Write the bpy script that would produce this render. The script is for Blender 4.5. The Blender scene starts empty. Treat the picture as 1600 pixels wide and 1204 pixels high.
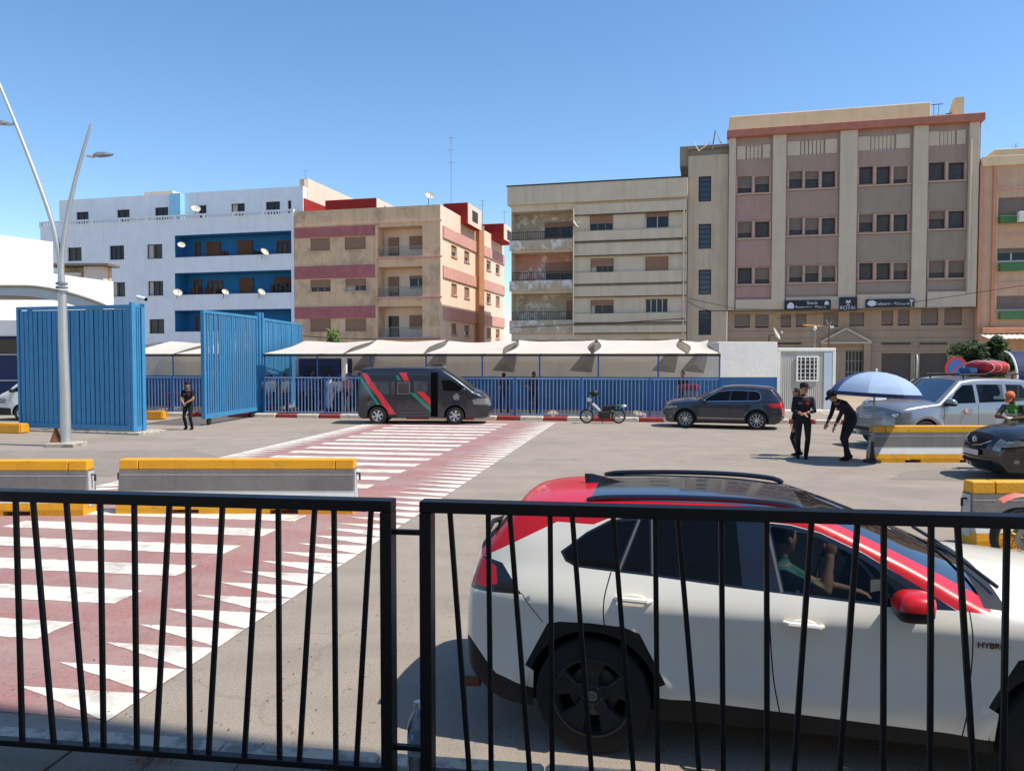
import bpy, bmesh, math, random
import numpy as np
from mathutils import Vector, Matrix
from mathutils.geometry import delaunay_2d_cdt

# ------------------------------------------------------------------ camera, sky, sun, exposure
SC = bpy.context.scene
COL = SC.collection
FPX, CAMH = 1209.0, 2.5                      # focal length in photo pixels (1600 wide), eye height
PITCH = math.atan(44 / FPX)
cam_d = bpy.data.cameras.new('camera'); cam = bpy.data.objects.new('camera', cam_d); COL.objects.link(cam)
cam.location = (0, 0, CAMH); cam.rotation_euler = (math.pi / 2 - PITCH, 0, 0)
cam_d.sensor_fit = 'HORIZONTAL'; cam_d.sensor_width = 36; cam_d.lens = 36 * FPX / 1600
cam_d.clip_start = 0.05; cam_d.clip_end = 3000
SC.camera = cam

SUN_AZ, SUN_EL = math.radians(-13.5), math.radians(58)      # azimuth measured from +X
world = bpy.data.worlds.new('World'); SC.world = world; world.use_nodes = True
wn = world.node_tree; bg = wn.nodes['Background']
sky = wn.nodes.new('ShaderNodeTexSky'); sky.sky_type = 'NISHITA'; sky.sun_disc = False
sky.sun_elevation = SUN_EL; sky.sun_rotation = math.pi / 2 - SUN_AZ
sky.air_density = 1.0; sky.dust_density = 0.2; sky.ozone_density = 3.0; sky.altitude = 0
hs = wn.nodes.new('ShaderNodeHueSaturation'); hs.inputs['Saturation'].default_value = 1.14
wn.links.new(sky.outputs[0], hs.inputs['Color']); wn.links.new(hs.outputs[0], bg.inputs[0]); bg.inputs[1].default_value = 0.142
sun_d = bpy.data.lights.new('sun', 'SUN'); sun_d.energy = 4.1; sun_d.angle = math.radians(0.53); sun_d.color = (1.0, 0.95, 0.87)
sun = bpy.data.objects.new('sun', sun_d); COL.objects.link(sun)
sdir = Vector((math.cos(SUN_AZ) * math.cos(SUN_EL), math.sin(SUN_AZ) * math.cos(SUN_EL), math.sin(SUN_EL)))
sun.rotation_euler = sdir.to_track_quat('Z', 'Y').to_euler()
sun.location = (20, -10, 40)
SC.view_settings.view_transform = 'Standard'; SC.view_settings.look = 'None'
SC.view_settings.exposure = 0.45; SC.view_settings.gamma = 1.0
SC.render.engine = 'CYCLES'
SC.cycles.use_denoising = True
SC.cycles.max_bounces = 8; SC.cycles.transparent_max_bounces = 16
random.seed(7); RNG = np.random.default_rng(5)

# ------------------------------------------------------------------ measuring helpers (photo reading -> metres)
def ray(px, py):
    dx = (px - 800) / FPX; dz = -(py - 602) / FPX
    c, s = math.cos(PITCH), math.sin(PITCH)
    return Vector((dx, c + dz * s, -s + dz * c))
EYE = Vector((0, 0, CAMH))
def G(px, py, z=0.0):
    d = ray(px, py); return EYE + d * ((z - CAMH) / d.z)
def PY(px, py, Y):
    d = ray(px, py); return EYE + d * (Y / d.y)
class Line:
    """vertical plane Y = d0 + t X ; local coordinates s (along, to the right) and z"""
    def __init__(self, d0, t):
        self.d0, self.t = d0, t
        self.dir = Vector((1, t, 0)).normalized(); self.nrm = Vector((-self.dir.y, self.dir.x, 0))  # nrm points away from camera
        self.o = Vector((0, d0, 0)); self.ang = math.atan2(self.dir.y, self.dir.x)
    def sz(self, px, py):
        d = ray(px, py); k = (self.o - EYE).dot(self.nrm) / d.dot(self.nrm)
        P = EYE + d * k; return (P - self.o).dot(self.dir), P.z
    def s(self, px, py=500): return self.sz(px, py)[0]
    def z(self, px, py): return self.sz(px, py)[1]
    def pt(self, s, z=0, off=0): return self.o + self.dir * s + self.nrm * off + Vector((0, 0, z))

# ------------------------------------------------------------------ object helpers
def tag(o, label=None, cat=None, group=None, kind=None):
    if label: o['label'] = label
    if cat: o['category'] = cat
    if group: o['group'] = group
    if kind: o['kind'] = kind
    return o
def empty(name, loc=(0, 0, 0), rz=0.0, label=None, cat=None, group=None, parent=None):
    o = bpy.data.objects.new(name, None); COL.objects.link(o); o.empty_display_size = .2
    o.location = loc; o.rotation_euler = (0, 0, rz)
    if parent: o.parent = parent
    return tag(o, label, cat, group)
def copy_tree(o, parent=None):
    c = o.copy(); COL.objects.link(c)
    if parent: c.parent = parent
    for ch in [k for k in o.children]: copy_tree(ch, c)
    return c
class MB:
    """collects simple shapes and links them as one mesh object"""
    def __init__(self): self.v = []; self.f = []; self.m = []; self.mi = 0
    def add(self, vs, fs, mi=None):
        n = len(self.v); self.v += [tuple(p) for p in vs]
        self.f += [tuple(i + n for i in f) for f in fs]; self.m += [self.mi if mi is None else mi] * len(fs); return self
    def quad(self, a, b, c, d): return self.add([a, b, c, d], [(0, 1, 2, 3)])
    def tri(self, a, b, c): return self.add([a, b, c], [(0, 1, 2)])
    def box(self, x0, x1, y0, y1, z0, z1):
        return self.add([(x0, y0, z0), (x1, y0, z0), (x1, y1, z0), (x0, y1, z0), (x0, y0, z1), (x1, y0, z1), (x1, y1, z1), (x0, y1, z1)],
                        [(0, 3, 2, 1), (4, 5, 6, 7), (0, 1, 5, 4), (1, 2, 6, 5), (2, 3, 7, 6), (3, 0, 4, 7)])
    def obox(self, c, ax, ay, az):
        c, ax, ay, az = map(Vector, (c, ax, ay, az))
        P = [c + sx * ax + sy * ay + sz * az for sz in (-1, 1) for sx, sy in ((-1, -1), (1, -1), (1, 1), (-1, 1))]
        return self.add(P, [(0, 3, 2, 1), (4, 5, 6, 7), (0, 1, 5, 4), (1, 2, 6, 5), (2, 3, 7, 6), (3, 0, 4, 7)])
    def bar(self, p0, p1, w, t=None, up=(0, 0, 1)):
        p0, p1 = Vector(p0), Vector(p1); d = (p1 - p0); L = d.length; d.normalize(); up = Vector(up)
        if abs(d.dot(up)) > .98: up = Vector((0, 1, 0))
        a = d.cross(up).normalized(); b = a.cross(d).normalized(); t = t or w
        return self.obox((p0 + p1) / 2, d * L / 2, a * w / 2, b * t / 2)
    def tube(self, pts, r, n=8, cap=True):
        pts = [Vector(p) for p in pts]; rs = r if isinstance(r, (list, tuple)) else [r] * len(pts)
        rings = []; prev = None
        for i, p in enumerate(pts):
            d = (pts[min(i + 1, len(pts) - 1)] - pts[max(i - 1, 0)]).normalized()
            a = prev - d * prev.dot(d) if prev is not None else d.cross(Vector((0, 0, 1)) if abs(d.z) < .9 else Vector((1, 0, 0)))
            a.normalize(); prev = a; b = d.cross(a)
            rings.append([p + (a * math.cos(2 * math.pi * k / n) + b * math.sin(2 * math.pi * k / n)) * rs[i] for k in range(n)])
        return self.loft(rings, cap)
    def loft(self, rings, cap=True, closed=True):
        n = len(rings[0]); vs = [p for r in rings for p in r]; fs = []
        for i in range(len(rings) - 1):
            for k in range(n if closed else n - 1):
                k2 = (k + 1) % n
                fs.append((i * n + k, i * n + k2, (i + 1) * n + k2, (i + 1) * n + k))
        if cap: fs.append(tuple(range(n))[::-1]); fs.append(tuple((len(rings) - 1) * n + k for k in range(n)))
        return self.add(vs, fs)
    def lathe(self, prof, c=(0, 0, 0), axis='z', n=24, cap=False):
        """prof: (radius, height) list turned about an axis through c"""
        c = Vector(c); rings = []
        for r, h in prof:
            ring = []
            for k in range(n):
                a = 2 * math.pi * k / n; u, w = r * math.cos(a), r * math.sin(a)
                ring.append(c + (Vector((u, w, h)) if axis == 'z' else Vector((h, u, w)) if axis == 'x' else Vector((w, h, u))))
            rings.append(ring)
        return self.loft(rings, cap)
    def ellipsoid(self, c, r, n=12, m=8, M3=None):
        c = Vector(c); rings = []
        for i in range(m + 1):
            t = math.pi * i / m; rr = max(math.sin(t), 1e-3)
            ring = []
            for k in range(n):
                a = 2 * math.pi * k / n
                p = Vector((r[0] * rr * math.cos(a), r[1] * rr * math.sin(a), -r[2] * math.cos(t)))
                ring.append(c + (M3 @ p if M3 else p))
            rings.append(ring)
        return self.loft(rings, True)
    def prism(self, poly, h0, h1, plane='xz'):
        """2-D polygon extruded: plane 'xz' extrudes along y, 'xy' along z"""
        def P(p, h): return (p[0], h, p[1]) if plane == 'xz' else (p[0], p[1], h) if plane == 'xy' else (h, p[0], p[1])
        n = len(poly); vs = [P(p, h0) for p in poly] + [P(p, h1) for p in poly]
        fs = [tuple(range(n)), tuple(range(2 * n - 1, n - 1, -1))] + [(i, i + n, (i + 1) % n + n, (i + 1) % n) for i in range(n)]
        return self.add(vs, fs)
    def build(self, name, mat, parent=None, smooth=False, bevel=0.0, loc=None, rz=None, segs=1, fix=True):
        me = bpy.data.meshes.new(name); me.from_pydata(self.v, [], self.f)
        mats = mat if isinstance(mat, (list, tuple)) else [mat]
        for m in mats: me.materials.append(m)
        if len(mats) > 1: me.polygons.foreach_set('material_index', self.m)
        if fix or bevel:
            bm = bmesh.new(); bm.from_mesh(me)
            if fix: bmesh.ops.recalc_face_normals(bm, faces=bm.faces)
            if bevel:
                bmesh.ops.bevel(bm, geom=[e for e in bm.edges if len(e.link_faces) == 2 and e.calc_face_angle(0) > .5], offset=bevel, segments=segs, affect='EDGES', clamp_overlap=True)
            bm.to_mesh(me); bm.free()
        if smooth: shade(me, smooth)
        o = bpy.data.objects.new(name, me); COL.objects.link(o)
        if parent: o.parent = parent
        if loc is not None: o.location = loc
        if rz is not None: o.rotation_euler = (0, 0, rz)
        return o
def shade(me, ang=True):
    me.polygons.foreach_set('use_smooth', [True] * len(me.polygons))
    if ang is not True: me.set_sharp_from_angle(angle=math.radians(ang))
def link_mesh(name, me, parent=None, loc=None, rot=None):
    o = bpy.data.objects.new(name, me); COL.objects.link(o)
    if parent: o.parent = parent
    if loc is not None: o.location = loc
    if rot is not None: o.rotation_euler = rot
    return o
def text_part(body, size, mat, parent, loc, rot, name='lettering', depth=.01, align='CENTER'):
    cu = bpy.data.curves.new(name, 'FONT'); cu.body = body; cu.size = size; cu.extrude = depth; cu.align_x = align; cu.align_y = 'CENTER'
    t = bpy.data.objects.new('tmp_text', cu); COL.objects.link(t)
    dg = bpy.context.evaluated_depsgraph_get(); me = bpy.data.meshes.new_from_object(t.evaluated_get(dg))
    bpy.data.objects.remove(t); me.materials.clear(); me.materials.append(mat); me.name = name
    return link_mesh(name, me, parent, loc, rot)
# ------------------------------------------------------------------ materials
MT = {}
def srgb(r, g, b):
    return tuple(((c / 255) / 12.92 if c / 255 <= .04045 else ((c / 255 + .055) / 1.055) ** 2.4) for c in (r, g, b))
def M(name, col, rough=.75, metal=0.0, var=.12, scale=2.5, bump=0.0, bscale=30, streak=0.0, spec=.4, coat=0.0, col2=None, fine=0.0, blotch=None, bl_amt=.5, bl_scale=.8, bl_edge=(.52, .6), trans=0.0, spots=0.0, cracks=0.0):
    m = bpy.data.materials.new(name); m.use_nodes = True; nt = m.node_tree; N = nt.nodes; L = nt.links
    b = N['Principled BSDF']; b.inputs['Roughness'].default_value = rough; b.inputs['Metallic'].default_value = metal
    b.inputs['Specular IOR Level'].default_value = spec; b.inputs['Coat Weight'].default_value = coat; b.inputs['Coat Roughness'].default_value = .04
    geo = N.new('ShaderNodeNewGeometry')
    def noise(sc, det=5, vec=None, rgh=.6):
        n = N.new('ShaderNodeTexNoise'); n.inputs['Scale'].default_value = sc; n.inputs['Detail'].default_value = det; n.inputs['Roughness'].default_value = rgh
        L.new(vec or geo.outputs['Position'], n.inputs['Vector']); return n.outputs['Fac']
    def mix(fac, a, c, mode='MIX'):
        x = N.new('ShaderNodeMix'); x.data_type = 'RGBA'; x.blend_type = mode
        if isinstance(fac, float): x.inputs[0].default_value = fac
        else: L.new(fac, x.inputs[0])
        for i, q in ((6, a), (7, c)):
            if isinstance(q, tuple): x.inputs[i].default_value = (*q[:3], 1)
            else: L.new(q, x.inputs[i])
        return x.outputs[2]
    def rng(fac, a, c, lo=0.0, hi=1.0):
        r = N.new('ShaderNodeMapRange'); L.new(fac, r.inputs[0]); r.inputs[1].default_value = a; r.inputs[2].default_value = c
        r.inputs[3].default_value = lo; r.inputs[4].default_value = hi; return r.outputs[0]
    c = tuple(col)
    if name.startswith('plaster_') and name not in ('plaster_white', 'plaster_cream', 'plaster_salmon', 'plaster_blue', 'plaster_ltblue', 'plaster_station') or name in ('stone_tan', 'pent_cream', 'concrete', 'cornice'): c = (c[0] * 1.07, c[1] * .98, c[2] * .83)
    elif not any(k in name for k in ('blue', 'glass', 'car_', 'navy', 'umbrella', 'plaster', 'skin', 'tint', 'jeans', 'uniform', 'stripe', 'sign_', 'water', 'fence_black', 'rim_', 'hair', 'tail', 'red_paint', 'canvas')): c = (c[0] * 1.03, c[1] * .985, c[2] * .89)
    if var > 0:
        hi = col2 or tuple(min(1, k * (1 + var)) for k in c); lo = tuple(k * (1 - var) for k in c)
        out = mix(rng(noise(scale), .3, .7), lo, hi)
        out = mix(rng(noise(scale * .17, 3), .35, .65, 0, var * 1.2), out, tuple(k * .55 for k in c))
    else: out = c
    if fine > 0: out = mix(rng(noise(scale * 40, 2), .35, .65, 0, fine), out, tuple(k * .45 for k in c))
    if blotch: out = mix(rng(noise(bl_scale, 8, rgh=.7), bl_edge[0], bl_edge[1], 0, bl_amt), out, blotch)
    if spots > 0:
        out = mix(rng(noise(11.0, 3), .645, .70, 0, spots), out, tuple(k * .45 for k in c))
        mp2 = N.new('ShaderNodeMapping'); mp2.inputs['Scale'].default_value = (.25, 1.6, 1); mp2.inputs['Rotation'].default_value = (0, 0, .15); L.new(geo.outputs['Position'], mp2.inputs[0])
        out = mix(rng(noise(.8, 7, mp2.outputs[0], .65), .5, .75, 0, spots * .8), out, tuple(k * .60 for k in c))
    if cracks > 0:
        ad = N.new('ShaderNodeVectorMath'); ad.operation = 'MULTIPLY_ADD'; nz = N.new('ShaderNodeTexNoise'); nz.inputs['Scale'].default_value = 1.2; nz.inputs['Detail'].default_value = 5
        L.new(geo.outputs['Position'], nz.inputs['Vector']); L.new(nz.outputs['Color'], ad.inputs[0]); ad.inputs[1].default_value = (.9, .9, .9); L.new(geo.outputs['Position'], ad.inputs[2])
        vo = N.new('ShaderNodeTexVoronoi'); vo.feature = 'DISTANCE_TO_EDGE'; vo.inputs['Scale'].default_value = .22; L.new(ad.outputs[0], vo.inputs['Vector'])
        out = mix(rng(vo.outputs['Distance'], .0015, .005, cracks, 0.0), out, tuple(k * .4 for k in c))
    if streak > 0:
        mp = N.new('ShaderNodeMapping'); mp.inputs['Scale'].default_value = (1.6, 1.6, .09); L.new(geo.outputs['Position'], mp.inputs[0])
        out = mix(rng(noise(1.8, 6, mp.outputs[0], .7), .5, .8, 0, streak), out, tuple(k * .35 for k in c))
    if isinstance(out, tuple): b.inputs['Base Color'].default_value = (*out, 1)
    else: L.new(out, b.inputs['Base Color'])
    if bump > 0:
        bp = N.new('ShaderNodeBump'); bp.inputs['Strength'].default_value = bump; bp.inputs['Distance'].default_value = .02
        L.new(noise(bscale, 4), bp.inputs['Height']); L.new(bp.outputs[0], b.inputs['Normal'])
    if trans > 0:
        tr = N.new('ShaderNodeBsdfTranslucent'); L.new(out, tr.inputs[0]) if not isinstance(out, tuple) else tr.inputs.__getitem__(0).__setattr__('default_value', (*out, 1))
        ms = N.new('ShaderNodeMixShader'); ms.inputs[0].default_value = trans
        L.new(b.outputs[0], ms.inputs[1]); L.new(tr.outputs[0], ms.inputs[2]); L.new(ms.outputs[0], N['Material Output'].inputs[0])
    MT[name] = m; return m
def glass(name, tint, rough=.02, refl=1.0):
    m = bpy.data.materials.new(name); m.use_nodes = True; N = m.node_tree.nodes; L = m.node_tree.links
    N.remove(N['Principled BSDF']); t = N.new('ShaderNodeBsdfTransparent'); t.inputs[0].default_value = (*tint, 1)
    g = N.new('ShaderNodeBsdfGlossy'); g.inputs['Roughness'].default_value = rough; g.inputs[0].default_value = (refl, refl, refl, 1)
    fr = N.new('ShaderNodeFresnel'); fr.inputs[0].default_value = 1.5
    x = N.new('ShaderNodeMixShader'); L.new(fr.outputs[0], x.inputs[0]); L.new(t.outputs[0], x.inputs[1]); L.new(g.outputs[0], x.inputs[2])
    L.new(x.outputs[0], N['Material Output'].inputs[0]); MT[name] = m; return m

# setting
M('asphalt', srgb(163, 153, 144), .9, var=.10, scale=1.3, bump=.6, bscale=90, fine=.4, spec=.2, blotch=srgb(118, 112, 107), bl_amt=.35, bl_scale=.35, bl_edge=(.5, .68), spots=.75, cracks=.22)
M('asphalt_patch', srgb(150, 142, 135), .9, var=.12, scale=1.3, bump=.6, bscale=90, fine=.4, spec=.2, spots=.7)
M('red_paint', srgb(170, 133, 129), .9, var=.10, scale=.7, bump=.5, bscale=90, fine=.4, spec=.15, blotch=srgb(170, 152, 143), bl_amt=.65, bl_scale=1.0, bl_edge=(.42, .68), col2=srgb(176, 124, 114), spots=.5, cracks=.2)
M('white_road_paint', srgb(222, 219, 212), .8, var=.06, scale=2, bump=.3, bscale=90, fine=.2, spec=.2, blotch=srgb(158, 146, 138), bl_amt=.9, bl_scale=2.2, bl_edge=(.50, .70), spots=.5)
M('kerb_red', srgb(160, 62, 58), .8, var=.15, scale=3, blotch=srgb(150, 130, 122), bl_amt=.6, bl_scale=4, bl_edge=(.58, .66), bump=.3)
M('kerb_white', srgb(215, 205, 192), .8, var=.1, scale=3, blotch=srgb(140, 130, 120), bl_amt=.6, bl_scale=3, bl_edge=(.56, .66), bump=.3)
M('sand', srgb(176, 160, 140), .95, var=.1, scale=1.0, bump=.5, bscale=20, fine=.3)
M('terrace', srgb(132, 126, 116), .85, var=.2, scale=2.2, bump=.5, bscale=40, fine=.35, blotch=srgb(140, 138, 136), bl_amt=.5, bl_scale=3, bl_edge=(.6, .72))
M('concrete', srgb(150, 144, 136), .9, var=.12, scale=2, bump=.5, bscale=40, streak=.25, fine=.2)
M('concrete_worn', srgb(190, 184, 172), .9, var=.15, scale=4, bump=.6, bscale=40, fine=.3, blotch=srgb(110, 105, 100), bl_amt=.8, bl_scale=5, bl_edge=(.5, .6))
# plaster
M('plaster_white', srgb(232, 233, 236), .85, var=.05, scale=1.2, streak=.2, bump=.35, bscale=3.5)
M('plaster_blue', srgb(34, 118, 174), .8, var=.1, scale=1.2, streak=.25)
M('plaster_ltblue', srgb(150, 205, 235), .8, var=.05)
M('plaster_tan', srgb(216, 188, 162), .88, var=.09, scale=1.1, streak=.45, bump=.3, bscale=5, blotch=srgb(150, 128, 108), bl_amt=.45, bl_scale=.5)
M('plaster_cream', srgb(234, 210, 186), .88, var=.05, scale=1.1, streak=.2)
M('plaster_pinkband', srgb(170, 106, 114), .88, var=.14, scale=2, streak=.35, blotch=srgb(190, 150, 145), bl_amt=.5, bl_scale=3, bl_edge=(.58, .66))
M('plaster_salmon', srgb(212, 160, 146), .88, var=.08, scale=2, streak=.25)
M('plaster_red', srgb(160, 44, 40), .88, var=.1, scale=2, streak=.2)
M('plaster_brown', srgb(180, 134, 102), .88, var=.1, scale=2, streak=.2)
M('plaster_grey', srgb(204, 194, 180), .88, var=.07, scale=1.1, streak=.38, bump=.3, bscale=5)
M('plaster_peel', srgb(184, 172, 158), .9, var=.12, scale=1.6, streak=.4, bump=.5, bscale=8, blotch=srgb(226, 220, 212), bl_amt=.85, bl_scale=1.3, bl_edge=(.52, .57))
M('plaster_peelpink', srgb(200, 150, 138), .9, var=.12, scale=1.6, streak=.3, blotch=srgb(226, 214, 206), bl_amt=.8, bl_scale=1.1, bl_edge=(.52, .57))
M('plaster_olive', srgb(190, 178, 164), .88, var=.07, scale=1.0, streak=.4, bump=.3, bscale=5)
M('plaster_pilaster', srgb(196, 186, 176), .85, var=.05, scale=1.2, streak=.22)
M('plaster_mauve', srgb(158, 140, 138), .85, var=.06, scale=1.2, streak=.3)
M('plaster_mauve2', srgb(168, 140, 141), .85, var=.06, scale=1.2, streak=.3)
M('plaster_mauve3', srgb(150, 140, 136), .85, var=.06, scale=1.2, streak=.3)
M('plaster_trimpink', srgb(186, 158, 152), .85, var=.08, scale=2)
M('cornice', srgb(174, 116, 104), .85, var=.1, scale=2, streak=.3)
M('stone_tan', srgb(166, 148, 133), .85, var=.1, scale=.8, streak=.25)
M('pent_cream', srgb(226, 206, 176), .88, var=.06, scale=1, streak=.25)
M('plaster_orange', srgb(200, 168, 148), .88, var=.08, scale=1.2, streak=.3)
M('plaster_orange_trim', srgb(206, 148, 122), .88, var=.1, scale=2, streak=.3)
M('plaster_station', srgb(240, 240, 238), .8, var=.03, scale=.8, streak=.1)
M('station_grey', srgb(176, 186, 194), .7, var=.05)
M('navy', srgb(24, 40, 84), .6, var=.1)
M('roofing', srgb(120, 112, 104), .9, var=.15)
M('shade_and_grit', srgb(104, 96, 88), .95, var=.25, scale=3)  # dark tone for the painted shade under ledges and for road grit
M('shutter', srgb(152, 118, 100), .7, var=.1, scale=4)
M('shutter_grey', srgb(126, 112, 106), .7, var=.1, scale=4)
M('wood_brown', srgb(110, 74, 54), .7, var=.2, scale=5)
M('frame_white', srgb(205, 205, 202), .6, var=.05)
M('frame_dark', srgb(60, 52, 50), .6, var=.1)
M('glass_dark', srgb(44, 43, 47), .12, var=.25, scale=1.5, spec=.35)
M('glass_curtain', srgb(74, 66, 64), .25, var=.3, scale=3, spec=.3)
M('glass_blue', srgb(48, 58, 80), .1, var=.2, scale=3, spec=.6)
M('curtain', srgb(190, 184, 176), .8, var=.15, scale=6)
M('rail_metal', srgb(150, 150, 150), .5, metal=.4, var=.1)
M('rail_dark', srgb(52, 50, 52), .6, metal=.3, var=.1)
M('green_paint', srgb(76, 122, 78), .7, var=.15, scale=5)
M('sign_navy', srgb(20, 24, 38), .3, var=.05)
M('sign_white', srgb(215, 215, 222), .5, var=0)
M('garage', srgb(96, 88, 84), .7, var=.1)
M('dish', srgb(206, 200, 192), .5, var=.06, scale=6)
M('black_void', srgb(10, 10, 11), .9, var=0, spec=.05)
# street
M('blue_gate', srgb(64, 136, 178), .5, var=.08, scale=3, streak=.12, spec=.4, blotch=srgb(70, 140, 190), bl_amt=.4, bl_scale=4)
M('blue_gate_shade', srgb(26, 64, 100), .55, var=.1, scale=3)  # rear leaf slats darkened to paint the shade in the gate's gaps
M('blue_fence', srgb(140, 166, 202), .55, var=.1, scale=3)
M('blue_pole', srgb(44, 100, 168), .55, var=.1, scale=3)
M('blue_wall', srgb(48, 96, 146), .75, var=.12, scale=1.5, streak=.2)
M('wall_white', srgb(244, 240, 236), .85, var=.05, scale=1.5, streak=.12, bump=.4, bscale=8)
M('wall_grey', srgb(200, 198, 196), .88, var=.09, scale=1.2, streak=.2, bump=.4, bscale=8)
M('canvas', srgb(244, 230, 212), .8, var=.05, scale=1.2, streak=.08, trans=.35)
M('canvas_grey', srgb(150, 146, 142), .85, var=.08, scale=2, trans=.2)
M('canvas_edge', srgb(90, 86, 84), .8, var=.1)
M('barrier_yellow', srgb(226, 164, 36), .6, var=.08, scale=3, blotch=srgb(150, 120, 70), bl_amt=.5, bl_scale=3.5, bl_edge=(.56, .68), bump=.3, streak=.25, spots=.3)
M('barrier_grey', srgb(122, 121, 122), .8, var=.12, scale=3, streak=.4, bump=.3, spots=.3)
M('barrier_light', srgb(186, 190, 194), .75, var=.06, scale=3, streak=.12, bump=.25)
M('galv', srgb(186, 190, 194), .42, metal=.55, var=.05, scale=3)
M('lamp_grey', srgb(120, 128, 140), .5, var=.05)
M('container', srgb(186, 183, 178), .55, var=.04, scale=2, streak=.2)
M('container_trim', srgb(228, 228, 226), .5, var=.04, scale=2)
M('container_blue', srgb(186, 196, 206), .5, var=.04, scale=2, streak=.12)
M('rust', srgb(120, 78, 56), .85, var=.25, scale=6)
M('white_metal', srgb(228, 228, 226), .4, var=.04)
M('sign_red', srgb(196, 50, 48), .5, var=.05)
M('sign_blue', srgb(60, 96, 150), .5, var=.05)
M('umbrella_light', srgb(156, 176, 202), .7, var=.06, scale=4, trans=.1)
M('umbrella_dark', srgb(72, 94, 136), .7, var=.08, scale=4, trans=.1)
M('umbrella_navy', srgb(34, 42, 84), .7, var=.08, scale=4)
M('chrome', srgb(210, 212, 214), .12, metal=1, var=0)
M('rubber', srgb(46, 45, 45), .85, var=.15, scale=20, spec=.25)
M('black_plastic', srgb(30, 30, 32), .5, var=.1, scale=10, spec=.4)
M('engine_grey', srgb(140, 140, 138), .45, metal=.6, var=.15, scale=20)
M('gold_rim', srgb(206, 150, 50), .4, metal=.5, var=.1)
M('salmon', srgb(226, 132, 108), .4, var=.05, coat=.4)
M('orange_paint', srgb(220, 150, 40), .45, var=.1)
M('red_bag', srgb(176, 46, 58), .7, var=.12, scale=8, bump=.5, bscale=25)
M('leaf', srgb(62, 84, 44), .7, var=.3, scale=6, trans=.25)
M('leaf_light', srgb(110, 136, 66), .7, var=.3, scale=6, trans=.3)
M('bark', srgb(96, 78, 62), .9, var=.2, scale=8)
# cars
def paint(name, col, rough=.25, metal=0.0): return M(name, col, rough, metal, var=.035, scale=2.5, coat=.8, spec=.5)
paint('car_white', srgb(240, 233, 216)); M('car_red', srgb(204, 22, 28), .32, var=.035, scale=2.5, coat=.35, spec=.4); paint('car_gloss_black', srgb(16, 16, 19)); paint('car_roof_black', srgb(40, 42, 46), .18)
paint('car_slate', srgb(42, 48, 58), .3, .3); paint('car_van', srgb(34, 36, 44), .3, .2); paint('car_silver', srgb(138, 141, 144), .34, .55); paint('car_black', srgb(18, 18, 20), .35)
paint('car_lightgrey', srgb(206, 208, 208), .3); paint('stripe_red', srgb(206, 40, 48)); paint('stripe_green', srgb(24, 122, 102))
M('cladding', srgb(34, 33, 34), .6, var=.12, scale=12, bump=.15, bscale=250, spec=.35)
M('seam', srgb(14, 14, 15), .8, var=0)
M('frame_grey', srgb(104, 106, 110), .4, var=.05)
M('tail_red', srgb(196, 18, 24), .2, var=.05, coat=.3)
M('head_lens', srgb(128, 134, 140), .2, metal=.15, var=.35, scale=14, coat=.6)
M('rim_black', srgb(56, 54, 53), .4, metal=.3, var=.1, scale=12)
M('rim_silver', srgb(186, 186, 186), .35, metal=.7, var=.06, scale=12)
M('tint', srgb(13, 13, 14), .07, var=0, spec=.2)
M('glass_van', srgb(68, 74, 82), .15, var=.5, scale=4, spec=.5)
M('interior', srgb(34, 33, 35), .8, var=.1, scale=10)
M('plate', srgb(196, 196, 196), .5, var=.05)
glass('glass_clear', (.36, .39, .39), .03, .35); glass('glass_tint', (.10, .11, .12), .03, .35); glass('bottle_plastic', (.86, .92, .95), .08)
# people
for n_, c_ in dict(skin=(172, 122, 96), skin_light=(206, 160, 130), skin_dark=(120, 82, 62), uniform=(26, 28, 36), trousers=(24, 25, 32), shoe=(18, 17, 18), hair=(24, 19, 18), hivis=(60, 140, 52),
                   cap_orange=(206, 110, 66), teal=(84, 150, 146), jeans=(46, 54, 82), shirt_white=(206, 208, 212), shirt_grey=(110, 112, 122), shirt_blue=(60, 92, 140), shirt_pink=(196, 120, 110), shirt_dark=(40, 42, 50), beige=(206, 190, 160)).items():
    M(n_, srgb(*c_), .75 if 'skin' not in n_ else .55, var=.07, scale=14, spec=.3)
M('reflective', srgb(196, 204, 190), .4, var=.05)
# foreground
M('fence_black', srgb(15, 15, 17), .45, var=.2, scale=14, spec=.38, bump=.12, bscale=120, blotch=srgb(60, 56, 53), bl_amt=.35, bl_scale=9, bl_edge=(.60, .72))
M('water', srgb(196, 206, 216), .1, var=.05)
M('cap_white', srgb(220, 224, 230), .5, var=0)
# ------------------------------------------------------------------ ground, crossing, kerbs, terrace
def sheet(name, poly, z, mat, parent=None, kind='structure', rag=0.0):
    if rag:
        q = []
        for i in range(len(poly)):
            a, b = Vector(poly[i][:2]), Vector(poly[(i + 1) % len(poly)][:2]); n = max(1, int((b - a).length / .09)); t_ = (b - a).orthogonal().normalized() if (b - a).length > 1e-6 else Vector((0, 0))
            q += [tuple(a.lerp(b, j / n) + t_ * (random.gauss(0, rag) if j else 0)) for j in range(n)]
        poly = q
    o = MB().add([(p[0], p[1], z) for p in poly], [tuple(range(len(poly)))]).build(name, mat, parent)
    if parent is None: tag(o, kind=kind)
    return o
ground = sheet('road', [(-1600, -60), (1600, -60), (1600, 2200), (-1600, 2200)], 0, MT['asphalt'])
sheet('sandy_ground', [(9.3, 34.3), (31, 30.6), (33, 46.5), (9.3, 52)], .004, MT['sand'])

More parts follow.
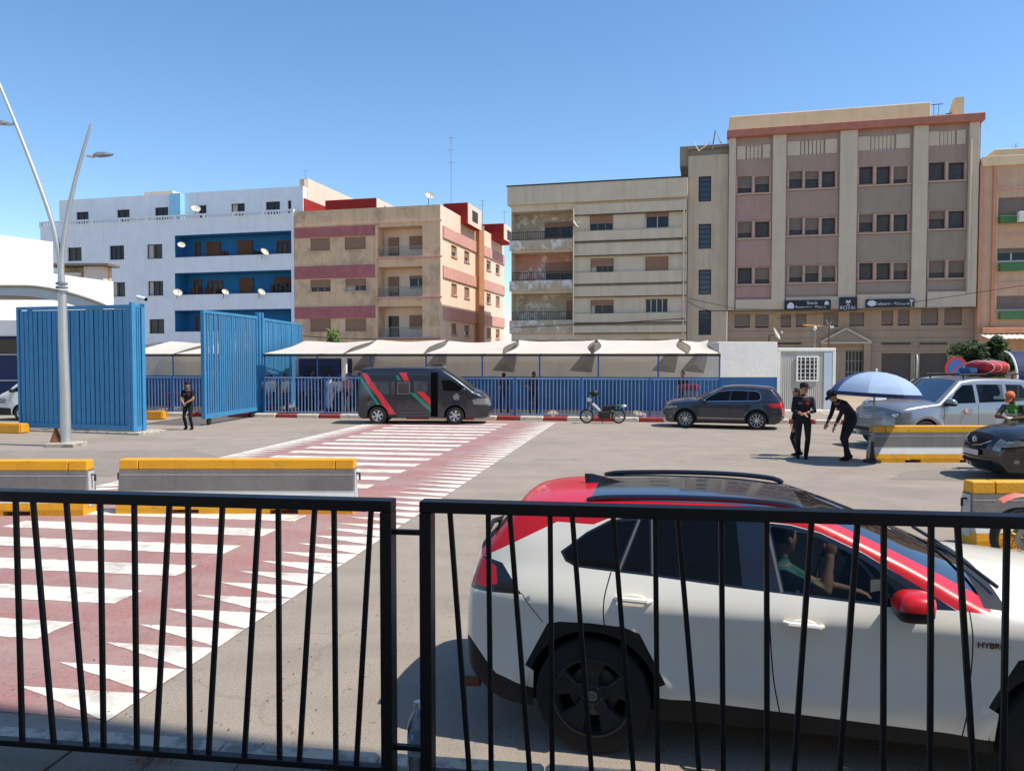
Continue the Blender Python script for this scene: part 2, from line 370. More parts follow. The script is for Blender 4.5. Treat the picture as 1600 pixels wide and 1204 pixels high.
KL = Line(30.55, -.148)                       # kerb / railing line
WL = Line(35.2, -.148)                        # wall behind the shade canopy
CW, TS = 6.95, -.148                          # crossing width, slope of its stripes
def cedge(Y): return -2.77 + .184 * (Y - 5.28)
def cpt(Yr, off):                             # point 'off' metres left of the right edge on the stripe line that meets the edge at Yr
    # X = cedge(Y) - off ; Y = Yr + TS*(X - cedge(Yr))
    x0 = cedge(Yr); X = x0
    for _ in range(6):
        Y = Yr + TS * (X - x0); X = cedge(Y) - off
    return (X, Y)
YE = 29.9
cross = sheet('crossing_paint', [cpt(5.25, 0), cpt(YE, 0), cpt(YE, CW), cpt(5.25, CW)], .004, MT['red_paint'])
k = -1
while True:
    yf = 6.97 + .985 * k
    if yf > YE - .3: break
    sheet('white_stripe', [cpt(yf - .44, 1.72), cpt(yf, 1.72), cpt(yf, CW - 1.1), cpt(yf - .44, CW - 1.1)], .008, MT['white_road_paint'], cross, rag=.008)
    k += 1
n_t = int((YE - 5.3) / .452)
for i in range(n_t):
    y0 = 5.22 + i * .452; jit = random.uniform(-.05, .05); tw_ = .435 if y0 < 11 else .34
    sheet('triangle_mark', [cpt(y0, .0), cpt(y0 + tw_, .0), cpt(y0 + tw_ - .015, 1.08 + jit)], .008, MT['white_road_paint'], cross, rag=.003)
    if y0 > 11: sheet('triangle_mark', [cpt(y0, CW), cpt(y0 + .47, CW - .8 + jit), cpt(y0 + .41, CW)], .008, MT['white_road_paint'], cross)
sheet('edge_line', [cpt(9, CW + .02), cpt(YE, CW + .02), cpt(YE, CW + .14), cpt(9, CW + .14)], .006, MT['white_road_paint'], cross)

ja, jb, jc = G(828, 717.5), G(1000, 719.5), G(1210, 722); sheet('joint_line', [(ja.x, ja.y), (jb.x, jb.y), (jc.x, jc.y), (jc.x, jc.y + .05), (jb.x, jb.y + .05), (ja.x, ja.y + .05)], .004, MT['concrete_worn'], ground)
pq = [G(-40, 742), G(300, 744), G(350, 716), G(300, 703), G(-40, 704)]; sheet('repair_patch', [(p_.x, p_.y) for p_ in pq], .003, MT['asphalt_patch'], ground, rag=.03)
pq = [G(1390, 748), G(1600, 752), G(1640, 728), G(1420, 735)]; sheet('oil_stain', [(p_.x, p_.y) for p_ in pq], .003, MT['asphalt_patch'], ground, rag=.05)
def kerb_run(s0, s1, first_red, name='kerb'):
    e = empty(name, KL.pt(0), KL.ang); tag(e, kind='structure')
    mb = MB().box(0.004, .996 * .93, 0, .26, -.05, .17); base = mb.build('kerb_block', MT['kerb_red'], e, bevel=.03)
    base.location.x = s0; red = first_red; s = s0; i = 0
    while s < s1:
        if i == 0: o = base
        else:
            o = link_mesh('kerb_block', base.data.copy() if False else base.data, e, (s, random.uniform(-.012, .012), random.uniform(-.012, .006)))
        o.material_slots[0].link = 'OBJECT'; o.material_slots[0].material = MT['kerb_red' if red else 'kerb_white']
        red = not red; s += .93; i += 1
    return e
sA = KL.s(430, 652)
kerb_run(sA - .93, 12.6, False)
kerb_run(-17.6, -11.9, True, 'kerb_left')
def slab(name, L, s0, s1, o0, o1, z, mat):
    e = MB().box(s0, s1, o0, o1, -.1, z).build(name, mat, None, loc=L.pt(0), rz=L.ang); return tag(e, kind='structure')
slab('pavement_queue', KL, sA - .93, 12.6, .264, 4.75, .14, MT['concrete'])
slab('pavement_left', KL, -19, -11.9, .264, 4.75, .14, MT['concrete'])

TL = Line(3.04, -.135)                         # terrace fence line
TZ = .75
t_o = TL.pt(0); 
terr = MB().box(-9, 8, -9, .16, -.1, TZ - .04).build('terrace', MT['concrete'], None, loc=t_o, rz=TL.ang); tag(terr, kind='structure')
slab_me = MB().box(0.004, .396, 0.004, .396, TZ - .045, TZ).build('paving_slab', MT['terrace'], terr, bevel=.006)
first = True
for r in range(5):
    for c_ in range(-12, 14):
        loc = (c_ * .4 + (r % 2) * .2, .155 - (r + 1) * .4, random.uniform(-.006, .004))
        if first: slab_me.location = loc; first = False
        else: link_mesh('paving_slab', slab_me.data, terr, loc, (random.uniform(-.006, .006), random.uniform(-.006, .006), 0))
for r in range(5, 20): pass
o = MB().box(-9, 8, .165, 1.3, -.1, .11).build('pavement_near', MT['concrete'], None, loc=t_o, rz=TL.ang); tag(o, kind='structure')
kb = empty('kerb_near', t_o, TL.ang); tag(kb, kind='structure')
km = MB().box(.005, .995, 1.304, 1.47, -.1, .115).build('kerb_block', MT['concrete_worn'], kb, bevel=.02)
for i in range(-8, 8):
    if i == -8: km.location.x = i
    else: link_mesh('kerb_block', km.data, kb, (i, random.uniform(-.01, .01), random.uniform(-.01, .004)))
# unseen roof, wall and column, added to shade the terrace and tone its fill
er = empty('shade_blocker', (0, 0, 0), SUN_AZ, 'tall concrete shelter roof standing over the viewer\'s terrace', 'blocker')  # added unseen blocker that shades the terrace
MB().box(-1.0, 15.5, -5.0, 4.47, 16.0, 16.4).build('roof', MT['concrete'], er)
MB().box(-12, 15.5, -9.4, -9.0, .7, 9).build('wall', MT['plaster_tan'], er)
for x in (14.8,): MB().box(x, x + .6, 2.2, 2.8, 0, 15.99).build('blocker_column', MT['concrete'], er)
# ------------------------------------------------------------------ buildings
SL = Line(57.7, -.25)
def holes_wall(W, H, ops, y0=0.0, depth=.22, z0=0.0, x0=0.0):
    """front wall at y0 with rectangular openings (xa,xb,za,zb[,depth]) and their reveals"""
    mb = MB()
    xs = sorted({x0, W} | {o[0] for o in ops} | {o[1] for o in ops}); zs = sorted({z0, H} | {o[2] for o in ops} | {o[3] for o in ops})
    for i in range(len(xs) - 1):
        for j in range(len(zs) - 1):
            cx, cz = (xs[i] + xs[i + 1]) / 2, (zs[j] + zs[j + 1]) / 2
            if any(o[0] < cx < o[1] and o[2] < cz < o[3] for o in ops): continue
            mb.quad((xs[i], y0, zs[j]), (xs[i + 1], y0, zs[j]), (xs[i + 1], y0, zs[j + 1]), (xs[i], y0, zs[j + 1]))
    for o in ops:
        d = y0 + (o[4] if len(o) > 4 else depth); a, b, c, e = o[:4]
        mb.quad((a, y0, c), (b, y0, c), (b, d, c), (a, d, c)); mb.quad((a, d, e), (b, d, e), (b, y0, e), (a, y0, e))
        mb.quad((a, y0, c), (a, d, c), (a, d, e), (a, y0, e)); mb.quad((b, y0, e), (b, d, e), (b, d, c), (b, y0, c))
    return mb
def window(parent, xa, xb, za, zb, y=.16, frame='frame_white', pane='glass_dark', shut=0.0, shut_m='shutter', mull=1, sill=None, fw=.05, curt=0.0, name='window'):
    mb = MB(); w = fw
    mb.box(xa, xa + w, y - .03, y + .05, za, zb).box(xb - w, xb, y - .03, y + .05, za, zb).box(xa + w, xb - w, y - .03, y + .05, za, za + w).box(xa + w, xb - w, y - .03, y + .05, zb - w, zb)
    for i in range(mull):
        c = xa + (xb - xa) * (i + 1) / (mull + 1); mb.box(c - w / 2, c + w / 2, y - .025, y + .045, za + w, zb - w)
    f = mb.build(name, MT[frame], parent, fix=False)
    MB().quad((xa, y + .02, za), (xb, y + .02, za), (xb, y + .02, zb), (xa, y + .02, zb)).build('pane', MT[pane], f, fix=False)
    if shut > 0:
        zc = zb - (zb - za) * shut; s = MB(); n = max(3, int((zb - zc) / .13)); h = (zb - zc) / n
        for i in range(n): s.box(xa + .01, xb - .01, y - .085, y - .045, zc + i * h, zc + (i + .88) * h)
        s.box(xa + .01, xb - .01, y - .05, y - .04, zc, zb)
        s.build('shutter', MT[shut_m], f, fix=False)
    if curt > 0:
        MB().quad((xa + w, y + .012, za + w), (xa + w + (xb - xa) * curt, y + .012, za + w), (xa + w + (xb - xa) * curt, y + .012, zb - w), (xa + w, y + .012, zb - w)).build('curtain', MT['curtain'], f, fix=False)
    if sill: MB().box(xa - .08, xb + .08, -.07, y - .035, za - .09, za).build('sill', MT[sill], f, fix=False)
    return f
def railing(parent, xa, xb, z0, z1, y, mat='rail_metal', step=.14, name='railing', r=.012):
    mb = MB().box(xa, xb, y - .02, y + .02, z1 - .04, z1).box(xa, xb, y - .015, y + .015, z0, z0 + .03)
    x = xa + step / 2
    while x < xb: mb.box(x - r, x + r, y - r, y + r, z0 + .03, z1 - .04); x += step
    return mb.build(name, MT[mat], parent, fix=False)
def shell(parent, W, H, D, mat, z0=0, y0=0.0, roof_mat='roofing', names=('side_wall', 'roof')):
    MB().quad((0, y0, z0), (0, D, z0), (0, D, H), (0, y0, H)).quad((W, D, z0), (W, y0, z0), (W, y0, H), (W, D, H)).quad((W, D, z0), (0, D, z0), (0, D, H), (W, D, H)).build(names[0], MT[mat], parent, fix=False)
    MB().quad((0, y0, H - .3), (W, y0, H - .3), (W, D, H - .3), (0, D, H - .3)).build(names[1], MT[roof_mat], parent, fix=False)
def on(px0, py0, px1, py1, s0):
    """photo rectangle -> local (xa,xb,za,zb) on the street line"""
    a, za = SL.sz(px0, (py0 + py1) / 2); b, _ = SL.sz(px1, (py0 + py1) / 2); m = (px0 + px1) / 2
    return a - s0, b - s0, SL.z(m, py1), SL.z(m, py0)
def bld(name, px_left, label, cat='building'):
    s0 = SL.s(px_left); return empty(name, SL.pt(s0), SL.ang, label, cat), s0

# --- white building with blue loggias
wb, s0 = bld('apartment_building', 66, 'white apartment block with blue recessed balconies on three floors')
W = SL.s(460.5) - s0; Hm = SL.z(263, 346)
wins = [on(*r, s0) for r in [(105.6, 386.5, 127.5, 408), (171, 383.5, 194, 406), (229.5, 381.5, 253.5, 404.5), (105, 445, 127.5, 467), (173, 441, 195.5, 463.5), (231, 439, 255, 462), (233, 498.5, 256.5, 521), (172, 500, 195, 523)]]
logs = []
for (yt, yb) in ((364, 399.3), (424, 459), (483.5, 517.5)):
    a, _ = SL.sz(273.6, yb); b, _ = SL.sz(455.5, yb); logs.append((a - s0, b - s0, SL.z(364, yb), SL.z(364, yt), 1.5))
holes_wall(W, Hm, wins + logs).build('wall', MT['plaster_white'], wb, fix=False)
shell(wb, W, Hm + .3, 13, 'plaster_cream')
for i, (a, b, c, d) in enumerate(wins):
    window(wb, a, b, c, d, pane='glass_dark' if i % 2 else 'glass_curtain', frame='frame_dark', mull=1 + i % 2, fw=.06, curt=.3 if i in (2, 4, 5) else 0, sill='plaster_white')
door_px = [[(291, 300, .95), (309, 332, .95), (359, 383, .9), (421, 446, .85)], [(288, 301, .9), (310, 335, .85), (361, 384, .9), (416, 452, .9)], [(291, 304, .9), (311, 322, .85)]]
for li, (a, b, c, d, dp) in enumerate(logs):
    MB().quad((a, dp, c - .02), (b, dp, c - .02), (b, dp, d + .02), (a, dp, d + .02)).build('loggia_wall', MT['plaster_blue'], wb, fix=False)
    MB().box(a, b, .03, dp - .002, c - .001, c + .03).build('loggia_floor', MT['concrete'], wb, fix=False)
    MB().box(a + .002, b - .002, .004, dp - .004, d - .03, d - .002).build('loggia_ceiling', MT['plaster_blue'], wb, fix=False)
    for sx in (a, b):
        MB().box(sx - .0 if sx == a else sx - .012, sx + .012 if sx == a else sx, .005, dp - .004, c + .03, d - .03).build('loggia_side', MT['plaster_blue'], wb, fix=False)
    for (p0, p1, hf) in door_px[li]:
        xa, xb = SL.s(p0) - s0 - .15, SL.s(p1) - s0 - .15; zt = c + (d - c) * (.78 if hf > .88 else .70)
        dr = window(wb, xa, xb, c - .2, zt, y=dp - .06, frame='wood_brown', pane='glass_curtain' if hf > .86 else 'glass_dark', mull=2 if p1 - p0 > 15 else 0, fw=.09, name='balcony_door')
        if hf > .86 and p1 - p0 > 15: MB().box(xa + .1, xb - .1, dp - .1, dp - .075, c, zt - .1).build('shutter', MT['wood_brown'], dr, fix=False)
    MB().box(a + .01, b - .01, .045, .07, c + .26, c + .29).build('handrail', MT['rail_dark'], wb, fix=False)
# clutter on the balconies
for (px, pyb, wpx, hpx, m) in [(398, 398, 20, 11, 'frame_dark'), (344, 398, 12, 9, 'wood_brown'), (433, 456, 36, 17, 'frame_dark'), (297, 459, 14, 15, 'wood_brown'), (318, 458, 10, 13, 'rust')]:
    x = SL.s(px) - s0; z = SL.z(px, pyb); w = wpx * .026; h = hpx * .05
    mb = MB()
    for q in range(5): mb.box(x - w + q * w * .42, x - w + q * w * .42 + w * .3, .5 + .1 * (q % 2), .9, z + .05, z + h * random.uniform(.6, 1))
    o = mb.build('balcony_clutter', MT[m], None, bevel=.03); o.matrix_world = wb.matrix_basis @ Matrix.Identity(4)
    tag(o, {398: 'dark stacked boxes on the top blue balcony', 344: 'brown low box by the top balcony shutter', 433: 'dark heap of goods at the right end of the middle blue balcony', 297: 'brown goods at the left end of the middle blue balcony', 318: 'rusty boxes beside the brown door on the middle blue balcony'}[px], 'boxes')
# terrace balustrade and set-back top floor
zt = SL.z(263, 336.5); zb = Hm
mb = MB().box(-.06, W, -.06, .18, zt - .12, zt).box(-.06, W, -.06, .18, zb - .02, zb + .15)
bw = (W) / 9
for i in range(10): mb.box(i * bw - .12 if i else -.06, i * bw + .12 if i < 9 else W, -.05, .17, zb + .15, zt - .12)
mb.build('balustrade', MT['plaster_white'], wb, fix=False)
bal = MB().box(-.045, .045, 0, .09, zb + .15, zt - .12).build('baluster', MT['plaster_white'], wb, fix=False)
xs = [x for x in np.arange(.3, W - .2, .26) if min(abs(x - i * bw) for i in range(10)) > .2]
for i, x in enumerate(xs):
    if i == 0: bal.location.x = x
    else: link_mesh('baluster', bal.data, wb, (x, 0, 0))
SB = 1.5
def onb(px, py):  # on the set-back plane
    L2 = Line(57.7 + SB * math.sqrt(1 + .0625), -.25); s, z = L2.sz(px, py); o2 = (L2.o - SL.o).dot(SL.dir); return s + o2 - s0, z
xl = onb(93, 340)[0]; Ht = (onb(93, 312)[1] + onb(455, 293)[1]) / 2
tw = []
for (p0, q0, p1, q1) in [(119, 331.5, 138.5, 343), (182.5, 328, 202.5, 342), (242, 324.5, 263, 340), (310, 321, 322.5, 336), (361, 318.5, 382.5, 333), (415, 315.5, 437.5, 330), (449.5, 313.5, 455, 328)]:
    a, z1 = onb(p0, q0); b, z2 = onb(p1, q1); tw.append((a, b, z2 - .5, z1))
mb = holes_wall(W, Ht, tw, y0=SB, z0=Hm - .3, x0=xl); mb.build('top_floor_wall', MT['plaster_white'], wb, fix=False)
mb = MB().quad((xl, SB, Hm - .3), (xl, 13, Hm - .3), (xl, 13, Ht), (xl, SB, Ht)).quad((W, SB, Hm - .3), (W, 13, Hm - .3), (W, 13, Ht), (W, SB, Ht)).quad((xl, SB, Ht - .25), (W, SB, Ht - .25), (W, 13, Ht - .25), (xl, 13, Ht - .25))
mb.build('top_floor_roof', MT['plaster_white'], wb, fix=False)
for i, (a, b, c, d) in enumerate(tw): window(wb, a, b, c, d, y=SB + .15, frame='frame_dark', mull=1, fw=.06, curt=.35 if i == 4 else 0)
a, _ = onb(272, 330); b, _ = onb(289, 330)
MB().box(a, b, .9, SB - .01, Hm, Ht - .12).build('partition', MT['plaster_ltblue'], wb)
a, z1 = onb(194, 297.5); b, z2 = onb(224, 304)
MB().box(a, b + 1, 4, 7, Ht - .25, z1 + .35).build('stair_hut', MT['plaster_grey'], wb)
# tall party wall at its right end
zt = SL.z(457, 272); xa = SL.s(452.5) - s0
MB().box(xa, W - .02, SB + .3, 2.2, Ht - .3, zt).build('party_wall_end', MT['plaster_grey'], wb)
MB().box(W - .5, W + .04, 2.2, 20, 8, zt + .15).build('party_wall', MT['plaster_cream'], wb)
MB().box(W - .1, W + .06, 1.6, 9, 8, SL.z(463, 303)).build('party_wall_base', MT['plaster_red'], wb)

# --- tan building with mauve bands and sunlit flank
tb, s0 = bld('apartment_building', 461, 'tan four storey block with mauve bands and a sunlit pink flank'); W = SL.s(688.5) - s0; H = SL.z(575, 325); D1 = 9.2
wins = [on(*r, s0) for r in [(485, 372, 515.5, 392), (538.6, 370, 571.3, 390), (485, 436.7, 516.5, 456), (539.5, 435, 572, 454.5), (485, 498, 517, 518), (539.5, 497.5, 572, 517.5), (485, 556, 517, 580), (540, 556, 572, 580)]]
logs = [on(590.6, a, 660, b, s0) + (1.3,) for a, b in ((353.5, 400), (416.5, 463), (478.5, 527))]
holes_wall(W, H, wins + logs).build('wall', MT['plaster_tan'], tb, fix=False)
for i, (a, b, c, d) in enumerate(wins): window(tb, a, b, c, d, frame='plaster_salmon', shut=[1, 1, .62, .58, 1, 1, 1, 1][i], mull=2 if i in (2, 3) else 1, sill='plaster_tan', curt=.4 if i == 3 else 0)
for li, (a, b, c, d, dp) in enumerate(logs):
    MB().quad((a, dp, c - .02), (b, dp, c - .02), (b, dp, d + .02), (a, dp, d + .02)).build('loggia_wall', MT['plaster_cream'], tb, fix=False)
    w_ = b - a
    window(tb, a + w_ * .1, a + w_ * .33, c + .02, c + (d - c) * .72, y=dp - .05, frame='wood_brown', shut=.75 if li < 2 else 0, mull=0, name='balcony_door')
    window(tb, a + w_ * .58, b - .06, c + (d - c) * .3, c + (d - c) * .74, y=dp - .05, frame='frame_white', shut=1 if li != 1 else .25, mull=1)
    railing(tb, a + .01, b - .01, c + .02, c + (d - c) * .33, .06, 'rail_metal')
mb = MB()
for (y0, y1) in ((354, 370), (415, 434.5), (479, 497)):
    a, b, c, d = on(461, y0, 589, y1, s0); MB().box(a, b, -.10, -.003, c, d).build('mauve_band', MT['plaster_pinkband'], tb, bevel=.015)
for (y0, y1) in ((401, 403.5), (463.5, 466), (527.5, 530)):
    a, b, c, d = on(589.5, y0, 690, y1, s0); MB().box(a, b + .05, -.14, -.003, c, d).build('ledge', MT['plaster_salmon'], tb)
a, b, c, d = on(587.5, 352, 590.3, 535, s0); MB().box(a, b, -.12, -.004, 2, d).build('pilaster', MT['plaster_tan'], tb)
a, b, c, d = on(461, 348, 690, 351, s0); MB().box(a, b, -.08, -.002, c, d).build('ledge', MT['plaster_tan'], tb)
# flank (local plane x = W), two blocks deep
def flank(y0, y1, xw, Ht, wy, mats):
    zs = [(c, d) for (_, _, c, d) in (on(630, 376, 660, 394, s0), on(630, 438, 660, 456, s0), on(630, 503, 660, 521, s0))]
    ops = [(ya, yb, c, d) for (ya, yb) in wy for (c, d) in zs]
    mb = holes_wall(y1, Ht, ops, x0=y0); mb.v = [(xw - p[1], p[0], p[2]) for p in mb.v]; mb.build('flank_wall', MT[mats[0]], tb, fix=False)
    for (ya, yb, c, d) in ops:
        f = MB().box(xw - .2, xw - .14, ya, ya + .05, c, d).box(xw - .2, xw - .14, yb - .05, yb, c, d).box(xw - .2, xw - .14, ya + .05, yb - .05, c, c + .05).box(xw - .2, xw - .14, ya + .05, yb - .05, d - .05, d).build('window', MT['frame_white'], tb, fix=False)
        MB().box(xw - .19, xw - .17, ya + .05, yb - .05, c + .05, d - .05).build('pane', MT['glass_dark'], f, fix=False)
        hh = (d - c) * random.choice((.35, .6, .9)); MB().box(xw - .13, xw - .1, ya + .01, yb - .01, d - hh, d - .01).build('shutter', MT['shutter'], f, fix=False)
        MB().box(xw + .002, xw + .08, ya - .08, yb + .08, c - .1, c).build('sill', MT['plaster_salmon'], f, fix=False)
    for (c, d) in zs: MB().box(xw + .003, xw + .11, y0 + .5, y1 - .02, d + .22, d + 1.15).build('flank_band', MT[mats[1]], tb, bevel=.015)
flank(0, D1, W, H, [(2.6, 4.0), (6.0, 7.4)], ('plaster_cream', 'plaster_salmon'))
MB().quad((0, 0, H - .3), (W, 0, H - .3), (W, D1, H - .3), (0, D1, H - .3)).quad((0, D1, 0), (W, D1, 0), (W, D1, H), (0, D1, H)).quad((0, 0, H - .9), (0, D1, H - .9), (0, D1, H), (0, 0, H)).build('roof', MT['roofing'], tb, fix=False)
MB().box(W - 1.4, W + .35, D1 + .01, D1 + 1.6, 0, H + .1).build('pier', MT['plaster_brown'], tb)
flank(D1 + 1.62, D1 + 9.5, W + .1, H - .1, [(D1 + 3.2, D1 + 4.6), (D1 + 6.4, D1 + 7.8)], ('plaster_cream', 'plaster_salmon'))
MB().quad((W - 8, D1 + 1.62, H - .5), (W + .1, D1 + 1.62, H - .5), (W + .1, D1 + 9.5, H - .5), (W - 8, D1 + 9.5, H - .5)).build('rear_roof', MT['roofing'], tb, fix=False)
# red huts on the roof
def hut(px0, px1, pyt, y0, y1, name='roof_hut'):
    L2 = Line(57.7 + y0 * math.sqrt(1.0625), -.25); o2 = (L2.o - SL.o).dot(SL.dir)
    a, b = L2.s(px0) + o2 - s0, L2.s(px1) + o2 - s0; z = L2.z((px0 + px1) / 2, pyt)
    h = MB().box(a, b, y0, y1, H - .6, z).build(name, MT['plaster_red'], tb, bevel=.03)
    MB().box(b + .004, b + .03, y0 + .03, y1 - .03, H - .6, z - .02).build('cream_side', MT['plaster_cream'], h)
    MB().box(b + .034, b + .05, y0 + (y1 - y0) * .3, y0 + (y1 - y0) * .7, z - 1.3, z - .4).build('opening', MT['frame_dark'], h)
hut(509.5, 589, 311, 3, 8); hut(693, 731, 317, 5, 9); hut(752, 787, 349.5, 14, 18)

# --- grey banded building
gb, s0 = bld('apartment_building', 799, 'grey beige banded block with peeling balconies at its left end'); W = SL.s(1072.5) - s0; H = SL.z(935, 285.5); Hp = SL.z(935, 315)
def oz(px, py, sc=3.345, ox=780, oy=200): return (px / sc + ox, py / sc + oy)
def onz(x0, y0, x1, y1): a, b = oz(x0, y0), oz(x1, y1); return on(a[0], a[1], b[0], b[1], s0)
wz = [(473, 455, 595, 535), (765, 440, 888, 522), (477, 680, 598, 757), (763, 670, 885, 750), (477, 897, 598, 975), (763, 890, 882, 965)]
wins = [onz(*r) for r in wz]
lz = [(85, 432, 387, 583), (85, 648, 387, 795), (85, 862, 387, 1003)]
logs = [onz(*r) + (1.4,) for r in lz]; logs = [(.02,) + l[1:] for l in logs]
holes_wall(W, Hp, wins + [l for l in logs]).build('wall', MT['plaster_grey'], gb, fix=False)
shell(gb, W, Hp, 14, 'plaster_grey')
MB().box(-.25, W + .02, -.28, 14, Hp, H).build('parapet', MT['plaster_grey'], gb, bevel=.02)
MB().box(-.3, W + .05, -.33, .3, H, H + .08).build('coping', MT['frame_dark'], gb)
for i, (a, b, c, d) in enumerate(wins): window(gb, a, b, c, d, frame='frame_white' if i % 2 else 'shutter', shut=[.55, .28, .55, .98, .38, .02][i], shut_m='shutter', mull=[2, 1, 3, 1, 1, 3][i], curt=[0, 0, .2, 0, .15, 0][i], pane='glass_dark')
for li, (a, b, c, d, dp) in enumerate(logs):
    pm = ('plaster_peel', 'plaster_peelpink', 'plaster_peel')[li]; w_ = b - a
    MB().quad((a, dp, c - .02), (b, dp, c - .02), (b, dp, d + .02), (a, dp, d + .02)).build('loggia_wall', MT[pm], gb, fix=False)
    pr = [(.48, .99, .15, .7), (.5, .99, .02, .7), (.84, .99, .02, .75)][li]
    window(gb, a + w_ * pr[0], a + w_ * pr[1], c + (d - c) * pr[2], c + (d - c) * pr[3], y=dp - .05, frame='shutter', shut=[.35, .6, 1][li], mull=1, name='balcony_door')
    railing(gb, a, b - .01, c + .05, c + .62, .05, 'rail_dark', .16)
    zlow = logs[li + 1][3] if li < 2 else onz(85, 1085, 387, 1086)[3]
    MB().box(-.12, b, -.16, -.003, zlow + .15, c - .02).build('balcony_front', MT['plaster_peel'], gb, bevel=.03)
for y0, y1, dp in ((405, 460, .10), (548, 600, .12), (612, 676, .10), (765, 826, .12), (838, 893, .10), (982, 1030, .12), (1046, 1085, .16)):
    a, b, c, d = onz(391, y0 - 14, 978, y1 - 16); dp *= 2.2; MB().box(a, b, -dp, -.003, c, d).build('band', MT['plaster_grey'], gb, bevel=.012); MB().box(a + .01, b - .01, -dp - .004, -.004, c - .07, c - .004).build('ledge_shade', MT['shade_and_grit'], gb, fix=False)  # dark strip under each band paints the ledge's shade
for (x0, x1) in ((391, 470), (600, 760), (892, 978)):
    for (y0, y1) in ((452, 530), (672, 752), (886, 966)):
        a, b, c, d = onz(x0, y0, x1, y1); MB().box(a + .05, b - .05, -.035, -.003, c, d).build('panel', MT['plaster_grey'], gb, fix=False)
for (xp, y0, y1) in ((964, 425, 1080), (392, 425, 1085)):
    a, b, c, d = onz(xp, y0, xp + 4, y1); MB().tube([(a, -.34, c), (a, -.34, d)], .05, 8).build('drain_pipe', MT['plaster_grey'], gb, smooth=40)
zs_ = onz(391, 1085, 978, 1088)[3]
for i in range(9):
    x = W * (i + .1) / 9.2; MB().box(x, x + .35, -.03, -.004, .0, zs_ - .25).build('shop_pier', MT['plaster_brown'], gb)
    MB().box(x + .37, x + W / 9.2 - .04, -.02, -.005, 0, zs_ - .3).build('shop_front', MT['wood_brown'], gb, fix=False)
e2 = onz(215, 275, 282, 292); 
# stair tower between the grey block and the mauve block
st, s0 = bld('stair_tower', 1073.5, 'narrow olive stair tower with four tall dark windows', 'building'); W = SL.s(1136) - s0; H = SL.z(1100, 224)
wins = [on(*r, s0) for r in [(1091.5, 273.8, 1111.2, 313.6), (1091.5, 348.6, 1111.2, 387.7), (1091.5, 420.3, 1111.2, 459.5), (1091.5, 484, 1111.2, 523)]]
zc = SL.z(1100, 241)
holes_wall(W, zc, wins, y0=.3).build('wall', MT['plaster_olive'], st, fix=False); shell(st, W, H, 12, 'plaster_grey', y0=.3)
MB().box(-.6, W, .5, 10, zc - .6, H).build('parapet', MT['concrete'], st)
for a, b, c, d in wins: window(st, a, b, c, d, y=.45, frame='frame_dark', pane='glass_blue', mull=0, fw=.08)
for a, b, c, d in wins:
    mb = MB()
    for q in range(1, 5): mb.box(a, b, .43, .47, c + (d - c) * q / 5 - .03, c + (d - c) * q / 5 + .03)
    mb.build('glazing_bar', MT['frame_dark'], st, fix=False)
MB().box(-2.6, -.62, 4, 9, 8, SL.z(1055, 259)).build('rear_hut', MT['plaster_brown'], st)

# --- mauve pilastered building with the black shop signs
rb, s0 = bld('apartment_building', 1136.6, 'tall mauve and grey pilastered block with black shop signs'); W = SL.s(1527.4) - s0; H = SL.z(1330, 203.5)
def o4(x0, y0, x1, y1): return on(x0 / 2.866 + 1100, y0 / 2.866 + 140, x1 / 2.866 + 1100, y1 / 2.866 + 140, s0)
zb_ = o4(600, 978, 700, 979)[2]
bays = [((152, 213), (230, 292)), ((383, 440), (455, 513), (530, 588)), ((697, 757), (775, 835), (852, 912)), ((1010, 1080), (1098, 1168))]
bx = [(140, 305), (365, 605), (683, 932), (998, 1180)]
rows = [[(387, 460), (590, 661), (797, 868)], [(364, 439), (574, 648), (788, 860)], [(343, 421), (558, 635), (776, 850)], [(324, 403), (542, 620), (765, 841)]]
wins = []
for bi, bay in enumerate(bays):
    for (x0, x1) in bay:
        for (y0, y1) in rows[bi]: wins.append(o4(x0, y0, x1, y1) + (.3,))
scr = [o4(190, 248, 260, 308) + (.5,), o4(435, 225, 540, 288) + (.5,), o4(750, 203, 858, 266) + (.5,), o4(1060, 182, 1130, 246) + (.5,)]
wy = .14
holes_wall(W, H, wins + scr, y0=wy, z0=zb_).build('wall', MT['plaster_mauve'], rb, fix=False)
for i, (a, b, c, d, _) in enumerate(wins):
    window(rb, a, b, c, d, y=wy + .2, frame='frame_dark', pane='glass_curtain', mull=0, fw=.07, shut=random.choice((0, 0, .45, .7)), shut_m='shutter_grey')
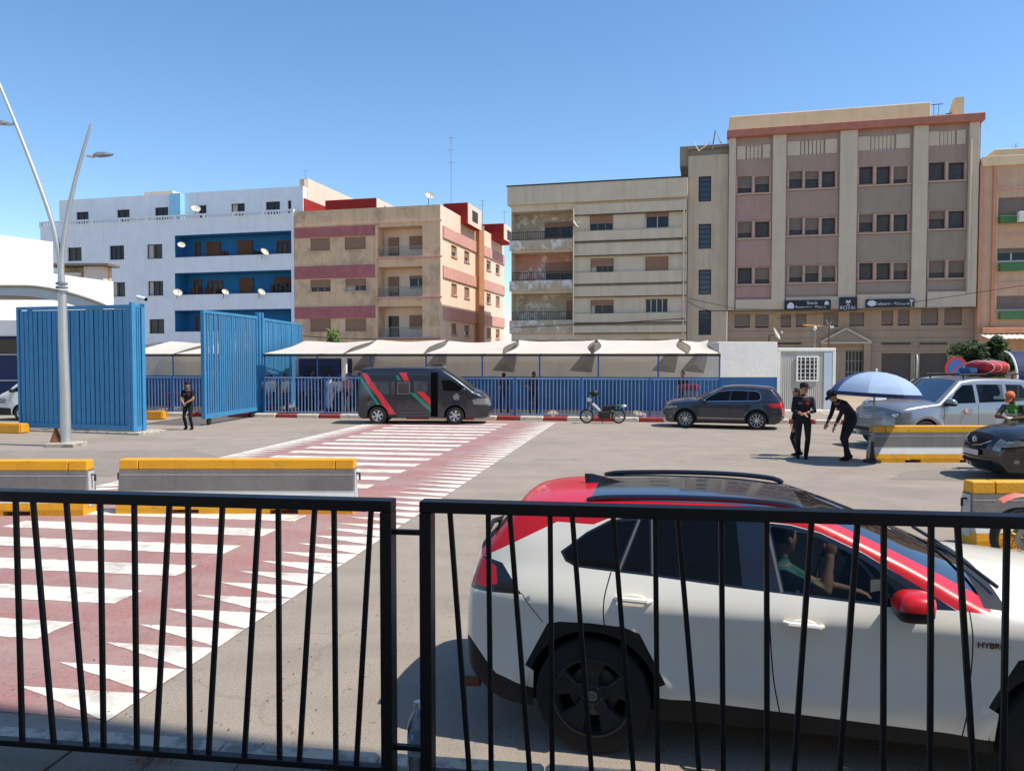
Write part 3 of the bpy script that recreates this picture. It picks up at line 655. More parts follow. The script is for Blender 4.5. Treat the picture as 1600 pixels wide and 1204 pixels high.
# coloured bay panels, sills and pilasters
for bi, (x0, x1) in enumerate(bx):
    m = ('plaster_mauve2', 'plaster_mauve', 'plaster_mauve3', 'plaster_mauve3')[bi]
    for (yb, yt) in zip([r[0] for r in rows[bi]][1:] + [938 - 12 * bi], [r[1] for r in rows[bi]]):
        a, b, c, d = o4(x0, yt + 12, x1, yb - 8); MB().box(a + .03, b - .03, wy - .04, wy - .003, c, d).build('bay_panel', MT[m], rb, fix=False)
    for r in rows[bi]:
        a, b, c, d = o4(x0 + 2, r[1] + 2, x1 - 2, r[1] + 9); MB().box(a, b, wy - .12, wy - .002, c, d).build('sill_band', MT['plaster_trimpink'], rb, fix=False)
        bay = bays[bi]
        for (q0, q1) in zip([bay[0][0] - 9] + [w_[1] + 3 for w_ in bay[:-1]] + [bay[-1][1] + 2], [bay[0][0] - 2] + [w_[0] - 3 for w_ in bay[1:]] + [bay[-1][1] + 9]):
            a, b, c, d = o4(q0, r[0] - 3, q1, r[1] + 1); MB().box(a, b, wy - .07, wy - .004, c, d).build('window_jamb', MT['plaster_trimpink'], rb, fix=False)
    a, b, c, d = scr[bi][:4]; a2, b2, _, _ = o4(x0 + 8, 250, x1 - 8, 310)
    for (p, q) in ((a2, a - .06), (b + .06, b2)): MB().box(p, q, wy - .05, wy - .003, c, d).build('panel', MT['plaster_pilaster'], rb, fix=False)
    mb = MB()
    n = 6 if bi in (1, 2) else 4
    for q in range(n):
        x = a + (b - a) * (q + .5) / n; mb.box(x - .1, x + .1, wy + .05, wy + .3, c, d)
    if bi != 1:
        for q in range(1, 4): mb.box(a, b, wy + .1, wy + .25, c + (d - c) * q / 4 - .06, c + (d - c) * q / 4 + .06)
    mb.build('vent_screen', MT['plaster_pilaster'], rb, fix=False)
for (x0, x1) in ((105, 140), (305, 365), (605, 683), (932, 998), (1180, 1225)):
    a, b, c, d = o4(x0, 200, x1, 960); MB().box(max(a, .0), b, -.08, wy - .003, zb_, H).build('pilaster', MT['plaster_pilaster'], rb, bevel=.02)
for bi, (x0, x1) in enumerate(bx):
    a, b, c, d = o4(x0, 940 - 12 * bi, x1, 985); MB().box(a + .01, b - .01, -.06, wy - .004, zb_, d).build('fascia', MT['plaster_pilaster'], rb, fix=False)
MB().box(-.15, W + .12, -.35, .5, H, H + .5).build('cornice', MT['cornice'], rb, bevel=.04)
MB().quad((0, wy, zb_), (0, 14, zb_), (0, 14, H), (0, wy, H)).quad((W, wy, zb_), (W, 14, zb_), (W, 14, H), (W, wy, H)).quad((0, wy, H), (W, wy, H), (W, 14, H), (0, 14, H)).quad((0, wy - .2, zb_), (W, wy - .2, zb_), (W, 1, zb_), (0, 1, zb_)).build('side_wall', MT['plaster_pilaster'], rb, fix=False)
a, b, c, d = o4(1186, 215, 1190, 915); MB().tube([(a, -.16, c), (a, -.16, d)], .07, 8).build('drain_pipe', MT['plaster_pilaster'], rb, smooth=40)
# set-back lower storeys
LY = .55
lw = [o4(*r) + (.3,) for r in [(138, 1003, 208, 1065), (232, 1003, 292, 1065), (347, 1003, 393, 1062), (415, 1001, 463, 1061), (540, 996, 607, 1060), (658, 994, 725, 1057), (803, 986, 855, 1055), (878, 983, 930, 1055), (982, 979, 1060, 1053), (1088, 976, 1167, 1052)]]
gar = [o4(803, 1180, 935, 1300) + (.25,), o4(975, 1180, 1100, 1300) + (.25,), o4(640, 1165, 735, 1300) + (.5,), o4(130, 1180, 230, 1300) + (.25,), o4(300, 1180, 440, 1300) + (.25,)]
gar = [(a, b, .02, d, e) for (a, b, c, d, e) in gar]
lw = [(a, b, c, min(d, zb_ - .06), e) for (a, b, c, d, e) in lw]
holes_wall(W, zb_, lw + gar, y0=LY).build('lower_wall', MT['stone_tan'], rb, fix=False)
for (a, b, c, d, e) in lw: window(rb, a, b, c, d, y=LY + .15, frame='frame_dark', pane='glass_dark', mull=0, fw=.05, shut=.9, shut_m='shutter_grey')
for gi, (a, b, c, d, e) in enumerate(gar):
    if gi == 2:
        g = MB().box(a, b, LY + .4, LY + .45, c, d).build('entrance_door', MT['glass_dark'], rb)
        mb = MB()
        for q in range(7): mb.box(a + (b - a) * q / 6 - .03, a + (b - a) * q / 6 + .03, LY + .3, LY + .36, c, d)
        for q in range(5): mb.box(a, b, LY + .31, LY + .35, c + (d - c) * q / 4 - .03, c + (d - c) * q / 4 + .03)
        mb.build('grille', MT['rail_metal'], g, fix=False); continue
    mb = MB(); n = 16
    for q in range(n): mb.box(a, b, LY + .1, LY + .14, c + (d - c) * q / n, c + (d - c) * (q + .85) / n)
    mb.box(a, b, LY + .145, LY + .16, c, d); mb.build('garage_door', MT['garage'], rb, fix=False)
for y in (1075, 1110, 1128, 1150, 1168): # rusticated courses
    a, b, c, d = o4(108, y, 1215, y + 3)
    MB().box(0.02, W - .02, LY - .03, LY - .003, c, d).build('stone_course', MT['plaster_mauve3'], rb, fix=False)
a, b, c, d = o4(525, 1068, 755, 1130); m = (a + b) / 2
MB().prism([(a, c), (b, c), (m, d)], LY - .25, LY - .004).build('pediment', MT['plaster_mauve3'], rb)
MB().bar((a, LY - .3, c), (m, LY - .3, d), .12, .12, (0, 1, 0)).bar((m, LY - .3, d), (b, LY - .3, c), .12, .12, (0, 1, 0)).box(a, b, LY - .36, LY - .24, c - .1, c + .02).build('pediment_moulding', MT['plaster_pilaster'], rb)
for x in (a + .25, b - .25): MB().box(x - .2, x + .2, LY - .25, LY - .005, 0, c - .11).build('pediment_pier', MT['stone_tan'], rb)
for (r, nm) in (((803, 1133, 935, 1140), 1), ((975, 1133, 1100, 1140), 1), ((130, 1133, 440, 1140), 1)):
    a, b, c, d = o4(*r); MB().box(a, b, LY - .07, LY - .004, c, d).build('vent_slot', MT['frame_dark'], rb, fix=False)
# signs (each a thing of its own)
def sign(r, label, items):
    a, b, c, d = o4(*r); e = empty('shop_sign', SL.pt(s0 + a), SL.ang, label, 'sign'); w, h = b - a, d - c
    MB().box(0, w, -.25, -.1, c, d).build('board', MT['sign_navy'], e, bevel=.015)
    for it in items:
        if it[0] == 't': text_part(it[1], it[2], MT['sign_white'], e, (w * it[3], -.262, c + h * it[4]), (math.pi / 2, 0, 0), depth=.006)
        elif it[0] == 'blob': MB().prism([(w * it[1] + it[3] * math.cos(t) * w, c + h * it[2] + it[4] * math.sin(t) * h) for t in np.linspace(0, 2 * math.pi, 20)[:-1]], -.266, -.252).build('emblem', MT['sign_white'], e)
        elif it[0] == 'poly': MB().prism([(w * p[0], c + h * p[1]) for p in it[1]], -.268, -.252).build('emblem', MT['sign_white'], e)
sign((360, 943, 565, 987), 'long black sign with a white dome shape and two text lines', [('poly', [(.06, .15), (.20, .15), (.21, .4), (.19, .62), (.15, .78), (.11, .78), (.07, .62), (.05, .4)]), ('poly', [(.86, .5), (.96, .5), (.95, .75), (.91, .9), (.87, .75)]), ('t', 'Snack', .30, .60, .70), ('t', 'Restaurant - Pizzeria', .235, .57, .30)])
sign((603, 930, 683, 990), 'square black ROYAL sign with a white crest above the word', [('t', 'ROYAL', .33, .5, .2), ('poly', [(.36, .55), (.46, .62), (.5, .5), (.54, .62), (.64, .55), (.6, .8), (.52, .7), (.48, .7), (.4, .8)]), ('poly', [(.4, .42), (.6, .42), (.56, .48), (.44, .48)])])
sign((722, 938, 938, 975), 'long black sign with a white oval and an ice cream cup', [('blob', .12, .5, .09, .36), ('t', 'Cafeteria - Patisserie', .25, .55, .42), ('poly', [(.9, .85), (.98, .85), (.95, .45), (.945, .15), (.97, .1), (.91, .1), (.935, .15), (.93, .45)])])
# rooftop
def o4b(x0, y0, x1, y1, off):
    L2 = Line(57.7 + off * math.sqrt(1.0625), -.25); o2 = (L2.o - SL.o).dot(SL.dir)
    f_ = lambda x, y: L2.sz(x / 2.866 + 1100, y / 2.866 + 140)
    a, _ = f_(x0, (y0 + y1) / 2); b, _ = f_(x1, (y0 + y1) / 2); xm = (x0 + x1) / 2
    return a + o2 - s0, b + o2 - s0, f_(xm, y1)[1], f_(xm, y0)[1]
a, b, c, d = o4b(115, 88, 1015, 150, 1.6); MB().box(a, b, 1.6, 9, H, d).build('penthouse', MT['pent_cream'], rb, bevel=.04)
a, b, c, d = o4b(1015, 122, 1125, 150, 1.2); MB().box(a, b, 1.0, 1.3, H, d + .1).build('roof_parapet', MT['pent_cream'], rb)
a, b, c, d = o4b(1117, 40, 1158, 140, 1.8); MB().prism([(1.5, H), (1.5, d), (2.1, d), (4.5, H)], a, b, 'yz').build('roof_pier', MT['pent_cream'], rb)
a, b, c, d = o4b(1018, 65, 1070, 120, 2.0); railing(rb, a, b, c - .4, d, 2.0, 'rail_dark', .3, 'roof_railing')
a, b, c, d = o4b(1085, 105, 1122, 125, 2.2); MB().box(a, b, 2.2, 3.4, c - .2, d).build('roof_tank', MT['frame_dark'], rb)
for (x0, y0, x1, y1) in ((200, 186, 282, 205), (625, 152, 710, 172), (888, 146, 938, 152)):
    a, b, c, d = o4b(x0, y0, x1, y1, .4); mb = MB().box(a, b, .38, .42, d - .05, d).box(a, a + .05, .38, .42, H + .4, d).box(b - .05, b, .38, .42, H + .4, d); mb.build('roof_pipe', MT['rust'], rb)

# --- orange building at the right edge
ob, s0 = bld('apartment_building', 1528.5, 'orange tan block at the right edge with green planter boxes'); W = SL.s(1760) - s0; H = SL.z(1560, 258)
def o5(x0, y0, x1, y1): return o4(x0, y0, x1, y1)
wins = []
for (y0, y1) in ((483, 565), (710, 770), (923, 988)):
    for q in range(2):
        a, b, c, d = o5(1310, y0, 1433, y1); w5 = (b - a) * 1.12; wins.append((a + q * (w5 * 1.25), a + q * (w5 * 1.25) + w5, c, d))
holes_wall(W, H, wins).build('wall', MT['plaster_orange'], ob, fix=False); shell(ob, W, H, 14, 'plaster_orange')
for i, (a, b, c, d) in enumerate(wins): window(ob, a, b, c, d, frame='frame_white', mull=1, fw=.09, shut=.35 if i == 2 else .95 if i != 4 else .9, shut_m='shutter_grey')
for i, (y0, y1) in enumerate(((567, 598), (775, 812), (993, 1028))):
    for q in range(2):
        a, b, c, d = o5(1318, y0, 1440, y1); dx = q * (b - a) * 1.33; MB().box(a + dx, b + dx, -.35, -.004, c, d).build('planter', MT['green_paint'], ob, bevel=.02)
for x0, x1, m in ((1228, 1243, 'plaster_orange_trim'), (1288, 1304, 'plaster_orange_trim'), (1304, 1312, 'plaster_tan')):
    a, b, c, d = o5(x0, 340, x1, 1060); MB().box(a, b, -.12 if m != 'plaster_tan' else -.07, -.003, c, d).build('pilaster', MT[m], ob, bevel=.02)
a, b, c, d = o5(1225, 318, 1500, 336); MB().box(0, W, -.2, .4, H - .05, H + .55).build('parapet', MT['pent_cream'], ob, bevel=.02)
for (y0, y1) in ((435, 443), (645, 652), (860, 866)):
    a, b, c, d = o5(1304, y0, 1500, y1); MB().box(a, W, -.06, -.003, c, d).build('ledge', MT['plaster_salmon'], ob, fix=False)
a, b, c, d = o5(1228, 1066, 1500, 1090); MB().box(0.1, W, -.5, -.004, c, d).build('ledge_roof', MT['plaster_orange_trim'], ob, bevel=.03)
a, b, c, d = o5(1225, 1097, 1500, 1116)
mb = MB()
for q in range(60):
    x = q * .3; mb.quad((x, -2.2, c - .05), (x + .15, -2.2, c), (x + .15, -.05, d + .1), (x, -.05, d + .05)).quad((x + .15, -2.2, c), (x + .3, -2.2, c - .05), (x + .3, -.05, d + .05), (x + .15, -.05, d + .1))
mb.build('awning', MT['white_metal'], ob, fix=False)
a, b, c, d = o5(1390, 562, 1440, 598); ac = empty('air_conditioner', SL.pt(s0 + a, c, -.8), SL.ang, 'white air conditioner box hung on the orange building', 'air conditioner')
MB().box(0, .95, 0, .4, 0, .62).build('casing', MT['white_metal'], ac, bevel=.02)
MB().lathe([(.22, -.012), (.22, 0.0), (.0, 0)], (.58, -.005, .31), 'y', 20).build('fan_grille', MT['frame_dark'], ac)
MB().box(.1, .15, .4, .78, .02, .06).box(.8, .85, .4, .78, .02, .06).build('bracket', MT['rail_dark'], ac)
for wx in (15, 19): 
    pass
bx_, s_ = SL.pt(SL.s(1596), 0, 3), 0
tk = MB().box(-1.5, 1.5, 0, 3, H + .3, H + 1.6).build('roof_hut', MT['pent_cream'], ob, bevel=.03); tk.location = (SL.s(1612) - s0, 2.5, 0)

# --- far corrugated shed roof in front of the white block's left end
# --- white customs hall at the left edge
ch = empty('customs_hall', (0, 0, 0), 0, 'white hall with curved canopy fascia behind the blue gate', 'building')
Y0 = 36.0
def q2(px, py, Y=Y0): p = PY(px, py, Y); return (p.x, p.z)
x1, z1 = q2(82.5, 378); xm, zm = q2(0, 367); x2, z2 = q2(177, 440); _, zb2 = q2(177, 480); _, zlo = q2(82.5, 426)
XL = -44
for (nm, LW, (pa, ya), (pb, yb), thick, back) in (('upper_wall', Line(65.1, 1.2), (0, 367), (82.5, 378), .3, 9.0), ('lower_wall', Line(73.7, 1.5), (79, 426.5), (177, 440), .3, 0.0)):
    sa, za_ = LW.sz(pa, ya); sb_, zb_2 = LW.sz(pb, yb)
    k_ = (zb_2 - za_) / (sb_ - sa); s_l = sa - (6 if back else 0)
    w_ = MB().prism([(s_l, 3.0), (sb_, 3.0), (sb_, zb_2), (s_l, za_ - k_ * (sa - s_l))], 0, thick).build(nm, MT['plaster_station'], ch); w_.location = LW.o; w_.rotation_euler = (0, 0, LW.ang)
# curved canopy fascia (arched strip) with scalloped edging, 1.5 m in front
YA = 33.6
ar = []
for t in np.linspace(0, 1, 26):
    px = -60 + t * 225; py = 447 + 30 * max(0, (px - 40) / 125) ** 1.7 + (4 if px < 0 else 0) * abs(px) / 60
    ar.append(q2(px, py, YA))
lowp = []
for t in np.linspace(0, 1, 26):
    px = -60 + t * 205; py = 462 + 20 * max(0, (px - 20) / 110) ** 2
    lowp.append(q2(px, py, YA))
MB().prism(ar + lowp[::-1], YA, YA + .25).build('canopy_fascia', MT['station_grey'], ch)
mb = MB()
for i in range(len(ar) - 1):
    for q in range(4):
        a = Vector((ar[i][0], YA - .04, ar[i][1])).lerp(Vector((ar[i + 1][0], YA - .04, ar[i + 1][1])), (q + .5) / 4); mb.ellipsoid(a, (.07, .05, .06), 6, 4)
mb.build('scalloped_edge', MT['concrete'], ch)
mb = MB()
for i in range(len(lowp) - 1):
    a, b = lowp[i], lowp[i + 1]; mb.quad((a[0], YA + .02, a[1]), (b[0], YA + .02, b[1]), (b[0], Y0, b[1]), (a[0], Y0, a[1]))
mb.build('canopy_soffit', MT['concrete'], ch)
_, za = q2(20, 500, 35); _, zb3 = q2(20, 523, 35)
MB().box(XL, q2(170, 500, 35)[0], 35.2, 35.9, zb3, za).build('white_beam', MT['plaster_station'], ch)
MB().box(XL, q2(140, 500, 35)[0], 35.4, 35.95, 0, zb3 - .03).build('navy_wall', MT['navy'], ch)
_, zc1 = q2(10, 530, 35); _, zc2 = q2(10, 552, 35)
f = MB().box(-26, q2(30, 540, 35)[0], 35.33, 35.39, zc2, zc1).build('window_band', MT['glass_dark'], ch)
mb = MB()
for z in (zc2 - .02, zc2 - .45 - .75): mb.box(XL, -19, 35.34, 35.385, z - .06, z)
mb.build('wall_trim', MT['station_grey'], ch)
# small rooftop shed seen between the hall and the white block
sh = empty('roof_shed', (0, 0, 0), 0, 'small cream shed with flat tin roof above the customs hall', 'shed')
Y1 = 47
a = PY(84, 440, Y1); b = PY(165, 412, Y1); c = PY(131, 425, Y1)
MB().box(a.x, b.x - .1, Y1 + .6, Y1 + .9, 2, b.z - .15).build('back_wall', MT['plaster_tan'], sh)
MB().box(c.x, b.x - .15, Y1, Y1 + .58, 2, b.z - .16).build('front_wall', MT['plaster_cream'], sh)
MB().box(a.x - .4, b.x + .3, Y1 - .3, Y1 + 1.1, b.z - .14, b.z).build('tin_roof', MT['roofing'], sh)
MB().box(a.x + .1, c.x - .1, Y1 + .5, Y1 + .59, 2, b.z - .5).build('opening', MT['frame_dark'], sh)
MB().box(a.x, c.x - .2, Y1 - .1, Y1 + .5, b.z - .72, b.z - .55).build('beam', MT['plaster_cream'], sh)

# satellite dishes
dish_src = None
def dish(loc, yaw, tilt, r, label, mast=.5):
    e = empty('satellite_dish', loc, yaw, label, 'satellite dish', 'satellite dishes on the facades')
    r *= .72; prof = [(r * t, .32 * r * t * t) for t in (0.02, .25, .5, .75, 1)] + [(r * 1.02, .32 * r + .01), (r, .32 * r + .02)]
    mb = MB().lathe(prof, (0, 0, 0), 'z', 20); R = Matrix.Rotation(math.pi / 2 - tilt, 4, 'X')
    mb.v = [tuple(R @ Vector(p)) for p in mb.v]; mb.build('bowl', MT['dish'], e, smooth=True, fix=True)
    tip = R @ Vector((0, -r * .2, r * 1.0))
    MB().tube([R @ Vector((0, -r * .95, .3 * r)), tip], .015, 6).build('arm', MT['rail_dark'], e)
    MB().ellipsoid(tip, (.05, .05, .06), 8, 5).build('feed_horn', MT['dish'], e)
    MB().tube([R @ Vector((0, 0, -.02)), (0, .25, -.05), (0, .28, -mast)], .025, 6).build('bracket', MT['rail_dark'], e)
    return e
for (px, py, off, r, yaw, lab) in [(283.5, 383.5, -.4, .42, .5, 'dish at the left end of the top blue balcony'), (412.5, 394.5, -.45, .48, 1.0, 'tilted dish on the parapet of the top blue balcony'),
        (277.5, 458, -.5, .5, .6, 'dish at the left end of the middle balcony parapet'), (351.5, 457, -.4, .40, .8, 'dish in the centre of the middle balcony parapet'), (408, 457, -.4, .44, .9, 'dish at the right of the middle balcony parapet'),
        (306, 327, .6, .52, .5, 'dish on the white block\'s upper terrace'), (898.5, 351, -.5, .44, 1.0, 'dish hung beside the grey block\'s top balcony'), (671, 307, 3, .5, .4, 'dish on the tan block\'s flat roof')]:
    L2 = Line(57.7 + off * math.sqrt(1.0625), -.25); s, z = L2.sz(px, py); p = L2.pt(s, z)
    dish(p, yaw, math.radians(35), r, lab, 2.2 if 'flat roof' in lab else .45)
# roof aerials
def aerial(px, pyt, pyb, off, label, arms=3):
    L2 = Line(57.7 + off * math.sqrt(1.0625), -.25); s, z0 = L2.sz(px, pyb); z1 = L2.z(px, pyt); e = empty('roof_aerial', L2.pt(s, z0), SL.ang, label, 'aerial')
    MB().tube([(0, 0, -.5), (0, 0, z1 - z0)], .022, 6).build('mast', MT['rail_metal'], e)
    mb = MB(); n = 5
    for q in range(arms):
        z = (z1 - z0) * (.95 - q * .18); mb.tube([(-.28, 0, z), (.28, 0, z)], .010, 5)
        for k_ in range(n): x = -.25 + .5 * k_ / (n - 1); mb.tube([(x, -.12, z), (x, .12, z)], .007, 4)
    mb.build('elements', MT['rail_metal'], e)
aerial(705, 210, 318, 6, 'tall thin mast aerial on the tan block roof', 3); aerial(754, 312, 350, 10, 'short aerial beside the red roof hut', 2)
aerial(788, 330, 352, 16, 'small aerial at the rear of the tan block roof', 1); aerial(477, 266, 276, 2.5, 'small stub aerial on the tall cream party wall', 1); aerial(1587, 224, 246, 3, 'aerial on the orange building roof', 2)
# bent pipes on the stair tower roof
L2 = Line(57.7 + .3, -.25); s_a, z_a = L2.sz(1092, 238)
pe = empty('roof_antenna', L2.pt(s_a, z_a), SL.ang, 'bent antenna brackets leaning on the stair tower parapet', 'aerial')
MB().tube([(-.4, -.15, .7), (0, -.2, .05), (.8, -.15, .6)], .05, 6).build('bent_pipe', MT['dish'], pe); MB().tube([(.9, -.1, .1), (1.1, -.1, 1.4), (1.5, -.1, .5)], .06, 6).build('bracket', MT['rail_metal'], pe)
for nm, pts, lab in (('facade_cable', [(1072, 470), (1090, 480), (1110, 486), (1136, 486), (1200, 487), (1330, 484), (1525, 481)], 'black cable sagging along the mauve block above its ground floor'),
                     ('facade_cable', [(463, 524), (520, 528), (600, 530), (690, 529)], 'thin cable along the foot of the tan block'), ('facade_cable', [(803, 512), (880, 508), (960, 505), (1070, 498)], 'thin cable across the lower bands of the grey block'),
                     ('facade_cable', [(230, 538), (270, 535), (320, 536), (460, 533)], 'thin cable along the foot of the white block')):
    P = [SL.pt(SL.s(x, y), SL.z(x, y), -.45) for x, y in pts]
    tag(MB().tube(P, .03, 5).build(nm, MT['rail_dark'], None), lab, 'cable')
# ------------------------------------------------------------------ street furniture
# wall behind the queue
def yard_wall(s0, s1, h, label, wh=None):
    e = empty('yard_wall', WL.pt(0), WL.ang, label, 'wall')
    MB().box(s0, s1, 0, .25, 0, h).build('plaster', MT['wall_grey'], e, bevel=.01)
    MB().box(s0 - .0, s1, -.012, -.002, .14, 1.62).build('blue_band', MT['blue_wall'], e, fix=False)
    if wh: MB().box(wh[0], wh[1], -.022, -.013, 1.62, h - .003).build('whitewash', MT['wall_white'], e, fix=False)
    return e
sw0 = -10.4; sw1 = WL.s(1214.5, 560); hw = WL.z(1170, 534.5)
sw2 = WL.s(1124, 560)
yard_wall(sw0, sw2, hw, 'long wall behind the queue, grey above and blue below')
WE = Line(33.55, .04); s_a, s_b = WE.s(1121, 560), WE.s(1214.5, 560); zw_ = WE.z(1170, 534)
ew_ = empty('yard_wall', WE.pt(0), WE.ang, 'bright whitewashed wall end between the canopy and the cabin', 'wall')
MB().box(s_a, s_b, 0, .25, 1.62, zw_).build('whitewash', MT['wall_white'], ew_, bevel=.012); MB().box(s_a, s_b, .004, .246, 0, 1.615).build('blue_band', MT['blue_wall'], ew_)

yard_wall(-22, -11.9, hw, 'grey and blue wall seen through the gate opening')
# railing fence under the canopy
def rail_fence(s0, s1, label):
    e = empty('railing_fence', KL.pt(0, 0, .35), KL.ang, label, 'fence')
    zt, zb = 1.68, .24
    MB().box(s0, s1, -.025, .025, zt - .05, zt).build('top_rail', MT['blue_fence'], e); MB().box(s0, s1, -.02, .02, zb - .04, zb).build('bottom_rail', MT['blue_fence'], e)
    b = MB().box(-.017, .017, -.017, .017, zb, zt - .05).build('bar', MT['blue_fence'], e, fix=False); p = MB().box(-.035, .035, -.035, .035, .1, zt + .02).build('post', MT['blue_pole'], e, fix=False)
    s = s0 + .07; i = 0
    while s < s1:
        if i == 0: b.location.x = s
        else: link_mesh('bar', b.data, e, (s, 0, 0))
        s += .146; i += 1
    n = max(2, int((s1 - s0) / 2.4)); 
    for q in range(n + 1):
        x = s0 + .036 + (s1 - s0 - .072) * q / n
        if q == 0: p.location.x = x
        else: link_mesh('post', p.data, e, (x, 0, 0))
    return e
rail_fence(KL.s(406, 600), KL.s(1128, 600), 'long blue bar railing in front of the queue')
rail_fence(-17.5, -11.95, 'blue bar railing seen behind the guard')
# shade canopy: sails stretched from a front rail up to the wall, each a thing
zf = 2.62
def canopy(s_list, fe, label_fn, ridge_px=None):
    for i in range(len(s_list) - 1):
        a, b = s_list[i], s_list[i + 1]; e = empty('shade_sail', KL.pt(0, 0, .35), KL.ang, label_fn(i), 'shade sail', 'cream sails over the queue')
        mb = MB(); nu, nv = 14, 8; g = .10
        for iu in range(nu + 1):
            for iv in range(nv + 1):
                u, v = iu / nu, iv / nv
                inset = (.03 + .26 * math.sin(math.pi * min(1, v * 1.05)) ** 1.3) * (2 * u - 1)     # the side edges curve inwards
                x = a + (b - a) * u - inset * (abs(2 * u - 1)) * .9
                back = .55 + .07 * (abs(2 * u - 1) ** 1.6) + (.03 * math.sin(i * 2.1))
                z = zf + .03 + back * v + -.05 * math.sin(math.pi * v) * math.sin(math.pi * u) + .015 * math.sin(9 * u + i) * v
                mb.v.append((x, v * 4.2, z))
        for iu in range(nu):
            for iv in range(nv):
                q = iu * (nv + 1) + iv; mb.f.append((q, q + nv + 1, q + nv + 2, q + 1)); mb.m.append(0)
        mb.build('sheet', MT['canvas'], e, smooth=True, fix=False)
        xd = b - .1; MB().add([(xd, 4.22, zf + .5), (xd - 1.75, 4.34, 1.6), (xd + .1, 4.3, 1.6), (xd - .5, 4.16, 2.2)], [(0, 3, 2), (0, 1, 3), (1, 2, 3)]).build('hanging_triangle', MT['canvas_grey'], e, fix=False)  # grey triangle hung before the wall under the sail's back edge
        P = [mb.v[iv] for iv in range(nv + 1)]; MB().tube(P, .02, 5).build('edge_rope', MT['canvas_edge'], e)
        P = [mb.v[nu * (nv + 1) + iv] for iv in range(nv + 1)]; MB().tube(P, .02, 5).build('edge_rope', MT['canvas_edge'], e)
cs = [KL.s(x, 553) for x in (405, 533, 660, 785, 925, 1075, 1128)]
pos = ['leftmost sail, next to the blue gate', 'sail above the rear half of the police van', 'sail above the front of the police van', 'sail right of the police van', 'sail above the moped', 'narrow rightmost sail, at the white wall']
canopy(cs, None, lambda i: 'cream canvas shade sail, ' + pos[i])
canopy([-17.5, -14.6, -11.95], None, lambda i: ('cream canvas sail seen through the gate opening, mostly behind the gate', 'cream canvas sail seen through the gate opening above the guard')[i])
def canopy_frame(s0, s1, n, label):
    e = empty('canopy_frame', KL.pt(0, 0, .35), KL.ang, label, 'frame')
    MB().box(s0, s1, -.03, .03, zf - .08, zf).build('front_rail', MT['rail_dark'], e)
    for i in range(n + 1):
        x = s0 + .03 + (s1 - s0 - .06) * i / n
        MB().tube([(x, .07, .14), (x, .07, zf - .08)], .032, 8).build('pole', MT['blue_pole'], e, smooth=40)
        MB().tube([(x, .05, zf - .03), (x, 4.3, zf + .38)], .025, 6).build('rafter', MT['rail_dark'], e)
canopy_frame(KL.s(405, 553), KL.s(1128, 553), 8, 'blue posts and rail carrying the long shade canopy')
canopy_frame(-17.5, -11.95, 2, 'posts and rail of the canopy behind the guard')
# navy booth at the left end under the canopy
p = KL.pt(-9.9, 0, 2.3); bo = empty('guard_booth', p, KL.ang, 'dark navy booth under the left end of the canopy', 'booth')
MB().box(0, 1.9, 0, 1.6, .14, 2.45).build('shell', MT['navy'], bo, bevel=.02); MB().box(.3, 1.5, -.03, -.004, 1.2, 2.1).build('window', MT['glass_dark'], bo)
MB().box(1.95, 2.15, .1, .3, .14, 2.5).build('corner_post', MT['white_metal'], bo)
# bin with red lid by the rail
p = KL.pt(KL.s(1082, 620), .14, .9); bn = empty('litter_bin', p, KL.ang, 'grey bin with red lid behind the blue railing near the dark SUV', 'bin')
MB().loft([[(-.22, -.2, 0), (.22, -.2, 0), (.22, .2, 0), (-.22, .2, 0)], [(-.27, -.25, 1.1), (.27, -.25, 1.1), (.27, .25, 1.1), (-.27, .25, 1.1)]]).build('body', MT['concrete'], bn, bevel=.02)
MB().box(-.32, .32, -.3, .3, 1.1, 1.3).build('lid', MT['sign_red'], bn, bevel=.05)

# --- sliding gates
def slat_leaf(e, x0, x1, y, z0, z1, n, ang, w, mat='blue_gate', frame=.09, smat=None, ribs=False):
    MB().box(x0, x1, y - .06, y + .06, z1 - .1, z1).build('top_rail', MT[mat], e); MB().box(x0, x1, y - .07, y + .07, z0, z0 + .16).build('bottom_rail', MT[mat], e)
    for x in (x0, x1 - frame): MB().box(x, x + frame, y - .065, y + .065, z0 + .16, z1 - .1).build('end_post', MT[mat], e)
    if ribs:
        for sg in (1, -1):
            c, s = math.cos(ang), sg * math.sin(ang); sl = MB().obox((0, 0, (z0 + z1) / 2), (w / 2 * c, w / 2 * s, 0), (-.006 * s, .006 * c, 0), (0, 0, (z1 - z0) / 2 - .13)).build('slat', MT[smat or mat], e, fix=False)
            for i in range(n):
                x = x0 + frame + (x1 - x0 - 2 * frame) * (i + (.27 if sg > 0 else .77)) / n; jz = random.uniform(-.05, .05)
                if i == 0: sl.location = (x, y, 0)
                else: link_mesh('slat', sl.data, e, (x, y, 0), (random.uniform(-.003, .003), 0, jz))
        return
    c, s = math.cos(ang), math.sin(ang)
    sl = MB().obox((0, 0, (z0 + z1) / 2), (w / 2 * c, w / 2 * s, 0), (-.022 * s, .022 * c, 0), (0, 0, (z1 - z0) / 2 - .13)).build('slat', MT[smat or mat], e, fix=False)
    for i in range(n):
        x = x0 + frame + (x1 - x0 - 2 * frame) * (i + .5) / n
        if i == 0: sl.location = (x, y, 0)
        else: link_mesh('slat', sl.data, e, (x, y, 0), (random.uniform(-.004, .004), 0, random.uniform(-.06, .06)))
a, b = G(32, 672), G(207, 678); dv = (b - a); ang1 = math.atan2(dv.y, dv.x); L1 = dv.length; h1 = 4.2
g1 = empty('sliding_gate', a, ang1, 'wide blue slatted gate stack behind the lamp post', 'gate')
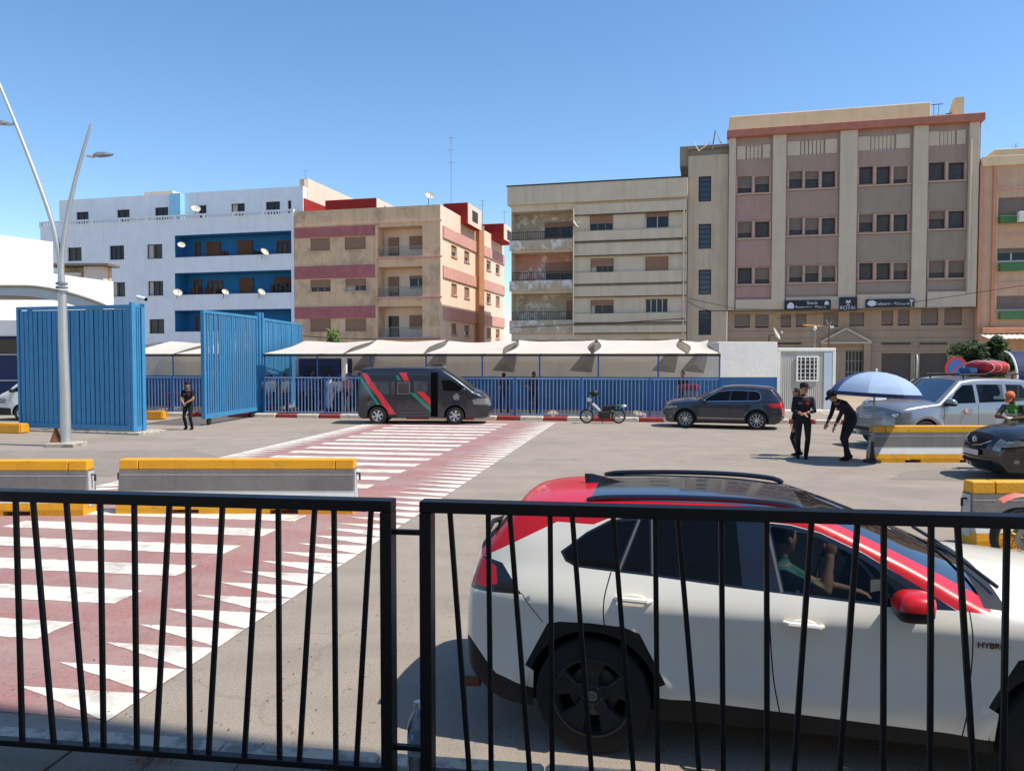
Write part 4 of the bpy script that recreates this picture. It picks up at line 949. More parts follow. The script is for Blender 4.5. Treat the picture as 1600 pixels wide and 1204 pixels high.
slat_leaf(g1, 0, L1, 0, .12, h1, 23, .22, .135); slat_leaf(g1, .0, L1, .42, .12, h1 + .02, 22, .62, .128, smat='blue_gate_shade', ribs=True)
MB().box(-.4, L1 + .5, -.25, 1.0, -.05, .08).build('track_plinth', MT['concrete_worn'], g1, bevel=.02)
for (x, y, zt) in ((L1 + .02, .0, h1 + .08), (L1 + .02, .42, h1 + .05)): MB().box(x, x + .1, y - .07, y + .08, .1, zt).build('guide_post', MT['blue_gate'], g1)
for y in (.12, .21, .30): MB().box(L1 + .03, L1 + .08, y - .03, y + .03, .25, h1 - .08).build('end_bar', MT['blue_gate'], g1)
MB().box(L1 + .025, L1 + .085, .085, .345, h1 - .08, h1 + .02).build('end_rail', MT['blue_gate'], g1); MB().box(L1 + .025, L1 + .085, .085, .345, .13, .25).build('end_rail', MT['blue_gate'], g1)
c = g1.location + Vector((math.cos(ang1), math.sin(ang1), 0)) * (L1 + .05)
sc_ = empty('security_camera', (c.x, c.y + .5, h1 + .08), ang1, 'white bullet camera on top of the gate end post', 'camera')
MB().tube([(0, 0, 0), (0, 0, .12)], .02, 6).build('mount', MT['white_metal'], sc_); MB().tube([(-.05, 0, .2), (.32, -.05, .12)], .07, 12).build('housing', MT['white_metal'], sc_, smooth=40); MB().tube([(.32, -.05, .12), (.35, -.055, .112)], .055, 12).build('lens', MT['black_void'], sc_)
a, b = G(318, 665), G(402, 650.5); dv = (b - a); ang2 = math.atan2(dv.y, dv.x); L2_ = dv.length
g2 = empty('sliding_gate', a, ang2, 'tall bright blue slatted gate running back beside the canopy', 'gate')
slat_leaf(g2, 0, L2_, 0, .25, 4.22, 24, .8, .125, frame=.1)
for x in (L2_ + .12, L2_ + .42): MB().box(x, x + .12, -.09, .09, 0, 4.4).build('guide_post', MT['blue_gate'], g2)
MB().lathe([(.0, -.04), (.12, -.04), (.13, 0), (.12, .04), (0, .04)], (L2_ - .5, 0, .13), 'y', 14).build('roller', MT['rubber'], g2); MB().lathe([(.0, -.04), (.12, -.04), (.13, 0), (.12, .04), (0, .04)], (.4, 0, .13), 'y', 14).build('roller', MT['rubber'], g2)
b2 = g2.location + Vector((math.cos(ang2), math.sin(ang2), 0)) * (L2_ + .62)
g3 = empty('sliding_gate', b2, math.atan2(1, .02), 'rear leaf of the blue slatted gate showing above the canopy', 'gate'); slat_leaf(g3, 0, 5.6, 0, .25, 4.18, 28, .8, .125, frame=.1)
# things beyond the gate
def block(name, p, sx, sy, sz, mat, label, cat, rz=0.0, bev=.04):
    return tag(MB().box(-sx / 2, sx / 2, -sy / 2, sy / 2, 0, sz).build(name, MT[mat], None, bevel=bev, loc=p, rz=rz, segs=2), label, cat)
block('kerb_block_yellow', G(244, 655), .75, .35, .34, 'barrier_yellow', 'short yellow kerb block behind the gate opening', 'kerb block', -.15)
block('kerb_block_yellow', G(14, 677) + Vector((0, .2, 0)), .95, .4, .32, 'barrier_yellow', 'yellow kerb block left of the blue gate', 'kerb block', -.2)
p = KL.pt(KL.s(252, 640), .14, 1.0); bt = empty('red_bench', p, KL.ang, 'small red table behind the railing near the guard', 'table')
MB().box(-.42, .42, -.2, .2, .72, .80).build('top', MT['kerb_red'], bt); 
for x, y in ((-.36, -.15), (.36, -.15), (-.36, .15), (.36, .15)): MB().box(x - .025, x + .025, y - .025, y + .025, 0, .72).build('leg', MT['kerb_red'], bt)

# --- lamp post with two curved arms
lp = empty('street_lamp', G(103, 697), 0, 'grey lamp post with two curved arms standing before the blue gate', 'street lamp')
YL = lp.location.y
def lpt(px, py, dy=0.0): q = PY(px, py, YL); return Vector((q.x - lp.location.x, dy, q.z))
pts = [Vector((0, 0, .12))] + [lpt(102.5, y) for y in (680, 600, 520)] + [lpt(97, 455)]
pts = [Vector((0, 0, .12)), lpt(102, 620), lpt(99, 540), lpt(97, 455)]
MB().tube(pts, [.135, .13, .12, .11], 16).build('pole', MT['galv'], lp, smooth=40)
mb = MB()
for y in (455, 449, 443): q = lpt(96.5, y); mb.lathe([(.11, -.03), (.155, -.03), (.155, .03), (.11, .03)], q, 'z', 18)
mb.build('collar', MT['lamp_grey'], lp)
def arm(pp, r0, r1, name='arm'):
    P = []
    for i in range(len(pp) - 1):
        p0, p1, p2, p3 = pp[max(i - 1, 0)], pp[i], pp[i + 1], pp[min(i + 2, len(pp) - 1)]
        for t in np.linspace(0, 1, 7)[:-1]:
            P.append(.5 * ((2 * p1) + (p2 - p0) * t + (2 * p0 - 5 * p1 + 4 * p2 - p3) * t * t + (3 * p1 - p0 - 3 * p2 + p3) * t ** 3))
    P.append(pp[-1]); n = len(P); return MB().tube(P, [r0 + (r1 - r0) * i / (n - 1) for i in range(n)], 12).build(name, MT['galv'], lp, smooth=40)
arm([lpt(95, 446), lpt(94, 410), lpt(82, 350), lpt(60, 285), lpt(25, 195), lpt(-8, 115)], .085, .04); arm([lpt(97, 446), lpt(96, 410), lpt(103, 350), lpt(118, 280), lpt(134, 222), lpt(142, 194)], .085, .03)
def luminaire(p, sgn):
    a = MB().tube([p, p + Vector((.18 * sgn, 0, -.04)), p + Vector((.3 * sgn, 0, .0))], .035, 8).build('bracket', MT['galv'], lp)
    MB().loft([[(p.x + sgn * x, w * y_, p.z + z + dz) for (y_, dz) in ((-1, 0), (-.7, h_), (.7, h_), (1, 0))] for (x, w, z, h_) in ((.2, .08, -.02, .05), (.32, .13, -.03, .10), (.55, .13, -.0, .08), (.72, .05, .02, .03))], True).build('lamp_head', MT['lamp_grey'], lp)
luminaire(lpt(136, 243), 1); luminaire(lpt(24, 193), -1)
MB().box(-.42, .42, -.35, .35, -.05, .12).build('plinth', MT['concrete_worn'], lp, bevel=.03)
pc = G(88, 697); cn = empty('concrete_pyramid', pc, .3, 'small weathered pyramid block beside the lamp post base', 'block')
MB().loft([[(-.17, -.17, 0), (.17, -.17, 0), (.17, .17, 0), (-.17, .17, 0)], [(-.03, -.03, .52), (.03, -.03, .52), (.03, .03, .52), (-.03, .03, .52)]]).build('body', MT['rust'], cn, bevel=.012)

# --- concrete barriers
BP = [(.24, .0), (.24, .10), (.225, .20), (.16, .33), (.115, .70), (.10, .86)]
def bw_(z): return float(np.interp(z, [p[1] for p in BP], [p[0] for p in BP]))
def barrier(p, rz, L, label):
    e = empty('concrete_barrier', p, rz, label, 'barrier', 'yellow topped concrete barriers')
    def band(name, z0, z1, m, ext=0.0, x0=-L / 2, x1=L / 2, bev=.0):
        zs = sorted({z0, z1} | {q[1] for q in BP if z0 < q[1] < z1}); mb = MB()
        ring = [(-(bw_(z) + ext), z) for z in zs] + [((bw_(z) + ext), z) for z in zs[::-1]]
        mb.prism(ring, x0, x1, 'yz'); return mb.build(name, MT[m], e, bevel=bev)
    band('base_band', .075, .20, 'barrier_yellow')
    for (a, b) in ((-L / 2, -L * .27), (-L * .15, L * .15), (L * .27, L / 2)): band('foot', 0, .074, 'barrier_yellow', 0, a, b)
    band('light_band', .201, .36, 'barrier_light'); band('grey_band', .361, .70, 'barrier_grey'); band('white_line', .612, .622, 'barrier_light', .003, -L / 2 + .004, L / 2 - .004)
    # top blocks: three pieces with a visible joint near each end
    for (a, b) in ((-L / 2, -L / 2 + .3), (-L / 2 + .31, L / 2 - .31), (L / 2 - .3, L / 2)): band('top_block', .701, .86, 'barrier_yellow', .002, a, b, .012)
    for sx in (-1, 1):
        MB().box(sx * L / 2 - .012 if sx < 0 else sx * L / 2 + .001, sx * L / 2 - .001 if sx < 0 else sx * L / 2 + .012, -.09, .09, .12, .68).build('end_plate', MT['barrier_light'], e)
        MB().tube([(sx * (L / 2), 0, .62), (sx * (L / 2 + .07), 0, .62), (sx * (L / 2 + .07), 0, .52)], .018, 6).build('hook', MT['rail_dark'], e)
    return e
def place_bar(pxl, pxr, pyb, L, label, rz=None, yaw=0.0):
    a, b = G(pxl, pyb), G(pxr, pyb); m = (a + b) / 2; barrier((m.x, m.y + .24, 0), yaw, L or (b - a).length, label)
place_bar(181, 551, 803, None, 'barrier in the middle of the crossing, right of the gap')
place_bar(-230, 130, 806, None, 'barrier cut off by the left edge of the photo')
a = G(1368, 722.5); barrier((a.x + 1.55, a.y + .26, 0), 0.0, 3.1, 'barrier under the blue umbrella, in front of the silver car')
a = G(1529, 858); barrier((a.x + 1.6, a.y + .24, 0), -.02, 3.2, 'barrier at the right edge behind the motorcycle')

# --- portable cabin
CY = 34.6
a = G(1213.5, 645); cx0 = PY(1214, 600, CY).x; cx1 = PY(1309.5, 600, CY).x; cz = PY(1260, 543.5, CY).z; w = cx1 - cx0
cb = empty('portable_cabin', (cx0, CY, 0), .10, 'white portable cabin with a barred window beside the wall', 'cabin')
mb = MB(); nx = 26
for i in range(nx):
    xa, xb = .1 + (w - .2) * i / nx, .1 + (w - .2) * (i + 1) / nx; m_ = (xa + xb) / 2
    mb.quad((xa, .02, .15), (m_ - .02, .02, .15), (m_ - .02, .02, cz - .15), (xa, .02, cz - .15)).quad((m_ - .02, .02, .15), (m_, .035, .15), (m_, .035, cz - .15), (m_ - .02, .02, cz - .15)).quad((m_, .035, .15), (xb - .02, .035, .15), (xb - .02, .035, cz - .15), (m_, .035, cz - .15)).quad((xb - .02, .035, .15), (xb, .02, .15), (xb, .02, cz - .15), (xb - .02, .035, cz - .15))
mb.build('front_wall', MT['container'], cb, fix=False)
MB().box(.02, w - .02, .04, 5.8, .15, cz - .16).build('shell', MT['container'], cb)
MB().box(0, w, -.03, 5.9, cz - .15, cz).build('roof_frame', MT['container_trim'], cb, bevel=.02); MB().box(0, w, -.02, 5.9, .0, .15).build('floor_frame', MT['container_trim'], cb, bevel=.02)
for x in (0, w - .14): MB().box(x, x + .14, -.025, .1, .15, cz - .15).build('corner_post', MT['container_trim'], cb)
MB().box(w * .80, w - .15, -.012, .018, .16, cz - .16).build('door_panel', MT['container_blue'], cb)
wx0, wx1 = w * .32, w * .70; wz1 = cz - .35; wz0 = wz1 - 1.15
f = MB().box(wx0, wx1, -.05, -.0, wz0, wz0 + .08).box(wx0, wx1, -.05, 0, wz1 - .08, wz1).box(wx0, wx0 + .08, -.05, 0, wz0 + .08, wz1 - .08).box(wx1 - .08, wx1, -.05, 0, wz0 + .08, wz1 - .08).build('window', MT['container_trim'], cb)
MB().box(wx0 + .08, wx1 - .08, -.012, -.004, wz0 + .08, wz1 - .08).build('pane', MT['glass_dark'], f)
mb = MB()
for i in range(1, 5): x = wx0 + (wx1 - wx0) * i / 5; mb.box(x - .022, x + .022, -.06, -.03, wz0 + .08, wz1 - .08)
for i in range(1, 6): z = wz0 + (wz1 - wz0) * i / 6; mb.box(wx0 + .08, wx1 - .08, -.045, -.028, z - .012, z + .012)
mb.build('window_bars', MT['container_trim'], f)
# aerial and dish on the cabin roof
ae = empty('roof_aerial', (cx0 + w * .93, CY + .6, cz), 0, 'yagi aerial with yellow boom on the white cabin', 'aerial')
MB().tube([(0, 0, 0), (0, 0, 1.05)], .035, 8).build('mast', MT['rust'], ae); MB().tube([(.15, 0, .98), (-1.15, .1, 1.05)], .022, 6).build('boom', MT['gold_rim'], ae)
mb = MB()
for i in range(9): x = -.05 - i * .13; mb.tube([(x, -.22 + .012 * i, 1.0 + .005 * i), (x, .22 - .012 * i, 1.0 + .005 * i)], .008, 4)
mb.bar((.1, 0, .8), (-.15, 0, 1.3), .06, .02); mb.bar((.1, 0, 1.2), (-.1, 0, .75), .06, .02); mb.build('elements', MT['rail_metal'], ae)
MB().box(.02, .2, -.05, .05, .92, 1.0).build('amplifier', MT['white_metal'], ae)
l2 = empty('flood_lamp', (cx0 + w * .68, CY + .5, cz), 0, 'small white lamp on a thin mast on the cabin roof', 'lamp')
MB().tube([(0, 0, 0), (0, 0, .85)], .02, 6).build('mast', MT['rail_metal'], l2); MB().ellipsoid((0, 0, .9), (.08, .08, .1), 10, 6).build('lamp_head', MT['white_metal'], l2)
dish((cx0 + .12, CY + .7, cz + .62), 1.05, math.radians(28), .42, 'round dish at the left corner of the cabin roof', .6)

# --- traffic signs behind the silver car
ns = empty('no_parking_sign', PY(1494, 600, 27) * 1, 0, 'round blue and red no parking sign behind the roof rack', 'sign'); ns.location.z = 0
zc_ = PY(1494, 575, 27).z
MB().tube([(0, .04, 0), (0, .04, zc_ + .2)], .03, 8).build('post', MT['galv'], ns)
MB().lathe([(0, 0), (.40, 0), (.40, .02), (0, .02)], (0, 0, zc_), 'y', 32).build('red_disc', MT['sign_red'], ns); MB().lathe([(0, -.006), (.30, -.006), (.30, -.001), (0, -.001)], (0, 0, zc_), 'y', 32).build('blue_disc', MT['sign_blue'], ns)
for d_ in (1, -1): MB().bar((-.2, -.011, zc_ - .2 * d_), (.2, -.011, zc_ + .2 * d_), .006, .045, (0, 0, 1)).build('red_bar', MT['sign_red'], ns) if d_ == 1 else None
rs = empty('road_sign', (PY(1432, 600, 30).x, 30, 0), 1.2, 'traffic sign seen edge on, left of the no parking sign', 'sign'); zc_ = PY(1432, 572, 30).z
MB().tube([(0, .03, 0), (0, .03, zc_ + .5)], .035, 8).build('post', MT['green_paint'], rs); MB().lathe([(0, 0), (.46, 0), (.46, .025), (0, .025)], (0, 0, zc_), 'y', 28).build('disc', MT['white_metal'], rs)

# --- parasol
ub = empty('parasol', G(1362.5, 722), 0, 'blue street parasol standing by the barrier', 'parasol'); YU = ub.location.y
zt_ = PY(1367, 580.5, YU).z; zr = PY(1367, 613, YU).z
MB().tube([(0, 0, 0), (.04, 0, zt_ - .03)], .022, 8).build('pole', MT['rail_metal'], ub); MB().lathe([(.0, .0), (.2, 0), (.2, .06), (.05, .1), (.03, .5), (0, .5)], (0, 0, 0), 'z', 16).build('base', MT['rail_dark'], ub)
R_, nseg = 1.0, 8; top = Vector((.07, 0, zt_))
tl = Matrix.Rotation(math.radians(3), 4, 'Y')
for i in range(nseg):
    mb = MB(); ns_ = 6; rows_ = 6
    for r_ in range(rows_ + 1):
        t = r_ / rows_
        for s_ in range(ns_ + 1):
            a0 = 2 * math.pi * (i + s_ / ns_) / nseg + .2; sag = 1 - .06 * math.sin(math.pi * s_ / ns_) * t
            rr = R_ * math.sin(t * 1.25) / math.sin(1.25) * sag; zz = -(zt_ - zr) * (1 - math.cos(t * 1.25)) / (1 - math.cos(1.25)) - .0
            mb.v.append(tuple(top + tl @ Vector((rr * math.cos(a0), rr * math.sin(a0), zz))))
    for r_ in range(rows_):
        for s_ in range(ns_): q = r_ * (ns_ + 1) + s_; mb.f.append((q, q + 1, q + ns_ + 2, q + ns_ + 1)); mb.m.append(0)
    mb.build('canopy_panel', MT['umbrella_light' if i in (4, 5, 6, 0, 2) else 'umbrella_dark'], ub, smooth=True, fix=False)
    vl = MB()
    for s_ in range(ns_):
        p0, p1 = Vector(mb.v[-(ns_ + 1) + s_]), Vector(mb.v[-(ns_ + 1) + s_ + 1]); vl.quad(p0, p1, p1 + Vector((0, 0, -.09)), p0 + Vector((0, 0, -.09)))
    vl.build('valance', MT['umbrella_navy'], ub, fix=False)
    a0 = 2 * math.pi * i / nseg + .2; MB().tube([top + Vector((0, 0, -.04)), top + tl @ Vector((R_ * .6 * math.cos(a0), R_ * .6 * math.sin(a0), -.16)), top + tl @ Vector((R_ * .98 * math.cos(a0), R_ * .98 * math.sin(a0), zr - zt_ - .01))], .006, 4).build('rib', MT['rail_metal'], ub)
MB().ellipsoid(top + Vector((0, 0, .03)), (.03, .03, .05), 8, 5).build('finial', MT['white_metal'], ub)

# --- trees
def tree(name, loc, R3, n, lm, label, trunk_h, leaf=.16):
    e = empty(name, loc, 0, label, 'tree'); mb = MB()
    mb.tube([(0, 0, 0), (.05, 0, trunk_h * .6), (0, .05, trunk_h)], [.14, .1, .07], 8)
    ctr = Vector((0, 0, trunk_h + R3[2] * .45)); cl = []
    for i in range(14):
        d = Vector((random.gauss(0, 1), random.gauss(0, 1), random.gauss(0, .8))).normalized(); c_ = ctr + Vector((d.x * R3[0], d.y * R3[1], d.z * R3[2])) * random.uniform(.35, .85); cl.append((c_, random.uniform(.22, .42)))
        mb.tube([(0, 0, trunk_h * .8), (c_ * .5 + Vector((0, 0, trunk_h * .4))), c_], [.05, .03, .012], 5)
    mb.build('trunk', MT['bark'], e)
    lf = MB()
    for i in range(n):
        c_, r_ = random.choice(cl); d = Vector((random.gauss(0, 1), random.gauss(0, 1), random.gauss(0, 1))).normalized() * r_ * random.random() ** .4 * max(R3)
        p = c_ + Vector((d.x, d.y, d.z * .8)); u = Vector((random.gauss(0, 1), random.gauss(0, 1), random.gauss(0, .6))).normalized(); w_ = u.orthogonal().normalized(); l_ = leaf * random.uniform(.6, 1.3)
        lf.quad(p - u * l_, p + w_ * l_ * .45, p + u * l_, p - w_ * l_ * .45)
    tag(lf.build('crown', MT[lm], e, fix=False), kind='stuff')
    return e
p = WL.pt(WL.s(486, 560), 0, 3.2); tree('small_tree', p, (.45, .45, .9), 900, 'leaf_light', 'small light green tree rising behind the canopy at the gate end', 2.7, .12)
for (px, d_, rr, n, lab) in ((1508, 44, 1.6, 2200, 'left dark green bushy tree in front of the mauve block'), (1548, 43, 1.8, 2600, 'right dark green bushy tree in front of the orange building')):
    p = PY(px, 600, d_); tree('bushy_tree', (p.x, d_, 0), (rr, 1.3, 1.1), n, 'leaf', lab, 1.9, .17)
bl = PY(1588, 560, 41); aw = empty('blue_awning', (bl.x - .6, 41, 0), -.25, 'dark blue arched awning at the far right behind the bushes', 'awning')
mb = MB()
for i in range(9):
    t0, t1 = math.pi * .5 * i / 9, math.pi * .5 * (i + 1) / 9
    mb.quad((0, 1.8 * math.cos(t0) * -1, 1.3 + 1.5 * math.sin(t0)), (6, 1.8 * math.cos(t0) * -1, 1.3 + 1.5 * math.sin(t0)), (6, -1.8 * math.cos(t1), 1.3 + 1.5 * math.sin(t1)), (0, -1.8 * math.cos(t1), 1.3 + 1.5 * math.sin(t1)))
mb.build('cover', MT['umbrella_navy'], aw, smooth=True, fix=False)
mb = MB().tube([(-.01, -1.8 * math.cos(t), 1.3 + 1.5 * math.sin(t)) for t in np.linspace(0, math.pi / 2, 10)], .05, 6); mb.build('frame', MT['white_metal'], aw)
for x in (.05, 5.9): MB().tube([(x, -1.75, 0), (x, -1.75, 1.35)], .04, 6).build('post', MT['white_metal'], aw)

# ------------------------------------------------------------------ vehicles
def pip(poly, P):
    x, z = P[:, 0], P[:, 1]; ins = np.zeros(len(P), bool); n = len(poly)
    for i in range(n):
        x0, z0 = poly[i]; x1, z1 = poly[(i + 1) % n]
        c = ((z0 > z) != (z1 > z)); d = (z1 - z0) if abs(z1 - z0) > 1e-12 else 1e-12
        ins ^= c & (x < (x1 - x0) * (z - z0) / d + x0)
    return ins
def densify(poly, step, closed=True):
    out = []; n = len(poly)
    for i in range(n if closed else n - 1):
        a, b = np.array(poly[i]), np.array(poly[(i + 1) % n]); k = max(1, int(np.ceil(np.hypot(*(b - a)) / step)))
        for t in range(k): out.append(tuple(a + (b - a) * t / k))
    if not closed: out.append(tuple(poly[-1]))
    return out
def spline(pp, step):
    pp = [np.array(p, float) for p in pp]; out = []
    for i in range(len(pp) - 1):
        p0 = pp[i - 1] if i else 2 * pp[0] - pp[1]; p1, p2 = pp[i], pp[i + 1]; p3 = pp[i + 2] if i + 2 < len(pp) else 2 * pp[-1] - pp[-2]
        k = max(2, int(np.ceil(np.hypot(*(p2 - p1)) / step)))
        for t in np.linspace(0, 1, k, endpoint=False): out.append(.5 * (2 * p1 + (p2 - p0) * t + (2 * p0 - 5 * p1 + 4 * p2 - p3) * t * t + (3 * p1 - p0 - 3 * p2 + p3) * t ** 3))
    out.append(pp[-1]); return [tuple(p) for p in out]
def smooth_table(tab, sig, n=400):
    xs = np.array([t[0] for t in tab]); ys = np.array([t[1] for t in tab]); g = np.linspace(xs[0] - .3, xs[-1] + .3, n); v = np.interp(g, xs, ys)
    d = g[1] - g[0]; k = max(1, int(3 * sig / d)); w = np.exp(-.5 * (np.arange(-k, k + 1) * d / sig) ** 2); w /= w.sum()
    return g, np.convolve(np.pad(v, k, 'edge'), w, 'valid')
def offset_poly(poly, d):
    P = np.array(poly); a = np.roll(P, 1, 0); b = np.roll(P, -1, 0); t1 = P - a; t2 = b - P
    n1 = np.stack([t1[:, 1], -t1[:, 0]], 1) / np.hypot(*t1.T)[:, None]; n2 = np.stack([t2[:, 1], -t2[:, 0]], 1) / np.hypot(*t2.T)[:, None]
    n = n1 + n2; n /= np.maximum(np.hypot(*n.T), .3)[:, None]
    area = .5 * np.sum(P[:, 0] * b[:, 1] - b[:, 0] * P[:, 1]); s = 1 if area > 0 else -1
    return [tuple(q) for q in P + n * d * s]
def strip_poly(line, w):
    P = np.array(line); t = np.gradient(P, axis=0); n = np.stack([-t[:, 1], t[:, 0]], 1) / np.hypot(*t.T)[:, None]
    return [tuple(q) for q in P + n * w / 2] + [tuple(q) for q in (P - n * w / 2)[::-1]]
def make_wheel(car, x, side, yo, R, w, style, rimR):
    """tyre with rim; yo is the outer face distance from the centre line"""
    cy = side * (yo - w / 2); c = (x, cy, R)
    prof = [(rimR, -.46), (R * .86, -.5), (R * .95, -.47), (R * .99, -.36), (R, -.2), (R, .2), (R * .99, .36), (R * .95, .47), (R * .86, .5), (rimR, .46)]
    ty = MB().lathe([(r, h * w) for r, h in prof], c, 'y', 40).build('wheel', MT['rubber'], car, smooth=35)
    o = side; m = MT['rim_black' if style == 'rav' else 'rim_silver' if style != 'steel' else 'engine_grey']
    rm = MB().lathe([(rimR * 1.02, o * w * .47), (rimR * .97, o * w * .49), (rimR * .93, o * w * .40), (rimR * .90, o * w * .1)], c, 'y', 36)
    rm.build('rim', m, ty, smooth=35)
    MB().lathe([(rimR * .90, o * w * .1), (rimR * .90, -o * w * .3), (rimR * .9, -o * w * .32), (0.02, -o * w * .32)], c, 'y', 30).build('rim_barrel', MT['rim_black'], ty)
    n = 5 if style == 'rav' else 10 if style == 'ten' else 6; sp = MB()
    for i in range(n):
        a = 2 * math.pi * (i + .25) / n
        ca, sa = math.cos(a), math.sin(a)
        def pt(r, t, d): return Vector((x + r * ca - t * sa, cy + o * d, R + r * sa + t * ca))
        w0, w1 = (.045, .105) if style == 'rav' else (.02, .02) if style == 'ten' else (.04, .05)
        d0, d1 = w * .30, w * .42
        rr = [(.05, w0 * 1.2, d0), (rimR * .5, w0, d0 + .005), (rimR * .94, w1, d1)]
        rings = [[pt(r, -t, d - .03), pt(r, t, d - .03), pt(r, t * .8, d), pt(r, -t * .8, d)] for r, t, d in rr]
        sp.loft(rings)
    sp.lathe([(.0, o * w * .34), (.055, o * w * .34), (.07, o * w * .30), (.07, o * w * .1)], c, 'y', 20)
    sp.build('spokes', m, ty, bevel=.004)
    MB().lathe([(.0, o * w * .352), (.031, o * w * .352), (.033, o * w * .34)], c, 'y', 20).build('hub_cap', MT['chrome'], ty)
    if style == 'rav':
        mb = MB()
        for (rx, rz, cx_, cz_) in ((.024, .016, 0, 0), (.010, .016, 0, 0), (.017, .007, 0, .009)):
            mb.tube([(x + cx_ + rx * math.cos(t), cy + o * (w * .352 + .001), R + cz_ + rz * math.sin(t)) for t in np.linspace(0, 2 * math.pi, 18)], .0018, 4)
        mb.build('emblem', MT['rim_black'], ty)
        mb = MB()
        for i in range(5): a = 2 * math.pi * (i + .75) / 5; mb.lathe([(0, o * w * .33), (.008, o * w * .33), (.009, o * w * .28)], (x + .057 * math.cos(a), cy, R + .057 * math.sin(a)), 'y', 8)
        mb.build('wheel_nut', MT['chrome'], ty)
        MB().lathe([(.03, -o * .02), (.16, -o * .02), (.16, -o * .005), (.03, -o * .005)], c, 'y', 30).build('brake_disc', MT['engine_grey'], ty)
    ww = MB(); an = np.linspace(-.12, math.pi + .12, 16)
    for r_, h_ in ((R * 1.14, o * w * .42), (R * 1.16, -o * w * .9), (.02, -o * w * .9)): ww.v += [(x + r_ * math.cos(t), cy + h_, R + r_ * math.sin(t)) for t in an]
    for i in range(2):
        for j in range(15): q = i * 16 + j; ww.f.append((q, q + 1, q + 17, q + 16)); ww.m.append(0)
    ww.build('wheel_well', MT['seam'], car, fix=False)
    return ty
def car(name, S, loc, yaw, label, pal, cat='car', scale=1.0, step=.05, group=None):
    e = empty(name, loc, yaw, label, cat, group); e.scale = (scale,) * 3
    gz, gw = smooth_table(S['zw'], S.get('zsig', .03)); gx, gf = smooth_table(S['xw'], .06)
    prof = []; seg_idx = []
    for nm, pts, cr in S['segs']:
        q = spline(pts, step); a = len(prof) - 1 if prof else 0; prof += q if not prof else q[1:]; seg_idx.append((nm, a, len(prof) - 1, cr))
    PR = np.array(prof); r0 = S.get('edge', .05)
    A, B = PR[:-1], PR[1:]; BA = B - A; LL = (BA ** 2).sum(1)
    NRM = np.gradient(PR, axis=0); NRM = np.stack([-NRM[:, 1], NRM[:, 0]], 1); NRM /= np.hypot(*NRM.T)[:, None]
    def dist(x, z):
        P = np.stack([x, z], 1)[:, None, :]; t = np.clip(((P - A) * BA).sum(2) / LL, 0, 1); Q = A + t[..., None] * BA; return np.sqrt(((P - Q) ** 2).sum(2)).min(1)
    def Wf(x, z):
        x, z = np.atleast_1d(np.asarray(x, float)), np.atleast_1d(np.asarray(z, float))
        w = np.interp(z, gz, gw) * np.interp(x, gx, gf)
        for (cx, cz, Ra, fl) in S['arch_f']: r = np.hypot(x - cx, z - cz); w = w + fl * np.exp(-((r - Ra) / .085) ** 2)
        u = np.clip(1 - dist(x, z) / r0, 0, .97); return w - .8 * r0 * (1 - np.sqrt(1 - u * u))
    # --- side panels
    out = [tuple(p) for p in prof] + [tuple(p) for p in densify([prof[-1]] + S['bottom'] + [prof[0]], step, False)[1:-1]]
    regs = [(n, m, p) for (n, m, p) in S['regions']]
    polys = [out] + [densify(p, step) for (_, _, p) in regs]
    V, E = [], []
    for p in polys:
        k = len(V); V += [Vector(q) for q in p]; E += [(k + i, k + (i + 1) % len(p)) for i in range(len(p))]
    xs = np.arange(PR[:, 0].min(), PR[:, 0].max(), step); zs = np.arange(.15, PR[:, 1].max(), step)
    gx2, gz2 = np.meshgrid(xs, zs); gp = np.stack([gx2.ravel() + .37 * step * (np.arange(gx2.size) // len(xs) % 2), gz2.ravel()], 1); gp = gp[pip(out, gp)]
    gp = gp[dist(gp[:, 0], gp[:, 1]) > 1.25 * r0]
    for q_ in (.12, .3, .5, .75, 1.0): ip = PR - NRM * (q_ * r0); ip = ip[pip(out, ip)]; ip = ip[np.abs(dist(ip[:, 0], ip[:, 1]) - q_ * r0) < .12 * r0]; gp = np.vstack([gp, ip])
    V += [Vector(q) for q in gp]
    ov, oe, of, *_ = delaunay_2d_cdt(V, E, [], 0, 1e-5)
    ov = np.array([tuple(v) for v in ov]); of = np.array([f for f in of if len(f) == 3]); cen = ov[of].mean(1); ins = pip(out, cen)
    lab = np.full(len(of), -1); lab[~ins] = -2
    for i in range(len(regs) - 1, -1, -1): lab[pip(regs[i][2], cen) & ins] = i
    yv = Wf(ov[:, 0], ov[:, 1])
    groups = {}
    for i in range(-1, len(regs)):
        nm, mt = ('body_side', 'PAINT') if i < 0 else regs[i][:2]
        if nm is None: continue
        groups[(nm, mt, i)] = [i]
    for (nm, mt, _i), ids in groups.items():
        fs = of[np.isin(lab, ids)]
        if len(fs) == 0: continue
        used, inv = np.unique(fs, return_inverse=True); F = inv.reshape(fs.shape)
        # split into left and right objects
        for sd in (-1, 1):
            mb = MB(); mb.v = [(ov[i, 0], sd * yv[i], ov[i, 1]) for i in used]; ff = [tuple(int(k) for k in f) for f in F]
            a, b, c = (ov[used[F[0][k]]] for k in range(3)); ccw = (b[0] - a[0]) * (c[1] - a[1]) - (b[1] - a[1]) * (c[0] - a[0]) > 0
            mb.f = []
            for f in ff:
                a, b, c = (ov[used[k]] for k in f); pos_ = (b[0] - a[0]) * (c[1] - a[1]) - (b[1] - a[1]) * (c[0] - a[0]) > 0
                mb.f.append(f if pos_ == (sd < 0) else f[::-1])
            mb.m = [0] * len(mb.f); mb.build(nm, MT[pal.get(mt, mt)], e, smooth=True, fix=False)
    # --- top strip
    tg = np.gradient(PR, axis=0); nr = np.stack([-tg[:, 1], tg[:, 0]], 1); nr /= np.hypot(*nr.T)[:, None]
